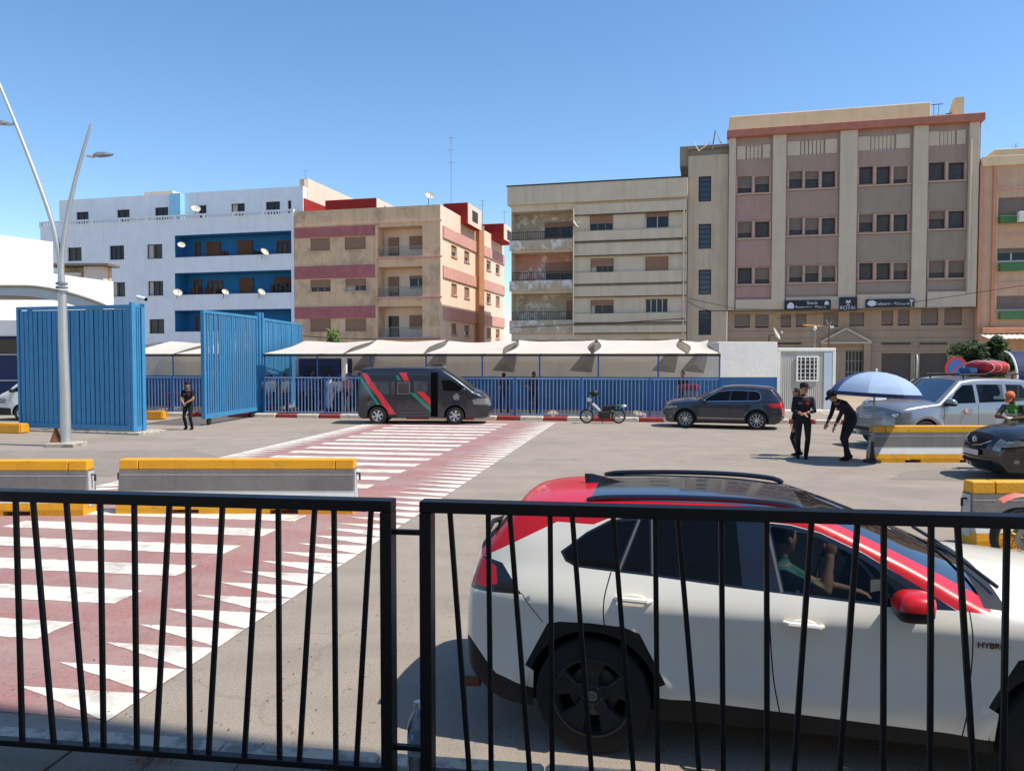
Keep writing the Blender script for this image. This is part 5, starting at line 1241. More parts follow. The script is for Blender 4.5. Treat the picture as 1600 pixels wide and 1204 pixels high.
    k_ = np.array([1, 2, 3, 2, 1.]) / 9; nr = np.stack([np.convolve(np.pad(nr[:, j], 2, 'edge'), k_, 'valid') for j in (0, 1)], 1); nr /= np.hypot(*nr.T)[:, None]
    cr = np.zeros(len(PR))
    for nm, a, b, c in seg_idx: cr[a:b + 1] = np.linspace(c[0], c[1], b - a + 1)
    ew = Wf(PR[:, 0], PR[:, 1])
    for nm, a, b, c in seg_idx:
        bands = S['strip'][nm]                                         # [(vmax, part, mat), ...]
        vb = [0] + [q[0] for q in bands]
        vs = sorted(set([round(v, 4) for v in np.linspace(0, 1, 13)] + vb))
        lo = 0.0
        for (vm, part, mt) in bands:
            vv = [v for v in vs if lo - 1e-6 <= v <= vm + 1e-6]
            sets = [vv] if lo > 0 else [[-v for v in vv[::-1]][:-1] + vv]
            if lo > 0: sets = [vv, [-v for v in vv[::-1]]]
            for vset in sets:
                mb = MB(); nv = len(vset)
                for i in range(a, b + 1):
                    for v in vset:
                        q = PR[i] + nr[i] * cr[i] * (1 - abs(v) ** 2.4); mb.v.append((q[0], v * ew[i], q[1]))
                for i in range(b - a):
                    for j in range(nv - 1): q = i * nv + j; mb.f.append((q, q + 1, q + nv + 1, q + nv)); mb.m.append(0)
                mb.build(part, MT[pal.get(mt, mt)], e, smooth=True, fix=False)
            lo = vm
    zl = S['bottom'][0][1]
    MB().box(PR[:, 0].min() + .25, PR[:, 0].max() - .25, -.72, .72, zl - .02, zl + .06).build('underbody', MT['seam'], e)
    for x in S['axles']:
        for sd in (-1, 1): make_wheel(e, x, sd, S['track'], S['R'], S['tw'], S['rim'], S['rimR'])
    # mirrors and handles
    for sd in (-1, 1):
        x, z = S['mirror']; y = float(Wf(x, z)[0]); ms = S.get('mirror_size', (.10, .12, .085))
        mb = MB(); mc_ = (x, sd * (y + .13), z + .02); rg = []
        for t in np.linspace(0, math.pi / 2, 7):                    # squared-off cap over a darker lower shell
            rr = math.cos(t) ** .55; rg.append([(mc_[0] + ms[0] * rr * math.copysign(abs(math.cos(a)) ** .55, math.cos(a)) + .25 * ms[2] * math.sin(t), mc_[1] + ms[1] * rr * math.copysign(abs(math.sin(a)) ** .6, math.sin(a)), mc_[2] + ms[2] * math.sin(t) ** .9 - .02) for a in np.linspace(0, 2 * math.pi, 21)[:-1]])
        mo = mb.loft(rg).build('wing_mirror', MT[pal['MIRROR']], e, smooth=45)
        lw_ = MB().loft([[(mc_[0] + (p[0] - mc_[0]) * s_, mc_[1] + (p[1] - mc_[1]) * s_, mc_[2] - .021 - dz_) for p in rg[0]] for s_, dz_ in ((.99, 0), (.97, .03), (.75, .065))]).build('mirror_shell', MT['black_plastic'], mo, smooth=45)
        MB().box(x - .03, x + .05, min(sd * (y - .02), sd * (y + .1)), max(sd * (y - .02), sd * (y + .1)), z - .07, z - .02).build('mirror_foot', MT['black_plastic'], mo, bevel=.012)
        for (hx, hz) in S['handles']:
            y = float(Wf(hx, hz)[0])
            h = MB().tube([(hx - .11, sd * (y + .0), hz), (hx - .085, sd * (y + .032), hz + .002), (hx + .085, sd * (y + .032), hz - .004), (hx + .11, sd * (y - .0), hz - .006)], [.012, .018, .018, .012], 8).build('door_handle', MT[pal.get('HANDLE', pal['PAINT'])], e, smooth=40)
            MB().ellipsoid((hx, sd * (y - .004), hz - .004), (.085, .008, .032), 14, 6).build('handle_recess', MT[pal.get('RECESS', 'seam')], h, smooth=True)
    e['_w'] = 0; del e['_w']
    return e, Wf
def seat(e, x, y, s=1.0, m='interior'):
    o = MB().box(x - .25, x + .25, y - .24, y + .24, .52, .66).build('seat', MT[m], e, bevel=.05, segs=2)
    b = MB().obox((x - .28, y, .92), (.07, 0, .02), (0, .23, 0), (-.08, 0, .30)).build('seat_back', MT[m], e, bevel=.05, segs=2)
    MB().obox((x - .37, y, 1.29), (.05, 0, 0), (0, .13, 0), (0, 0, .09)).build('headrest', MT[m], b, bevel=.04, segs=2)
def interior(e, dash_x, x_front, x_rear, W_=.7, belt=1.0):
    MB().box(x_rear - .6, dash_x + .1, -W_, W_, .36, .42).build('cabin_floor', MT['interior'], e)
    MB().loft([[(dash_x - .25, -W_, belt - .32), (dash_x - .25, W_, belt - .32), (dash_x + .35, W_, belt - .32), (dash_x + .35, -W_, belt - .32)], [(dash_x - .15, -W_, belt - .02), (dash_x - .15, W_, belt - .02), (dash_x + .35, W_, belt - .05), (dash_x + .35, -W_, belt - .05)]]).build('dashboard', MT['interior'], e, bevel=.04, segs=2)
    for y in (-.37, .37): seat(e, x_front, y); seat(e, x_rear, y)
    sw = MB().tube([Vector((dash_x - .38 + .06 * math.sin(t), .37 + .18 * math.cos(t), belt - .08 + .17 * math.sin(t))) for t in np.linspace(0, 2 * math.pi, 25)], .014, 6).build('steering_wheel', MT['black_plastic'], e, smooth=True)

# ---- white and red SUV behind the fence
ARR = [(-1.80, .20), (-1.80, .50), (-1.769, .544), (-1.66, .80), (-1.57, .845), (-1.36, .86), (-1.13, .84), (-1.027, .79), (-.90, .55), (-.88, .49), (-.88, .20)]
def shift(p, dx): return [(a + dx, b) for a, b in p]
rear_out = [(-1.775, .535), (-1.63, .815), (-1.55, .838), (-1.36, .848), (-1.15, .838), (-1.05, .80), (-.89, .50), (-.945, .47)]
inner = [(-1.345 + .418 * math.cos(t), .365 + .424 * math.sin(t)) for t in np.linspace(.16, math.pi - .35, 18)]
open_r = [(-.93, .10), (-.945, .43)] + inner + [(-1.72, .50), (-1.74, .10)]
flare_r = rear_out[::-1] + [(-1.72, .50)] + inner[::-1]
FX = 2.665
open_f = shift(open_r, FX); flare_f = shift(flare_r, FX)
dlo = [(-1.565, 1.25), (-1.53, 1.195), (-1.46, 1.165), (-.98, 1.14), (-.47, 1.105), (.4, 1.055), (.73, 1.06), (.55, 1.17), (.25, 1.335), (.02, 1.432), (-.15, 1.468), (-.5, 1.49), (-1.0, 1.485), (-1.25, 1.455), (-1.40, 1.375)]
q_glass = [(-1.545, 1.25), (-1.515, 1.205), (-1.45, 1.178), (-1.20, 1.166), (-1.085, 1.455), (-1.25, 1.44), (-1.39, 1.365)]
r_glass = [(-1.165, 1.164), (-.99, 1.155), (-1.005, 1.47), (-1.055, 1.462)]
r_glass2 = [(-.965, 1.153), (-.44, 1.117), (-.47, 1.474), (-.97, 1.47)]
f_glass = [(-.20, 1.105), (.40, 1.068), (.60, 1.067), (.48, 1.16), (.24, 1.305), (.01, 1.405), (-.15, 1.445), (-.27, 1.46)]
RAV = dict(
    segs=[('rear_bumper', [(-2.05, .30), (-2.17, .42), (-2.20, .62)], (.06, .12)), ('hatch', [(-2.20, .62), (-2.19, .85), (-2.16, 1.02), (-2.11, 1.175)], (.12, .10)), ('rear_glass', [(-2.11, 1.175), (-1.98, 1.34), (-1.88, 1.455)], (.10, .05)),
          ('roof_rear', [(-1.88, 1.455), (-1.87, 1.475), (-1.70, 1.51), (-1.40, 1.535)], (.05, .045)), ('roof', [(-1.40, 1.535), (-1.0, 1.552), (-.45, 1.55), (-.05, 1.515)], (.045, .045)),
          ('windscreen', [(-.05, 1.515), (.12, 1.45), (.5, 1.275), (.88, 1.075)], (.045, .13)), ('cowl', [(.88, 1.075), (1.0, 1.065)], (.13, .12)), ('bonnet', [(1.0, 1.065), (1.4, 1.03), (1.8, .97), (2.05, .88)], (.12, .14)), ('grille', [(2.05, .88), (2.17, .74), (2.20, .6)], (.14, .14)), ('front_bumper', [(2.20, .6), (2.20, .45), (2.12, .26)], (.14, .06))],
    strip=dict(rear_bumper=[(1, 'rear_bumper', 'cladding')], hatch=[(1, 'tailgate', 'PAINT')], rear_glass=[(.86, 'rear_window', 'tint'), (1, 'pillar', 'car_red')], roof_rear=[(1, 'spoiler', 'car_red')], roof=[(.91, 'roof', 'car_roof_black'), (1, 'roof_edge', 'car_red')],
               windscreen=[(.86, 'windscreen', 'glass_clear'), (1, 'pillar', 'car_red')], cowl=[(1, 'cowl', 'black_plastic')], bonnet=[(1, 'bonnet', 'PAINT')], grille=[(.6, 'grille', 'cladding'), (1, 'headlight', 'head_lens')], front_bumper=[(1, 'front_bumper', 'cladding')]),
    zw=[(.0, .84), (.22, .865), (.40, .897), (.48, .912), (.60, .903), (.75, .908), (.94, .935), (1.0, .918), (1.08, .882), (1.15, .846), (1.3, .785), (1.45, .715), (1.6, .645), (1.7, .60)], zsig=.012,
    xw=[(-2.35, .80), (-2.2, .86), (-2.05, .925), (-1.8, .975), (-1.3, 1.0), (1.3, 1.0), (1.8, .97), (2.05, .90), (2.25, .74)],
    arch_f=[(-1.345, .365, .47, .022), (-1.345 + FX, .365, .47, .022)], bottom=[(2.0, .26), (-1.9, .26)], edge=.05,
    axles=(-1.345, -1.345 + FX), track=.925, R=.365, tw=.235, rim='rav', rimR=.245, mirror=(.47, 1.10), mirror_size=(.105, .125, .085), handles=[(-1.09, 1.01), (-.10, .935)],
    regions=[(None, None, open_r), (None, None, open_f), ('wheel_arch_trim', 'cladding', flare_r), ('wheel_arch_trim', 'cladding', flare_f),
             ('window_frame', 'frame_grey', strip_poly([(-1.183, 1.163), (-1.068, 1.462)], .014)), ('window_frame', 'frame_grey', strip_poly([(-.978, 1.152), (-.988, 1.472)], .010)), ('window_frame', 'frame_grey', strip_poly([(-.215, 1.098), (-.29, 1.468)], .016)), ('side_window', 'tint', q_glass), ('side_window', 'tint', r_glass), ('side_window', 'tint', r_glass2), ('front_side_window', 'glass_clear', f_glass), ('window_trim', 'car_gloss_black', dlo),
             ('tail_light', 'tail_red', [(-2.3, 1.02), (-2.3, 1.17), (-2.085, 1.168), (-1.99, 1.13), (-1.97, 1.03), (-2.06, 1.0)]), ('tail_light_housing', 'car_gloss_black', [(-2.3, .985), (-2.3, 1.19), (-2.09, 1.185), (-1.95, 1.155), (-1.80, .985), (-2.06, .975)]),
             ('rear_bumper_side', 'cladding', [(-2.4, .70), (-2.17, .64), (-1.98, .44), (-1.70, .375), (-1.70, .1), (-2.4, .1)]),
             ('sill_trim', 'cladding', [(-1.0, .1), (-1.0, .40), (-.90, .405), (.80, .345), (.95, .33), (.95, .1)]), ('front_bumper_side', 'cladding', [(1.66, .1), (1.7, .40), (2.4, .5), (2.4, .1)]),
             ('headlight_side', 'head_lens', [(1.75, .86), (2.2, .80), (2.3, .88), (1.95, .93)]),
             ('door_seam', 'seam', strip_poly(spline([(-1.235, 1.15), (-1.27, 1.0), (-1.268, .86), (-1.25, .80)], .06), .008)), ('door_seam', 'seam', strip_poly(spline([(-.30, 1.10), (-.275, .75), (-.255, .55), (-.22, .375)], .06), .008)), ('door_seam', 'seam', strip_poly(spline([(.795, 1.062), (.806, .78), (.79, .55), (.77, .34)], .06), .007)),
             ('bumper_seam', 'seam', strip_poly([(-1.80, .99), (-1.66, .82)], .006)),
             ('upper_side', 'car_red', [(-2.4, 1.15), (-2.115, 1.165), (-1.60, 1.425), (-1.36, 1.42), (-1.27, 1.458), (-1.0, 1.49), (-.5, 1.495), (-.15, 1.472), (.02, 1.436), (.25, 1.34), (.73, 1.063), (.90, 1.05), (.95, 1.12), (.2, 1.8), (-2.4, 1.8)])])
yawR = math.radians(-12.7)
rav, wfR = car('suv_car', RAV, (2.014, 5.381, 0), yawR, 'white SUV with red pillars and black roof close behind the black fence', dict(PAINT='car_white', MIRROR='car_red', RECESS='car_white'), step=.035)
interior(rav, .62, .02, -.82, .70, 1.06)
for sd in (-1, 1):
    P = [(x, sd * .575, z) for x, z in ((-1.42, 1.545), (-1.36, 1.562), (-1.2, 1.575), (-.8, 1.588), (-.4, 1.585), (-.12, 1.562), (-.05, 1.53))]
    MB().tube(spline([(p[0], p[2]) for p in P], .06) and [(a, sd * .575, b) for a, b in spline([(p[0], p[2]) for p in P], .06)], .019, 8).build('roof_rail', MT['car_gloss_black'], rav, smooth=40)
MB().loft([[(-1.50, -.03, 1.55), (-1.50, .03, 1.55), (-1.34, .035, 1.57), (-1.22, .0, 1.585), (-1.34, -.035, 1.57)], [(-1.51, -.012, 1.64), (-1.51, .012, 1.64), (-1.47, .01, 1.64), (-1.45, 0, 1.64), (-1.47, -.01, 1.64)]]).build('antenna_fin', MT['car_gloss_black'], rav, smooth=40)
MB().tube([(-2.05, .1, 1.30), (-2.12, -.35, 1.33), (-2.10, -.55, 1.32)], .018, 6).build('rear_wiper', MT['black_plastic'], rav)
for y in (-.35, .2): MB().tube([(1.0, y - .35, 1.16), (.92, y, 1.225), (.86, y + .3, 1.25)], .012, 6).build('wiper', MT['black_plastic'], rav)
MB().tube([(-2.16, -.58, .26), (-2.27, -.58, .25)], .035, 10).build('exhaust_pipe', MT['rust'], rav)
ytx = float(wfR(.9, .885)[0]); text_part('HYBRID', .046, MT['rail_dark'], rav, (.905, -ytx - .007, .887), (math.pi / 2, 0, 0), 'badge_lettering', .003)
mb = MB().tube([(.27, -.55, 1.36), (.30, -.42, 1.385)], .02, 6); mb.build('sun_visor_clip', MT['gold_rim'], rav)

# ---- dark compact SUV shapes (parked one and the one at the right edge)
def tz(zx, zy): return ((722 - zx) / 317, (645 - zy) / 317)
t_dlo = [(.70, 1.02), (.2, 1.035), (-.6, 1.055), (-1.33, 1.075), (-1.42, 1.13), (-1.44, 1.22), (-1.40, 1.36), (-1.30, 1.425), (-.8, 1.455), (-.35, 1.455), (.08, 1.40), (.42, 1.22)]
t_op = lambda cx: [(cx + .40, .08)] + [(cx + .395 * math.cos(t), .345 + .395 * math.sin(t)) for t in np.linspace(-.1, math.pi + .1, 20)] + [(cx - .40, .08)]
TIG = dict(
    segs=[('rear_bumper', [(-2.08, .26), (-2.18, .4), (-2.20, .62)], (.06, .1)), ('hatch', [(-2.20, .62), (-2.17, .85), (-2.11, 1.05)], (.1, .1)), ('rear_glass', [(-2.11, 1.05), (-1.98, 1.28), (-1.86, 1.44)], (.1, .07)), ('roof', [(-1.86, 1.44), (-1.80, 1.50), (-1.3, 1.555), (-.5, 1.575), (-.05, 1.53)], (.07, .055)),
          ('windscreen', [(-.05, 1.53), (.4, 1.30), (.93, 1.035)], (.055, .12)), ('bonnet', [(.93, 1.035), (1.4, .99), (1.8, .91), (2.0, .82)], (.12, .17)), ('nose', [(2.0, .82), (2.08, .72), (2.11, .62)], (.17, .17)), ('front_bumper', [(2.11, .62), (2.12, .42), (2.0, .22)], (.17, .08))],
    strip=dict(rear_bumper=[(1, 'rear_bumper', 'PAINT')], hatch=[(.62, 'tailgate', 'PAINT'), (1, 'tail_light', 'tail_red')], rear_glass=[(.84, 'rear_window', 'tint'), (1, 'pillar', 'PAINT')], roof=[(1, 'roof', 'PAINT')], windscreen=[(.88, 'windscreen', 'tint'), (1, 'pillar', 'PAINT')], bonnet=[(1, 'bonnet', 'PAINT')], nose=[(.60, 'grille', 'seam'), (.80, 'grille_side', 'PAINT'), (1, 'headlight', 'head_lens')], front_bumper=[(1, 'front_bumper', 'PAINT')]),
    zw=[(.0, .83), (.25, .87), (.5, .895), (.8, .90), (.95, .89), (1.05, .86), (1.3, .765), (1.5, .67), (1.65, .60)], xw=[(-2.3, .76), (-2.1, .88), (-1.8, .96), (-1.2, 1), (1.2, 1), (1.75, .95), (2.0, .86), (2.15, .74)],
    arch_f=[(-1.3, .345, .42, .02), (1.3, .345, .42, .02)], bottom=[(1.95, .22), (-1.95, .22)], axles=(-1.3, 1.3), track=.905, R=.345, tw=.225, rim='ten', rimR=.235, mirror=(.62, 1.04), handles=[(-.95, .94), (.05, .92)], edge=.06,
    regions=[(None, None, t_op(-1.3)), (None, None, t_op(1.3)), ('wheel_arch_trim', 'cladding', [(a, b) for a, b in t_op(-1.3)][:0] + [(-1.3 + .445 * math.cos(t), .345 + .445 * math.sin(t)) for t in np.linspace(-.35, math.pi + .35, 24)]), ('wheel_arch_trim', 'cladding', [(1.3 + .445 * math.cos(t), .345 + .445 * math.sin(t)) for t in np.linspace(-.35, math.pi + .35, 24)]),
             ('side_window', 'tint', [(.62, 1.04), (.2, 1.055), (-.28, 1.065), (-.33, 1.43), (.07, 1.38), (.40, 1.21)]), ('side_window', 'tint', [(-.36, 1.068), (-.93, 1.08), (-.95, 1.43), (-.42, 1.435)]), ('side_window', 'tint', [(-1.0, 1.085), (-1.32, 1.095), (-1.40, 1.14), (-1.415, 1.22), (-1.38, 1.35), (-1.30, 1.405), (-1.02, 1.425)]), ('window_pillar', 'car_gloss_black', offset_poly(t_dlo, -.012)), ('chrome_trim', 'chrome', offset_poly(t_dlo, .008)),
             ('tail_light_side', 'tail_red', [(-2.4, .80), (-2.4, .98), (-1.78, .985), (-1.70, .93), (-1.78, .83)]), ('headlight_side', 'head_lens', [(1.56, .825), (1.64, .765), (2.2, .69), (2.2, .79), (1.85, .855)]), ('headlight_bezel', 'seam', [(1.50, .845), (1.60, .74), (2.2, .655), (2.2, .82), (1.85, .88)]), ('lower_trim', 'cladding', [(-.9, .1), (-.9, .31), (.9, .31), (.9, .1)]), ('chrome_strip', 'chrome', [(-.85, .395), (-.85, .41), (.85, .41), (.85, .395)]),
             ('fog_light', 'head_lens', [(1.86 + .045 * math.cos(t), .43 + .045 * math.sin(t)) for t in np.linspace(0, 2 * math.pi, 12)[:-1]]),
             ('door_seam', 'seam', strip_poly([(.72, 1.02), (.80, .8), (.78, .45)], .012)), ('door_seam', 'seam', strip_poly([(-.33, 1.06), (-.33, .45)], .012)), ('door_seam', 'seam', strip_poly([(-1.1, 1.07), (-1.0, .85), (-.93, .72)], .012))])
tg, _ = car('suv_car', TIG, (7.55, 27.75, 0), math.radians(161), 'dark slate SUV parked by the blue railing, facing left', dict(PAINT='car_slate', MIRROR='car_slate'), scale=.93, step=.07)
vw, wfV = car('suv_car', TIG, (11.85, 15.95, 0), math.radians(178), 'black car nosing in at the right edge with its headlight showing', dict(PAINT='car_black', MIRROR='car_black'), scale=1.0, step=.06)
MB().tube([(2.235, .075 * math.cos(t), .80 + .075 * math.sin(t)) for t in np.linspace(0, 2 * math.pi, 24)], .009, 6).tube([(2.238, -.052, .845), (2.245, -.022, .745), (2.24, 0, .80), (2.245, .022, .745), (2.238, .052, .845)], .007, 5).tube([(2.236, -.026, .865), (2.24, 0, .81), (2.236, .026, .865)], .007, 5).build('emblem', MT['chrome'], vw)
MB().tube([(2.16, -.46, .82), (2.25, -.25, .72), (2.275, 0, .69), (2.25, .25, .72), (2.16, .46, .82)], .011, 6).build('grille_trim', MT['chrome'], vw)
MB().box(2.308, 2.316, -.26, .26, .50, .61).build('number_plate', MT['plate'], vw)
for sd in (-1, 1): MB().lathe([(0, .0), (.055, 0), (.065, -.03)], (2.02, sd * .60, .79), 'x', 16).build('headlight_lamp', MT['chrome'], vw)

# ---- silver off-roader with roof load, and the pale car behind it
p_op = lambda cx: [(cx + .45, .08), (cx + .45, .36)] + [(cx + .43 * math.cos(t), .39 + .43 * math.sin(t)) for t in np.linspace(.05, math.pi - .05, 20)] + [(cx - .45, .36), (cx - .45, .08)]
p_dlo = [(.78, 1.15), (-.9, 1.17), (-1.95, 1.19), (-2.05, 1.30), (-2.0, 1.58), (-1.9, 1.68), (-.6, 1.72), (.1, 1.69), (.38, 1.52)]
PRA = dict(
    segs=[('rear_bumper', [(-2.35, .38), (-2.42, .55), (-2.40, .75)], (.04, .07)), ('hatch', [(-2.40, .75), (-2.38, 1.0), (-2.33, 1.18)], (.07, .07)), ('rear_glass', [(-2.33, 1.18), (-2.25, 1.45), (-2.18, 1.68)], (.07, .05)), ('roof', [(-2.18, 1.68), (-2.1, 1.76), (-1.2, 1.82), (-.4, 1.815), (.12, 1.76)], (.05, .05)),
          ('windscreen', [(.12, 1.76), (.5, 1.50), (.95, 1.19)], (.05, .1)), ('bonnet', [(.95, 1.19), (1.5, 1.14), (1.95, 1.07), (2.1, 1.0)], (.1, .14)), ('nose', [(2.1, 1.0), (2.17, .85), (2.19, .72)], (.14, .12)), ('front_bumper', [(2.19, .72), (2.22, .5), (2.12, .32)], (.12, .06))],
    strip=dict(rear_bumper=[(1, 'rear_bumper', 'PAINT')], hatch=[(1, 'tailgate', 'PAINT')], rear_glass=[(.84, 'rear_window', 'GLASS'), (1, 'pillar', 'PAINT')], roof=[(1, 'roof', 'PAINT')], windscreen=[(.88, 'windscreen', 'glass_tint'), (1, 'pillar', 'PAINT')], bonnet=[(1, 'bonnet', 'PAINT')], nose=[(.5, 'grille', 'engine_grey'), (.68, 'grille_side', 'PAINT'), (1, 'headlight', 'head_lens')], front_bumper=[(1, 'front_bumper', 'PAINT')]),
    zw=[(.0, .85), (.35, .88), (.6, .925), (.95, .93), (1.15, .90), (1.4, .83), (1.7, .73), (1.85, .66)], xw=[(-2.5, .8), (-2.3, .92), (-2.0, .97), (-1.2, 1), (1.3, 1), (1.8, .97), (2.05, .9), (2.25, .78)],
    arch_f=[(-1.4, .39, .50, .035), (1.4, .39, .50, .045)], bottom=[(2.1, .34), (-2.3, .34)], axles=(-1.4, 1.4), track=.95, R=.39, tw=.26, rim='six', rimR=.23, mirror=(.70, 1.20), mirror_size=(.09, .15, .12), handles=[(-1.0, 1.03), (.0, 1.02)], edge=.07,
    regions=[(None, None, p_op(-1.4)), (None, None, p_op(1.4)), ('side_window', 'GLASS', [(.68, 1.18), (-.22, 1.195), (-.25, 1.665), (.08, 1.655), (.34, 1.50)]), ('side_window', 'GLASS', [(-.33, 1.197), (-1.18, 1.21), (-1.22, 1.66), (-.36, 1.67)]), ('side_window', 'GLASS', [(-1.30, 1.215), (-1.92, 1.225), (-2.0, 1.32), (-1.96, 1.57), (-1.88, 1.645), (-1.34, 1.66)]), ('window_frame', 'WFRAME', p_dlo),
             ('headlight_side', 'head_lens', [(1.80, .98), (1.86, .84), (2.3, .78), (2.3, .98)]), ('door_seam', 'seam', strip_poly([(.80, 1.15), (.84, .8), (.80, .45)], .014)), ('door_seam', 'seam', strip_poly([(-.28, 1.18), (-.28, .45)], .014)), ('door_seam', 'seam', strip_poly([(-1.25, 1.18), (-1.1, .95), (-.95, .80)], .014)), ('side_moulding', 'PAINT', [(-.9, .58), (-.9, .64), (.85, .64), (.85, .58)])])
pr, wfP = car('suv_car', PRA, (12.2, 21.95, 0), math.radians(196), 'silver off-roader with red roof load waiting behind the barrier', dict(PAINT='car_silver', MIRROR='car_silver', GLASS='glass_clear', WFRAME='car_silver'), step=.07, scale=1.05)
interior(pr, .72, .05, -.85, .75, 1.15)
rk = MB()
for y in (-.55, .55): rk.tube([(-2.0, y, 1.93), (.0, y, 1.93)], .022, 6)
for x in (-1.9, -1.45, -1.0, -.55, -.1): rk.tube([(x, -.6, 1.92), (x, .6, 1.92)], .016, 6)
for x in (-1.8, -.95, -.15):
    for y in (-.55, .55): rk.tube([(x, y, 1.80), (x, y, 1.93)], .02, 6)
rk.build('roof_rack', MT['rail_dark'], pr)
MB().lathe([(0, .0), (.04, 0), (.05, .03)], (2.24, 0, .86), 'x', 16).build('emblem', MT['chrome'], pr)
pw, _ = car('suv_car', PRA, (14.0, 25.8, 0), math.radians(196), 'pale car half hidden beyond the silver off-roader', dict(PAINT='car_lightgrey', MIRROR='car_lightgrey', GLASS='tint', WFRAME='car_lightgrey'), step=.09)
def arc_bar(e, x0, cr_, hw, y1, z, r, m, name):
    MB().tube([(x0 + cr_ * (1 - (abs(y) / hw) ** 2.4) + .008, y, z) for y in np.linspace(-y1, y1, 15)], r, 6).build(name, MT[m], e, smooth=40)
for z, x0 in ((.97, 2.115), (.915, 2.14), (.86, 2.165), (.805, 2.178)): arc_bar(pr, x0, .125, .84, .42, z, .014, 'chrome', 'grille_bar')
arc_bar(pr, 2.205, .11, .82, .62, .50, .05, 'rail_dark', 'lower_intake')
for sd in (-1, 1):
    MB().ellipsoid((2.12, sd * .64, .90), (.07, .14, .075), 14, 8).build('headlight_lamp', MT['chrome'], pr, smooth=True)
    MB().ellipsoid((2.19, sd * .60, .50), (.05, .07, .05), 12, 7).build('fog_lamp', MT['head_lens'], pr, smooth=True)
for z, x0 in ((.735, 2.075), (.78, 2.04), (.82, 2.01)): arc_bar(vw, x0, .165, .80, .40, z, .010, 'rail_dark', 'grille_bar')
arc_bar(vw, 2.06, .15, .78, .48, .37, .05, 'seam', 'lower_intake'); arc_bar(vw, 2.105, .16, .78, .55, .455, .008, 'frame_grey', 'bumper_trim')
MB().box(2.283, 2.307, -.27, .27, .495, .615).build('plate_surround', MT['black_plastic'], vw)
# luggage on the roof rack: things of their own
M_pr = pr.matrix_basis
def on_pr(p): return Matrix.LocRotScale(pr.location, pr.rotation_euler, pr.scale) @ Vector(p)
lg = empty('luggage_bundle', on_pr((-1.3, .2, 1.945)), math.radians(196), 'red wrapped luggage bundle strapped on the silver car\'s roof rack', 'luggage')
mb = MB()
for i in range(60): pass
rings = []
for x, sx in ((-.40, .5), (-.37, .85), (-.2, 1.05), (0, .94), (.18, 1.06), (.34, .86), (.38, .5)):
    rings.append([(x, .48 * sx * math.copysign(abs(math.cos(t)) ** .6, math.cos(t)), .17 + .17 * sx * math.copysign(abs(math.sin(t)) ** .6, math.sin(t)) + .02 * math.sin(7 * t + 19 * x)) for t in np.linspace(0, 2 * math.pi, 25)[:-1]])
mb.loft(rings).build('wrap', MT['red_bag'], lg, smooth=60)
mb = MB()
for x in (-.25, .02, .28): mb.tube([(x, .50 * math.cos(t) * 1.02, .17 + .19 * math.sin(t)) for t in np.linspace(0, 2 * math.pi, 21)], .012, 5)
mb.build('strap', MT['white_metal'], lg)
b2_ = block('luggage_box', on_pr((-.72, .15, 1.945)), .30, .4, .16, 'shirt_blue', 'small blue and white box in front of the red roof load', 'box', math.radians(196), .03)

# ---- dark police van
def vz(zx, zy): return ((zx / 6.4 - 111) / 42.3, (102 - zy / 6.4) / 42.3)
v_op = lambda cx: [(cx + .40, .05)] + [(cx + .40 * math.cos(t), .34 + .40 * math.sin(t)) for t in np.linspace(-.05, math.pi + .05, 20)] + [(cx - .40, .05)]
VAN = dict(
    segs=[('rear_bumper', [(-2.12, .28), (-2.20, .4), (-2.21, .6)], (.03, .05)), ('tailgate', [(-2.21, .6), (-2.20, 1.1)], (.05, .05)), ('rear_glass', [(-2.20, 1.1), (-2.16, 1.6), (-2.12, 1.85)], (.05, .05)), ('roof', [(-2.12, 1.85), (-2.07, 2.0), (-1.9, 2.07), (-.8, 2.10), (.55, 2.09), (.98, 2.03)], (.05, .06)),
          ('windscreen', [(.98, 2.03), (1.5, 1.69), (2.12, 1.22)], (.06, .12)), ('bonnet', [(2.12, 1.22), (2.4, 1.10), (2.58, .96)], (.12, .13)), ('nose', [(2.58, .96), (2.66, .82), (2.70, .68)], (.13, .12)), ('front_bumper', [(2.70, .68), (2.74, .5), (2.66, .28)], (.12, .06))],
    strip=dict(rear_bumper=[(1, 'rear_bumper', 'BUMP')], tailgate=[(1, 'tailgate', 'PAINT')], rear_glass=[(.84, 'rear_window', 'tint'), (1, 'pillar', 'PAINT')], roof=[(1, 'roof', 'PAINT')], windscreen=[(.9, 'windscreen', 'tint'), (1, 'pillar', 'PAINT')], bonnet=[(1, 'bonnet', 'PAINT')], nose=[(.55, 'grille', 'black_plastic'), (1, 'headlight', 'head_lens')], front_bumper=[(1, 'front_bumper', 'BUMP')]),
    zw=[(.0, .80), (.3, .83), (.7, .85), (1.05, .848), (1.5, .82), (1.9, .78), (2.1, .74)], xw=[(-2.3, .93), (-2.1, .98), (-1.8, 1), (1.8, 1), (2.3, .96), (2.6, .88), (2.8, .78)],
    arch_f=[(-1.44, .34, .43, .015), (1.44, .34, .43, .02)], bottom=[(2.6, .26), (-2.1, .26)], axles=(-1.44, 1.44), track=.86, R=.335, tw=.20, rim='six', rimR=.20, mirror=(1.75, 1.28), handles=[(-.3, .98), (1.12, 1.0)], edge=.09)
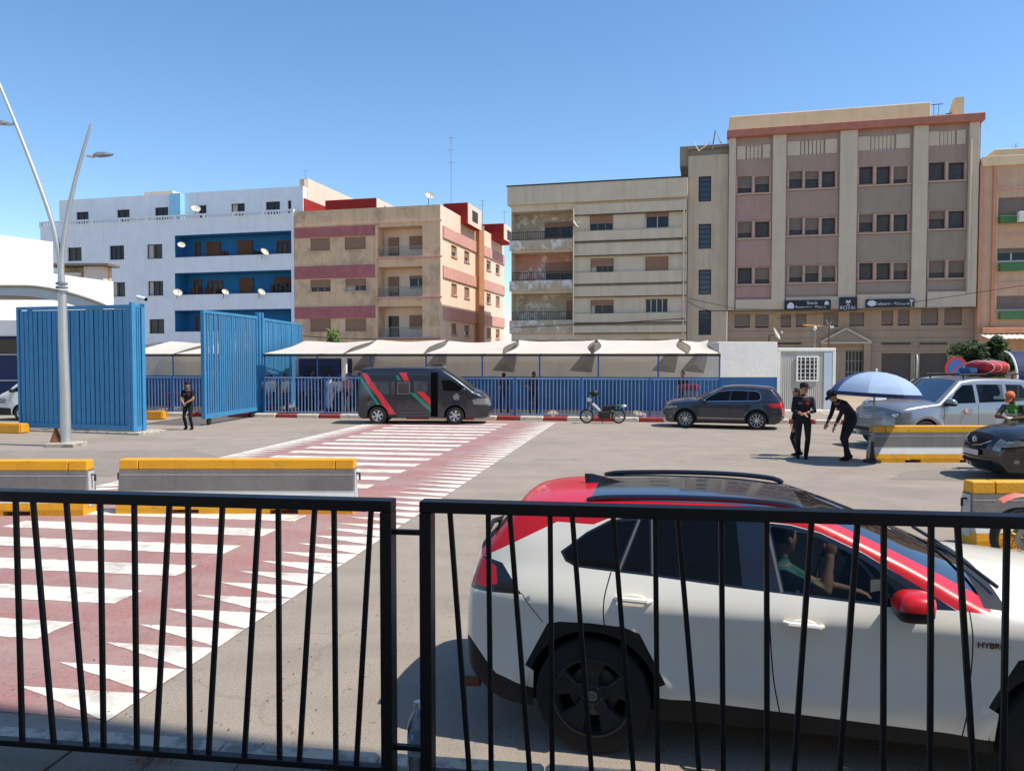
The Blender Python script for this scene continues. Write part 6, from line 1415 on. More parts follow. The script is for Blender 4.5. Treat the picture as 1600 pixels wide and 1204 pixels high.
def van_regions(police):
    R_ = [(None, None, v_op(-1.44)), (None, None, v_op(1.44))]
    if police:
        for nm, m, zs in (('green_stripe', 'stripe_green', [(102, 150), (140, 150), (215, 260), (300, 390), (405, 535), (365, 520), (268, 390), (168, 240)]), ('red_stripe', 'stripe_red', [(155, 135), (208, 135), (298, 270), (375, 362), (510, 548), (425, 548), (328, 378), (238, 272)]), ('green_stripe', 'stripe_green', [(505, 160), (530, 160), (560, 208), (522, 208)]), ('red_stripe', 'stripe_red', [(538, 130), (612, 130), (640, 212), (590, 212)]), ('green_stripe', 'stripe_green', [(650, 335), (700, 335), (858, 480), (858, 530)]), ('red_stripe', 'stripe_red', [(715, 325), (790, 325), (855, 395), (855, 465)])):
            R_.append((nm, m, [vz(*q) for q in zs]))
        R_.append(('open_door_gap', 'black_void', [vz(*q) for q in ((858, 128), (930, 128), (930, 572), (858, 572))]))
    R_ += [('side_window', 'WIN', [vz(*q) for q in ((122, 220), (325, 220), (325, 350), (112, 355))]), ('side_window', 'WIN', [vz(*q) for q in ((332, 220), (440, 218), (440, 350), (332, 350))]), ('side_window', 'WIN', [vz(*q) for q in ((458, 218), (495, 218), (495, 350), (458, 350))]), ('sliding_window', 'glass_curtain', [vz(*q) for q in ((530, 232), (640, 232), (640, 340), (530, 340))]), ('window_frame', 'frame_grey', [vz(*q) for q in ((523, 225), (648, 225), (648, 347), (523, 347))]), ('side_window', 'WIN', [vz(*q) for q in ((690, 215), (825, 215), (825, 325), (690, 345))]),
           ('front_side_window', 'tint', [vz(*q) for q in ((965, 205), (1060, 205), (1210, 300), (1210, 318), (985, 312))]), ('headlight_side', 'head_lens', [vz(*q) for q in ((1275, 400), (1340, 390), (1560, 400), (1560, 460), (1290, 450))]), ('bumper_side', 'BUMP', [(1.86, .1), (1.9, .55), (2.9, .6), (2.9, .1)]), ('rear_corner_trim', 'cladding', [vz(*q) for q in ((405, 565), (505, 565), (510, 610), (415, 615))]),
           ('door_seam', 'seam', strip_poly([vz(503, 215), vz(500, 600)], .012)), ('door_seam', 'seam', strip_poly([vz(940, 135), vz(925, 560)], .012)), ('door_seam', 'seam', strip_poly([vz(1215, 310), vz(1240, 400), vz(1190, 480)], .012)), ('body_line', 'seam', [(-2.15, 1.085), (-2.15, 1.075), (.5, 1.075), (.5, 1.085)])]
    return R_
van, wfN = car('police_van', dict(VAN, regions=van_regions(True)), (-3.55, 29.55, 0), math.radians(-1), 'dark police van with red and green diagonal stripes', dict(PAINT='car_van', MIRROR='car_van', BUMP='car_van', WIN='glass_van'), 'van', step=.08)
for (y0, y1) in ((-.3, -.05), (.05, .3)): MB().box(.55, .95, y0, y1, 2.15, 2.27).build('light_bar', MT['glass_curtain'], van, bevel=.03)
MB().box(.5, 1.0, -.45, .45, 2.10, 2.16).build('light_base', MT['rail_metal'], van)
cx_, cz_ = vz(1118, 375); yy = -float(wfN(cx_, cz_)[0]) - .006
MB().prism([(cx_ + r_ * math.cos(t), cz_ + r_ * math.sin(t)) for t, r_ in zip(np.linspace(math.pi / 2, 2.5 * math.pi, 11)[:-1], [.15, .065] * 5)], yy, yy + .01).build('star_emblem', MT['rail_metal'], van)
MB().tube([(cx_ + .11 * math.cos(t), yy - .004, cz_ + .11 * math.sin(t)) for t in np.linspace(0, 2 * math.pi, 24)], .012, 5).build('emblem_ring', MT['rail_metal'], van)
p = G(17, 658); lv, _ = car('delivery_van', dict(VAN, regions=van_regions(False)), (p.x + 1.7, p.y + .9, 0), math.pi, 'pale grey van half hidden behind the blue gate stack', dict(PAINT='car_lightgrey', MIRROR='black_plastic', BUMP='cladding', WIN='tint'), 'van', step=.1, scale=.93)

# ---- moped
mp = empty('moped', G(942, 661.5) + Vector((0, .1, 0)), math.pi - .05, 'silver moped parked at the red and white kerb', 'moped')
def spoke_wheel(e, x, R, w, rim_m, tyre_m='rubber', y=0.0, ns=14):
    t = MB().lathe([(R - .05, -w / 2), (R - .015, -w / 2), (R, 0), (R - .015, w / 2), (R - .05, w / 2)], (x, y, R), 'y', 32).build('wheel', MT[tyre_m], e, smooth=40)
    mb = MB().lathe([(R - .05, -w * .4), (R - .075, -w * .3), (R - .075, w * .3), (R - .05, w * .4)], (x, y, R), 'y', 32).lathe([(0, -w), (.05, -w), (.05, w), (0, w)], (x, y, R), 'y', 12)
    for i in range(ns):
        a = 2 * math.pi * i / ns; mb.tube([(x + .045 * math.cos(a), y + (w * .8 if i % 2 else -w * .8), R + .045 * math.sin(a)), (x + (R - .07) * math.cos(a + .15), y, R + (R - .07) * math.sin(a + .15))], .006 if R < .4 else .005, 4)
    mb.build('rim', MT[rim_m], t); return t
spoke_wheel(mp, .60, .27, .07, 'engine_grey'); spoke_wheel(mp, -.60, .27, .07, 'engine_grey')
MB().tube([(.60, .06, .27), (.46, .05, .75), (.40, 0, .95)], .022, 8).tube([(.60, -.06, .27), (.46, -.05, .75)], .022, 8).build('fork', MT['engine_grey'], mp)
MB().tube([(.44, 0, .80), (.25, 0, .45), (-.15, 0, .33), (-.45, 0, .45), (-.60, .05, .27)], .032, 8).build('frame', MT['engine_grey'], mp)
MB().loft([[(.40, -.06, .72), (.40, .06, .72), (.34, .06, .78), (.34, -.06, .78)], [(.08, -.05, .40), (.08, .05, .40), (.05, .05, .50), (.05, -.05, .50)]]).build('leg_shield', MT['white_metal'], mp, bevel=.01)
MB().box(-.28, .16, -.12, .12, .20, .46).ellipsoid((.0, 0, .34), (.16, .14, .12), 10, 6).build('engine', MT['rail_dark'], mp, bevel=.02)
MB().loft([[(.02, -.09, .60), (.02, .09, .60), (.02, .07, .67), (.02, -.07, .67)], [(-.2, -.12, .60), (-.2, .12, .60), (-.2, .1, .68), (-.2, -.1, .68)], [(-.52, -.11, .64), (-.52, .11, .64), (-.52, .09, .71), (-.52, -.09, .71)]]).build('saddle', MT['rubber'], mp, bevel=.015)
MB().box(-.46, .02, -.10, .10, .42, .62).build('side_cover', MT['black_plastic'], mp, bevel=.03)
MB().tube([(.42, .30, .98), (.40, .12, 1.0), (.40, -.12, 1.0), (.42, -.30, .98)], .014, 6).build('handlebar', MT['rail_dark'], mp); MB().ellipsoid((.50, 0, .90), (.10, .09, .09), 10, 6).build('headlight', MT['white_metal'], mp)
MB().tube([(-.3, .1, .5), (-.55, .12, .40), (-.5, .1, .3)], .025, 6).build('exhaust_pipe', MT['green_paint'], mp); MB().tube([(-.45, -.1, .68), (-.80, -.1, .70), (-.80, .1, .70), (-.45, .1, .68)], .012, 6).build('luggage_rack', MT['green_paint'], mp)
MB().ellipsoid((-.80, 0, .66), (.10, .08, .06), 10, 6).build('tail_light', MT['white_metal'], mp)
mb = MB()
for cx in (.60, -.60):
    P0 = []
    for t in np.linspace(.3, 2.5, 10): P0.append((cx + .31 * math.cos(t), 0, .27 + .31 * math.sin(t)))
    for a, b in zip(P0[:-1], P0[1:]): mb.quad((a[0], -.05, a[2]), (a[0], .05, a[2]), (b[0], .05, b[2]), (b[0], -.05, b[2]))
mb.build('mudguard', MT['rail_dark'], mp, smooth=True)
MB().ellipsoid((.33, .1, 1.14), (.16, .13, .13), 14, 9).build('helmet_shell', MT['black_plastic'], mp, smooth=True)
for s_ in (-1, 1): MB().tube([(.41, s_ * .2, 1.0), (.39, s_ * .24, 1.14)], .008, 5).ellipsoid((.39, s_ * .25, 1.18), (.015, .06, .04), 8, 5).build('mirror', MT['rail_dark'], mp)
MB().tube([(.05, -.12, .22), (-.02, -.2, .0)], .014, 5).build('stand', MT['rail_dark'], mp)

# ---- motorcycle at the right edge
q = PY(1589, 828, 9.2); Rm = .36
mc = empty('motorcycle', (q.x + .02, 9.15, 0), math.pi, 'motorcycle with golden spoked wheel and salmon mudguard at the right edge', 'motorcycle')
spoke_wheel(mc, 0, Rm, .13, 'gold_rim', ns=22); spoke_wheel(mc, -1.4, Rm, .14, 'gold_rim', ns=22)
MB().lathe([(.03, .02), (.14, .02), (.14, .03), (.03, .03)], (0, .07, Rm), 'y', 24).build('brake_disc', MT['engine_grey'], mc)
MB().tube([(0, .11, Rm), (-.18, .10, .85), (-.28, .08, 1.12)], .028, 8).tube([(0, -.11, Rm), (-.18, -.10, .85), (-.28, -.08, 1.12)], .028, 8).build('fork', MT['engine_grey'], mc)
rings = [[(Vector((.12 - .02 + .50 * math.cos(t) * 1.0 - .12, y_, .42 + .46 * math.sin(t) + dz))) for (y_, dz) in ((-.075, -.015), (-.04, .012), (.04, .012), (.075, -.015), (.04, -.012), (-.04, -.012))] for t in np.linspace(.95, 2.5, 12)]
MB().loft(rings).build('front_mudguard', MT['salmon'], mc, smooth=50)
MB().ellipsoid((-.62, 0, .92), (.34, .16, .15), 14, 8).build('fuel_tank', MT['salmon'], mc, smooth=True); MB().box(-1.35, -.85, -.13, .13, .80, .90).build('saddle', MT['rubber'], mc, bevel=.04, segs=2)
MB().box(-.85, -.42, -.17, .17, .30, .68).build('engine', MT['engine_grey'], mc, bevel=.04); MB().tube([(-.28, 0, 1.0), (-.5, 0, .85), (-1.0, 0, .7), (-1.4, .08, Rm)], .035, 8).build('frame', MT['rail_dark'], mc)
MB().tube([(-.32, .38, 1.15), (-.27, .12, 1.16), (-.27, -.12, 1.16), (-.32, -.38, 1.15)], .016, 6).build('handlebar', MT['rail_dark'], mc); MB().ellipsoid((-.14, 0, 1.0), (.10, .1, .1), 12, 7).build('headlight', MT['head_lens'], mc, smooth=True)
# ------------------------------------------------------------------ people
from mathutils.kdtree import KDTree
def ik(a, b, l1, l2, pole):
    a, b, pole = Vector(a), Vector(b), Vector(pole); d = b - a; L = min(d.length, (l1 + l2) * .999); d = d.normalized() if d.length > 1e-6 else Vector((0, 0, -1))
    x = (l1 * l1 - l2 * l2 + L * L) / (2 * L); h = math.sqrt(max(l1 * l1 - x * x, 0)); p = pole - d * pole.dot(d); p = p.normalized() if p.length > 1e-5 else d.orthogonal().normalized()
    return a + d * x + p * h, a + d * L
def human(label, loc, yaw, out, H=1.75, pelvis=(0, 0, .93), lean=0.03, lh=(.12, .24, .82), rh=(.12, -.24, .82), lf=(.02, .11, 0), rf=(-.02, -.11, 0), head=(0, 0), curl=.6, vox=.014, hat=None, hair=True, group=None, le=(-1, .4, -.3), re=(-1, -.4, -.3), lk=(1, .1, 0), rk=(1, -.1, 0), girth=1.0, twist=0.0, long_hair=False):
    k = H / 1.75; e = empty('person', loc, yaw, label, 'person', group); e.scale = (k, k, k)
    mb = MB(); labs = []
    def lab(n, name): labs.extend([name] * (len(mb.v) - n))
    P = Vector(pelvis); up = Vector((math.sin(lean), 0, math.cos(lean))); fw = Vector((math.cos(lean), 0, -math.sin(lean))); lt = Vector((0, 1, 0))
    ltw = Vector((-math.sin(twist), math.cos(twist), 0))
    def ring(c, a, b, w, d, n=16): return [c + a * (w * math.cos(2 * math.pi * i / n)) + b * (d * math.sin(2 * math.pi * i / n)) for i in range(n)]
    up0 = Vector((math.sin(lean * .35), 0, math.cos(lean * .35)))
    w1 = P + up0 * .14; ch = w1 + up * .20; sh = ch + up * .15; nk = sh + up * .055
    n = len(mb.v)
    mb.loft([ring(P - Vector((0, 0, .09)), lt, Vector((1, 0, 0)), .12 * girth, .095 * girth), ring(P, lt, Vector((1, 0, 0)), .168 * girth, .118 * girth), ring(P + up0 * .07, lt, fw, .16 * girth, .112 * girth)]); lab(n, 'hips'); n = len(mb.v)
    mb.loft([ring(P + up0 * .06, lt, fw, .158 * girth, .112 * girth), ring(w1, lt, fw, .15 * girth, .105 * girth), ring(w1 + up * .1, ltw, fw, .165 * girth, .115 * girth), ring(ch, ltw, fw, .185, .122), ring(ch + up * .09, ltw, fw, .19, .112), ring(sh - up * .005, ltw, fw, .155, .085), ring(nk, ltw, fw, .06, .06)]); lab(n, 'torso')
    n = len(mb.v); hd = nk + up * .045 + fw * .012; mb.tube([nk - up * .03, hd + up * .04], [.056, .052], 12); lab(n, 'neck')
    # head
    hp, hy = head; R = Matrix.Rotation(hy, 3, 'Z') @ Matrix.Rotation(lean * .55 + hp, 3, 'Y'); hc = hd + R @ Vector((.02, 0, .115)); n = len(mb.v)
    mb.ellipsoid(hc, (.098, .077, .118), 16, 12, R); mb.ellipsoid(hc + R @ Vector((.022, 0, -.06)), (.068, .056, .062), 12, 8, R)
    mb.loft([[hc + R @ Vector(q) for q in r_] for r_ in ([(.08, -.008, .02), (.08, .008, .02), (.09, .006, .02)], [(.09, -.016, -.035), (.09, .016, -.035), (.118, .0, -.03)])])
    for s in (-1, 1): mb.ellipsoid(hc + R @ Vector((-.005, s * .079, -.01)), (.022, .012, .032), 8, 6, R)
    lab(n, 'head')
    hands = []
    for s, tg, pole in ((1, lh, le), (-1, rh, re)):
        S_ = sh - up * .035 + ltw * (s * .185); el, wr = ik(S_, tg, .285, .255, pole); n = len(mb.v)
        mb.tube([S_ + ltw * (-s * .05), S_, (S_ + el) / 2, el], [.062, .064, .052, .044], 12); mb.ellipsoid(S_, (.066, .062, .066)); lab(n, 'uparm'); n = len(mb.v)
        mb.tube([el, el.lerp(wr, .3), wr], [.044, .044, .028], 12); mb.ellipsoid(el, (.044, .044, .044)); lab(n, 'forearm'); n = len(mb.v)
        d = (wr - el).normalized(); side = d.cross(Vector((0, 0, 1)) if abs(d.z) < .9 else Vector((1, 0, 0))).normalized(); nrm = side.cross(d).normalized()
        pc = wr + d * .045; R3 = Matrix((d, side, nrm)).transposed(); mb.ellipsoid(pc, (.055, .042, .018), 12, 8, R3)
        for fi, (o_, L_) in enumerate(((-.03, .068), (-.010, .078), (.011, .074), (.031, .058))):
            b0 = wr + d * .085 + side * o_; d1 = (d * math.cos(curl * .6) - nrm * math.sin(curl * .6)); d2 = (d * math.cos(curl * 1.4) - nrm * math.sin(curl * 1.4))
            mb.tube([b0 - d * .02, b0 + d1 * L_ * .5, b0 + d1 * L_ * .5 + d2 * L_ * .5], [.0095, .009, .0075], 7)
        tb0 = wr + d * .03 - side * .035; mb.tube([tb0, tb0 + d * .03 - side * .022 - nrm * .01, tb0 + d * .062 - side * .022 - nrm * .02], [.012, .011, .009], 7)
        lab(n, 'hand'); hands.append((wr, d))
    for s, ft, pole in ((1, lf, lk), (-1, rf, rk)):
        Hj = P + lt * (s * .095) - Vector((0, 0, .04)); an = Vector(ft) + Vector((-.05, 0, .085)); kn, an = ik(Hj, an, .43, .42, pole); n = len(mb.v)
        mb.tube([Hj + Vector((0, 0, .03)), Hj.lerp(kn, .3), kn], [.088 * girth, .085 * girth, .06], 14); mb.ellipsoid(kn, (.06, .056, .06)); lab(n, 'thigh'); n = len(mb.v)
        mb.tube([kn, kn.lerp(an, .35), an - Vector((0, 0, .02))], [.06, .060, .05], 12); lab(n, 'shin'); n = len(mb.v)
        f0 = Vector((an.x, an.y, an.z - .045)); mb.ellipsoid(f0 + Vector((.055, 0, 0)), (.135, .046, .04), 14, 8); mb.ellipsoid(f0 + Vector((-.02, 0, .02)), (.06, .042, .055), 12, 8); lab(n, 'shoe')
    me = bpy.data.meshes.new('body'); me.from_pydata(mb.v, [], mb.f)
    bm = bmesh.new(); bm.from_mesh(me); bmesh.ops.recalc_face_normals(bm, faces=bm.faces); bm.to_mesh(me); bm.free()
    t = bpy.data.objects.new('tmp_body', me); COL.objects.link(t)
    m1 = t.modifiers.new('r', 'REMESH'); m1.mode = 'VOXEL'; m1.voxel_size = vox; m1.use_smooth_shade = True
    m2 = t.modifiers.new('s', 'SMOOTH'); m2.factor = .5; m2.iterations = 2
    dg = bpy.context.evaluated_depsgraph_get(); nm = bpy.data.meshes.new_from_object(t.evaluated_get(dg)); bpy.data.objects.remove(t); nm.name = 'body'
    keys = ['torso', 'uparm', 'forearm', 'hand', 'head', 'neck', 'hips', 'thigh', 'shin', 'shoe']; sk = out.get('skin', 'skin')
    dm = dict(torso=out['shirt'], uparm=out.get('sleeve', out['shirt']), forearm=out.get('fore', out['shirt']), hand=sk, head=sk, neck=sk, hips=out['legs'], thigh=out['legs'], shin=out.get('shin', out['legs']), shoe=out.get('shoe', 'shoe'))
    nm.materials.clear()
    for q in keys: nm.materials.append(MT[dm[q]])
    kd = KDTree(len(mb.v))
    for i, v in enumerate(mb.v): kd.insert(v, i)
    kd.balance()
    nm.polygons.foreach_set('material_index', [keys.index(labs[kd.find(p.center)[1]]) for p in nm.polygons]); shade(nm)
    link_mesh('body', nm, e)
    fm = MB()
    for s in (-1, 1): fm.ellipsoid(hc + R @ Vector((.086, s * .031, .008)), (.008, .013, .007), 8, 5, R)
    fm.build('eyes', MT['hair'], e); fm = MB()
    for s in (-1, 1): fm.ellipsoid(hc + R @ Vector((.088, s * .032, .028)), (.007, .02, .004), 8, 5, R)
    fm.ellipsoid(hc + R @ Vector((.092, 0, -.06)), (.006, .024, .006), 8, 5, R); fm.build('brows_and_mouth', MT['hair' if not out.get('lip') else out['lip']], e)
    if hair:
        hm = MB()
        for i in range(9):
            t = math.pi * .58 * i / 8; rr = math.sin(t)
            hm.v += [tuple(hc + R @ Vector((-.012 + .104 * rr * math.cos(a) * (1 if math.cos(a) < 0 or t < .9 else .86), .083 * rr * math.sin(a), .005 + .122 * math.cos(t) + (.05 * max(0, math.cos(a)) * max(0, t - .9))))) for a in np.linspace(0, 2 * math.pi, 17)[:-1]]
        for i in range(8):
            for j in range(16): hm.f.append((i * 16 + j, i * 16 + (j + 1) % 16, (i + 1) * 16 + (j + 1) % 16, (i + 1) * 16 + j)); hm.m.append(0)
        if long_hair: hm.ellipsoid(hc + R @ Vector((-.06, 0, -.10)), (.05, .08, .14), 10, 7, R)
        hm.build('hair', MT['hair'], e, smooth=True)
    if hat:
        cm = MB().lathe([(.113, 0), (.115, .03), (.108, .075), (.07, .105), (.0, .115)], (0, 0, 0), 'z', 18)
        cm.v = [tuple(hc + R @ Vector((p[0] * .95 - .008, p[1] * .80, p[2] + .035))) for p in cm.v]; c0 = cm.build('cap', MT[hat], e, smooth=50)
        br = MB(); pts = [(.085 + .10 * math.cos(t), .078 * math.sin(t)) for t in np.linspace(-math.pi / 2, math.pi / 2, 11)]
        br.prism(pts, .038, .046, 'xy'); br.v = [tuple(hc + R @ Vector((p[0], p[1], p[2] - .25 * max(0, p[0] - .09)))) for p in br.v]; br.build('peak', MT[hat], c0)
    if out.get('belt'):
        b_ = MB(); b_.loft([ring(P + up0 * z, lt, fw, .172 * girth, .125 * girth, 20) for z in (.045, .09)], cap=False); b_.build('belt', MT['shoe'], e, smooth=True)
        MB().obox(P + up0 * .0 + lt * -.185, (.03, 0, 0), (0, .02, 0), (0, 0, .08)).build('holster', MT['shoe'], e, bevel=.01)
    if out.get('bands'):
        for (c_, w_, d_) in ((w1 + up * .02, .166, .121), (ch + up * .0, .197, .134)):
            b_ = MB(); b_.loft([ring(c_ + up * z, ltw, fw, w_ * girth, d_ * girth, 20) for z in (-.025, .025)], cap=False); b_.build('reflective_band', MT['reflective'], e, smooth=True)
        for s in (-1, 1): MB().bar(ch + fw * .128 + ltw * s * .09 + up * .12, ch + fw * .125 + ltw * s * .08 - up * .2, .045, .006, fw).build('reflective_band', MT['reflective'], e)
    if out.get('badge'):
        MB().obox(ch + fw * .122 + ltw * .08 + up * .03, ltw * .03, fw * .006, up * .035).build('badge', MT['sign_red'], e); MB().obox(ch + fw * .123 - ltw * .08 + up * .03, ltw * .04, fw * .006, up * .018).build('name_tape', MT['shirt_grey'], e)
        for s in (-1, 1): MB().obox(sh + ltw * s * .12 + up * .012, fw * .03, ltw * .05, up * .008).build('epaulette', MT['shirt_dark'], e)
    return e
uni = dict(shirt='uniform', legs='trousers', belt=True, badge=True)
# three uniformed officers and the gate guard
human('officer in black uniform standing with hands clasped beside the dark SUV', G(1254, 716.5), math.radians(-105), uni, H=1.86, lean=.02, lh=(.25, .03, 1.08), rh=(.26, -.04, 1.06), lf=(.05, .07, 0), rf=(-.02, -.10, 0), head=(.02, .55), hat='uniform', vox=.0105, le=(-.4, 1, -.4), re=(-.4, -1, -.4), twist=.0)
human('officer in black bending forward beside the blue parasol', G(1322, 718.5), math.radians(192), uni, H=1.93, pelvis=(-.10, 0, .92), lean=.86, lh=(.42, .16, .74), rh=(.34, -.22, .80), lf=(.12, .12, 0), rf=(-.12, -.12, 0), head=(.15, .1), hat='uniform', vox=.0105, re=(-.6, -.5, .2), le=(-.4, .5, .3))
human('officer half hidden behind the officer with clasped hands', G(1246, 712), math.radians(150), uni, H=1.72, lf=(.02, .1, 0), rf=(.0, -.1, 0), head=(.05, .5), vox=.016, long_hair=True)
human('guard in black T-shirt and cap standing in the gate opening', G(295, 671), math.radians(-96), dict(shirt='uniform', fore='skin', legs='trousers', belt=True, badge=True), H=1.66, lh=(.24, .06, 1.0), rh=(.24, -.06, .99), lf=(.03, .12, 0), rf=(.0, -.12, 0), hat='uniform', vox=.0125, le=(-.3, 1, -.4), re=(-.3, -1, -.4), head=(.1, 0))
# traffic warden between the cars
human('warden in green vest and orange cap writing beside the black car', (11.25, 17.25, 0), math.radians(215), dict(shirt='hivis', fore='skin_dark', sleeve='shirt_dark', legs='trousers', skin='skin_dark', bands=True), H=1.80, pelvis=(-.05, 0, .93), lean=.45, lh=(.42, .10, 1.12), rh=(.44, -.04, 1.14), head=(.35, 0), hat='cap_orange', vox=.013, re=(-.4, -1, -.2), le=(-.4, 1, -.2))
wn_ = empty('notepad', (10.92, 17.0, 1.16), .5, 'small pale notepad in the warden\'s hands', 'notepad'); MB().obox((0, 0, 0), (.06, 0, .02), (0, .08, 0), (-.002, 0, .006)).build('pad', MT['cap_white'], wn_)
# man beyond the parasol
human('person in dark clothes standing far behind the blue parasol', PY(1417, 600, 29.5) * 1, math.radians(200), dict(shirt='shirt_dark', legs='beige', skin='skin_dark'), H=1.72, vox=.02).location.z = 0
# people queueing behind the railing
qd = [(408, .5, 'shirt_white', 'shirt_grey', 'person in white leaning on the railing nearest the gate', 1.6, -1.5), (438, .6, 'shirt_white', 'jeans', 'person in white and jeans third from the gate', 1.62, -2.0), (462, .5, 'shirt_blue', 'trousers', 'person in blue right at the rail before the booth', 1.64, -1.2), (508, .5, 'shirt_white', 'shirt_white', 'person all in white at the rail mid queue', 1.66, -1.9), (414, 1.0, 'shirt_white', 'jeans', 'person in a white top at the gate end of the queue', 1.62, 2.6), (428, 1.9, 'shirt_grey', 'trousers', 'person in grey standing second from the gate end', 1.66, -1.0), (452, 2.4, 'shirt_dark', 'trousers', 'person in dark clothes by the navy booth', 1.74, 1.0),
      (471, 1.7, 'shirt_blue', 'jeans', 'person in pale blue top right of the navy booth', 1.80, -.8), (483, .9, 'shirt_dark', 'jeans', 'person in dark top leaning near the middle of the queue', 1.66, 0.3), (499, 1.4, 'shirt_blue', 'shirt_white', 'person in blue top and white trousers in the queue', 1.66, .8),
      (520, .8, 'shirt_white', 'jeans', 'person in white shirt near the rear of the police van', 1.6, 2.2), (533, .9, 'shirt_pink', 'trousers', 'person in pink top right behind the police van', 1.68, -1.6), (825, 1.2, 'shirt_dark', 'trousers', 'dark head showing above the railing right of the police van', 1.78, -1.4), (1060, 1.6, 'shirt_dark', 'jeans', 'dark haired person behind the railing above the parked SUV bonnet', 1.80, -1.7), (775, 2.0, 'shirt_dark', 'jeans', 'person in the shade just right of the van windscreen', 1.70, 2.0), (545, 1.8, 'shirt_dark', 'trousers', 'dark clothed person close behind the van\'s rear corner', 1.70, .2)]
for i, (px, off, sh_, lg_, lb_, hh, yw) in enumerate(qd):
    p = KL.pt(KL.s(px, 600) * (1 + .03 * off), .14, .35 + off)
    human(lb_, p, yw, dict(shirt=sh_, legs=lg_, fore=random.choice((sh_, 'skin')), skin=random.choice(('skin', 'skin_dark'))), H=hh, lean=random.uniform(.02, .12), lh=(random.uniform(.05, .3), .2, random.uniform(.8, 1.1)), rh=(random.uniform(.05, .3), -.2, random.uniform(.8, 1.1)), lf=(random.uniform(0, .15), .1, 0), rf=(random.uniform(-.15, 0), -.1, 0), head=(random.uniform(0, .3), random.uniform(-.5, .5)), vox=.02, group='people queueing behind the blue railing')
# in the cars
def in_car(c, p): return Matrix.LocRotScale(c.location, c.rotation_euler, c.scale) @ Vector(p)
human('passenger in teal shirt holding a hand up inside the white SUV', in_car(rav, (-.02, -.40, .0)), yawR, dict(shirt='teal', fore='skin_light', legs='jeans', skin='skin_light'), H=1.55, pelvis=(-.12, 0, .79), lean=-.12, lh=(.34, .12, 1.10), rh=(.16, -.10, 1.40), lf=(.62, .12, .42), rf=(.62, -.12, .42), head=(.1, .5), vox=.0085, re=(.7, -.4, -1), le=(0, .5, -1))
ph = empty('phone', in_car(rav, (.19, -.42, 1.30)), yawR, 'dark phone held up by the passenger in the white SUV', 'phone'); MB().obox((0, 0, 0), (.02, 0, .012), (0, .036, 0), (-.035, 0, .065)).build('phone_body', MT['car_gloss_black'], ph, bevel=.006)
ppr = empty('paper', in_car(rav, (.40, -.50, 1.03)), yawR + .4, 'white folded paper in the white SUV\'s front window', 'paper')
MB().quad((-.05, 0, .0), (.03, -.02, .02), (.04, .0, .08), (-.03, .03, .07)).quad((.03, -.02, .02), (.09, .03, .0), (.08, .05, .06), (.04, .0, .08)).build('sheet', MT['cap_white'], ppr, fix=False)
human('driver of the silver car resting an arm on the open window', in_car(pr, (.05, .37, .0)), pr.rotation_euler.z, dict(shirt='shirt_dark', fore='skin', legs='jeans'), H=1.72, pelvis=(-.12, 0, .74), lean=-.1, lh=(.10, .60, 1.08), rh=(.35, -.1, 1.1), lf=(.62, .12, .40), rf=(.62, -.12, .40), head=(.1, .4), vox=.013, le=(-.2, 1, .3), re=(0, -.5, -1))
human('rear passenger inside the silver car', in_car(pr, (-.95, .37, .0)), pr.rotation_euler.z, dict(shirt='shirt_dark', legs='jeans'), H=1.72, pelvis=(-.12, 0, .74), lean=-.1, lh=(.25, .2, .8), rh=(.25, -.2, .8), lf=(.5, .12, .40), rf=(.5, -.12, .40), vox=.018)
# ------------------------------------------------------------------ black terrace fence in the foreground
def fpanel(px_posts, bars, label, z1, z0, left_open=None, right_open=None):
    e = empty('metal_fence', TL.pt(0), TL.ang, label, 'fence', 'black fence panels along the terrace')
    pw, pd = .047, .08
    xs = list(px_posts)
    xa, xb = xs
    for x in xs: MB().box(x, x + pw, -pd / 2, pd / 2, TZ, z1 - .046).build('post', MT['fence_black'], e, bevel=.003)
    MB().box(xa, xb + pw, -pd / 2, pd / 2, z1 - .045, z1).build('top_rail', MT['fence_black'], e, bevel=.003)
    MB().box(xa + pw + .001, xb - .001, -.02, .02, z0 - .026, z0).build('bottom_rail', MT['fence_black'], e, bevel=.002)
    for (s1, s0_) in bars:
        o = MB().bar((s0_, 0, z0 - .004), (s1, 0, z1 - .042), .0195, .0195, (0, 1, 0)).build('bar', MT['fence_black'], e, bevel=.002)
    return e
zt1 = TL.z(300, 772); zb1 = TL.z(300, 1178)
z0L, z1L = zb1 + .012, zt1
def bar_list(tops, bots, yt, yb): return [(TL.s(a, yt), TL.s(b, yb(b))) for a, b in zip(tops, bots)]
LT = [-28, 25, 52, 104, 157, 210, 265, 294, 348, 405, 435, 492, 522, 580]; LB = [-18, 35, 84, 135, 162, 214, 244, 297, 326, 382, 437, 468, 525, 557]
sPL = TL.s(598, 900); sPR = TL.s(659, 900)
fpanel((sPL - 2.25, sPL), bar_list(LT, LB, 800, lambda x: 1155 + .085 * x), 'left black fence panel with slanted bars, over the crossing', z1L, z0L)
RT = [703, 763, 796.5, 859.6, 894, 958, 1023.7, 1059, 1127, 1197.7, 1268, 1340, 1381, 1455, 1496, 1573.5, 1640]; RB = [733, 767.5, 827.5, 863, 924, 989.5, 1027.7, 1092, 1130, 1198.5, 1240.7, 1312, 1380, 1453, 1521, 1567, 1660]
def ext(a, b, zb):   # carry the bar on down to the bottom rail
    s1, zt_ = TL.sz(a, 812); s2, z2 = TL.sz(b, 1200); k_ = (zb - z2) / (z2 - zt_); return (s1 + (s1 - s2) * (z1L - zt_) / (zt_ - z2) * -1 * -1 if False else s1, s2 + (s2 - s1) * k_)
fpanel((sPR, TL.s(1690, 900)), [ext(a, b, z0L) for a, b in zip(RT, RB)], 'right black fence panel with slanted bars, in front of the white SUV', TL.z(1130, 792.5), z0L)
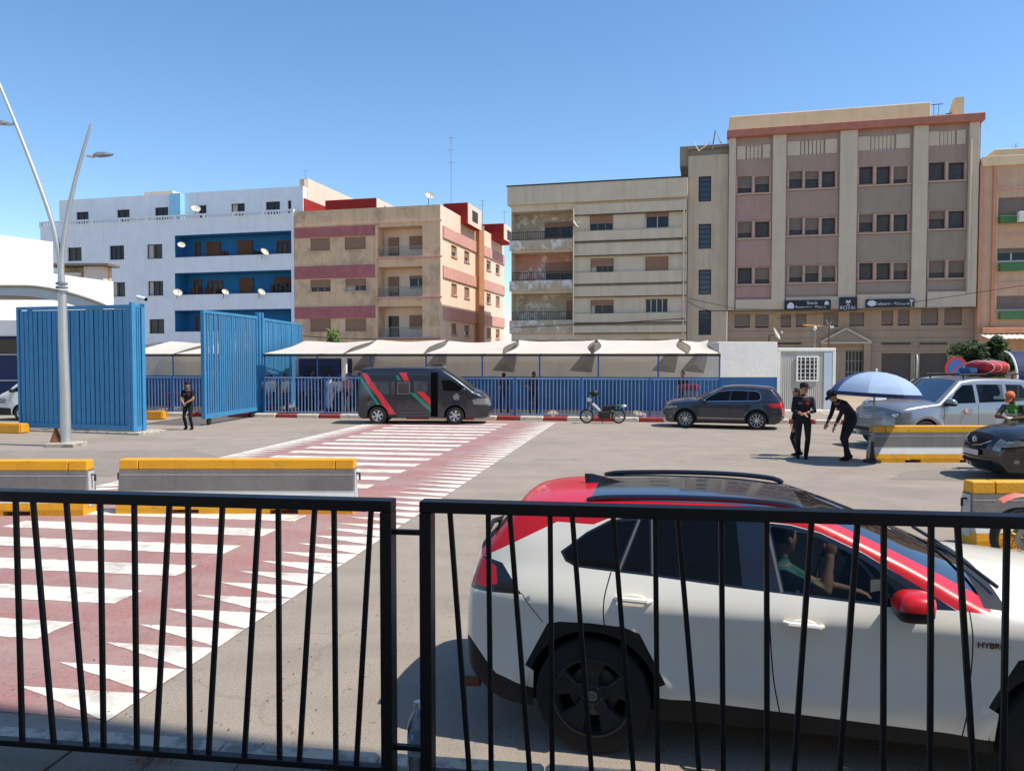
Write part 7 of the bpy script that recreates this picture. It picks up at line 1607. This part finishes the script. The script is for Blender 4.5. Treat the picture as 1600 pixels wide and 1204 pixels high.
ec = empty('fence_link', TL.pt(0), TL.ang, 'two short black bars joining the fence panels', 'fence link')
for py in (831, 1167): z = TL.z(642, py); MB().box(sPL + .048, sPR - .001, -.012, .012, z - .01, z + .01).build('link_bar', MT['fence_black'], ec, bevel=.002)
# water bottle between the posts
sb = TL.s(643, 1160); bo_ = empty('water_bottle', TL.pt(sb, TZ, .10), 0, 'clear plastic water bottle standing between the fence posts', 'bottle')
prof = [(.0, .0), (.040, .0), (.044, .015), (.044, .06), (.041, .07), (.044, .08), (.044, .15), (.041, .16), (.044, .17), (.043, .20), (.036, .235), (.020, .265), (.0145, .275), (.0145, .295)]
MB().lathe(prof, (0, 0, 0), 'z', 24).build('bottle_body', MT['bottle_plastic'], bo_, smooth=50)
MB().lathe([(0, .003), (.041, .003), (.041, .09), (0, .09)], (0, 0, 0), 'z', 20).build('water', MT['water'], bo_, smooth=50)
MB().lathe([(.0, .31), (.0165, .31), (.0165, .285), (.0, .285)], (0, 0, 0), 'z', 18).build('cap', MT['cap_white'], bo_); MB().lathe([(.0446, .165), (.0446, .105)], (0, 0, 0), 'z', 24).build('label_wrap', MT['water'], bo_, smooth=True)
# dry leaves and litter on the terrace edge
lt_ = MB()
for i in range(70):
    s_, o_ = TL.s(225, 1190) + random.gauss(0, .05), .05 + random.gauss(0, .03); c = TL.pt(s_, TZ + .004 + random.random() * .012, min(o_, .14)); u = Vector((random.gauss(0, 1), random.gauss(0, 1), random.gauss(0, .3))).normalized() * random.uniform(.006, .018); w_ = u.cross(Vector((0, 0, 1))) * .5
    lt_.quad(c - u, c + w_, c + u, c - w_)
tag(lt_.build('leaf_litter', MT['rust'], None, fix=False), 'small heap of dry leaves under the left fence panel', 'leaf litter', kind='stuff')

# grit and small stones on the carriageway
gr = MB()
for i in range(520):
    X, Y = random.uniform(-4.5, 3.2), 4.9 + 11 * random.random() ** 1.7
    r_ = random.uniform(.004, .012); a_ = random.uniform(0, 6.3); P = [(X + r_ * math.cos(a_ + k * 2.1) * random.uniform(.7, 1.2), Y + r_ * math.sin(a_ + k * 2.1) * random.uniform(.7, 1.2), .0085) for k in range(3)] + [(X, Y, .0085 + r_ * .8)]
    gr.add(P, [(0, 1, 3), (1, 2, 3), (2, 0, 3)])
tag(gr.build('gravel', MT['shade_and_grit'], None, fix=False), 'scattered grit and small stones on the road', 'gravel', kind='stuff')
for (pts, lab) in (([(1700, 430, 44), (1560, 452, 45.5), (1440, 470, 47), (1312, 486, 48.5), (1214, 497, 50)], 'thin cable sagging in front of the mauve block from the right edge'), ([(1300, 478, 49), (1215, 484, 50), (1150, 482, 51), (1075, 466, 52.5)], 'thin cable sagging in front of the stair tower')):
    P = [PY(a, b, c) for a, b, c in pts]; tag(MB().tube(P, .018, 5).build('overhead_cable', MT['rail_dark'], None), lab, 'cable')
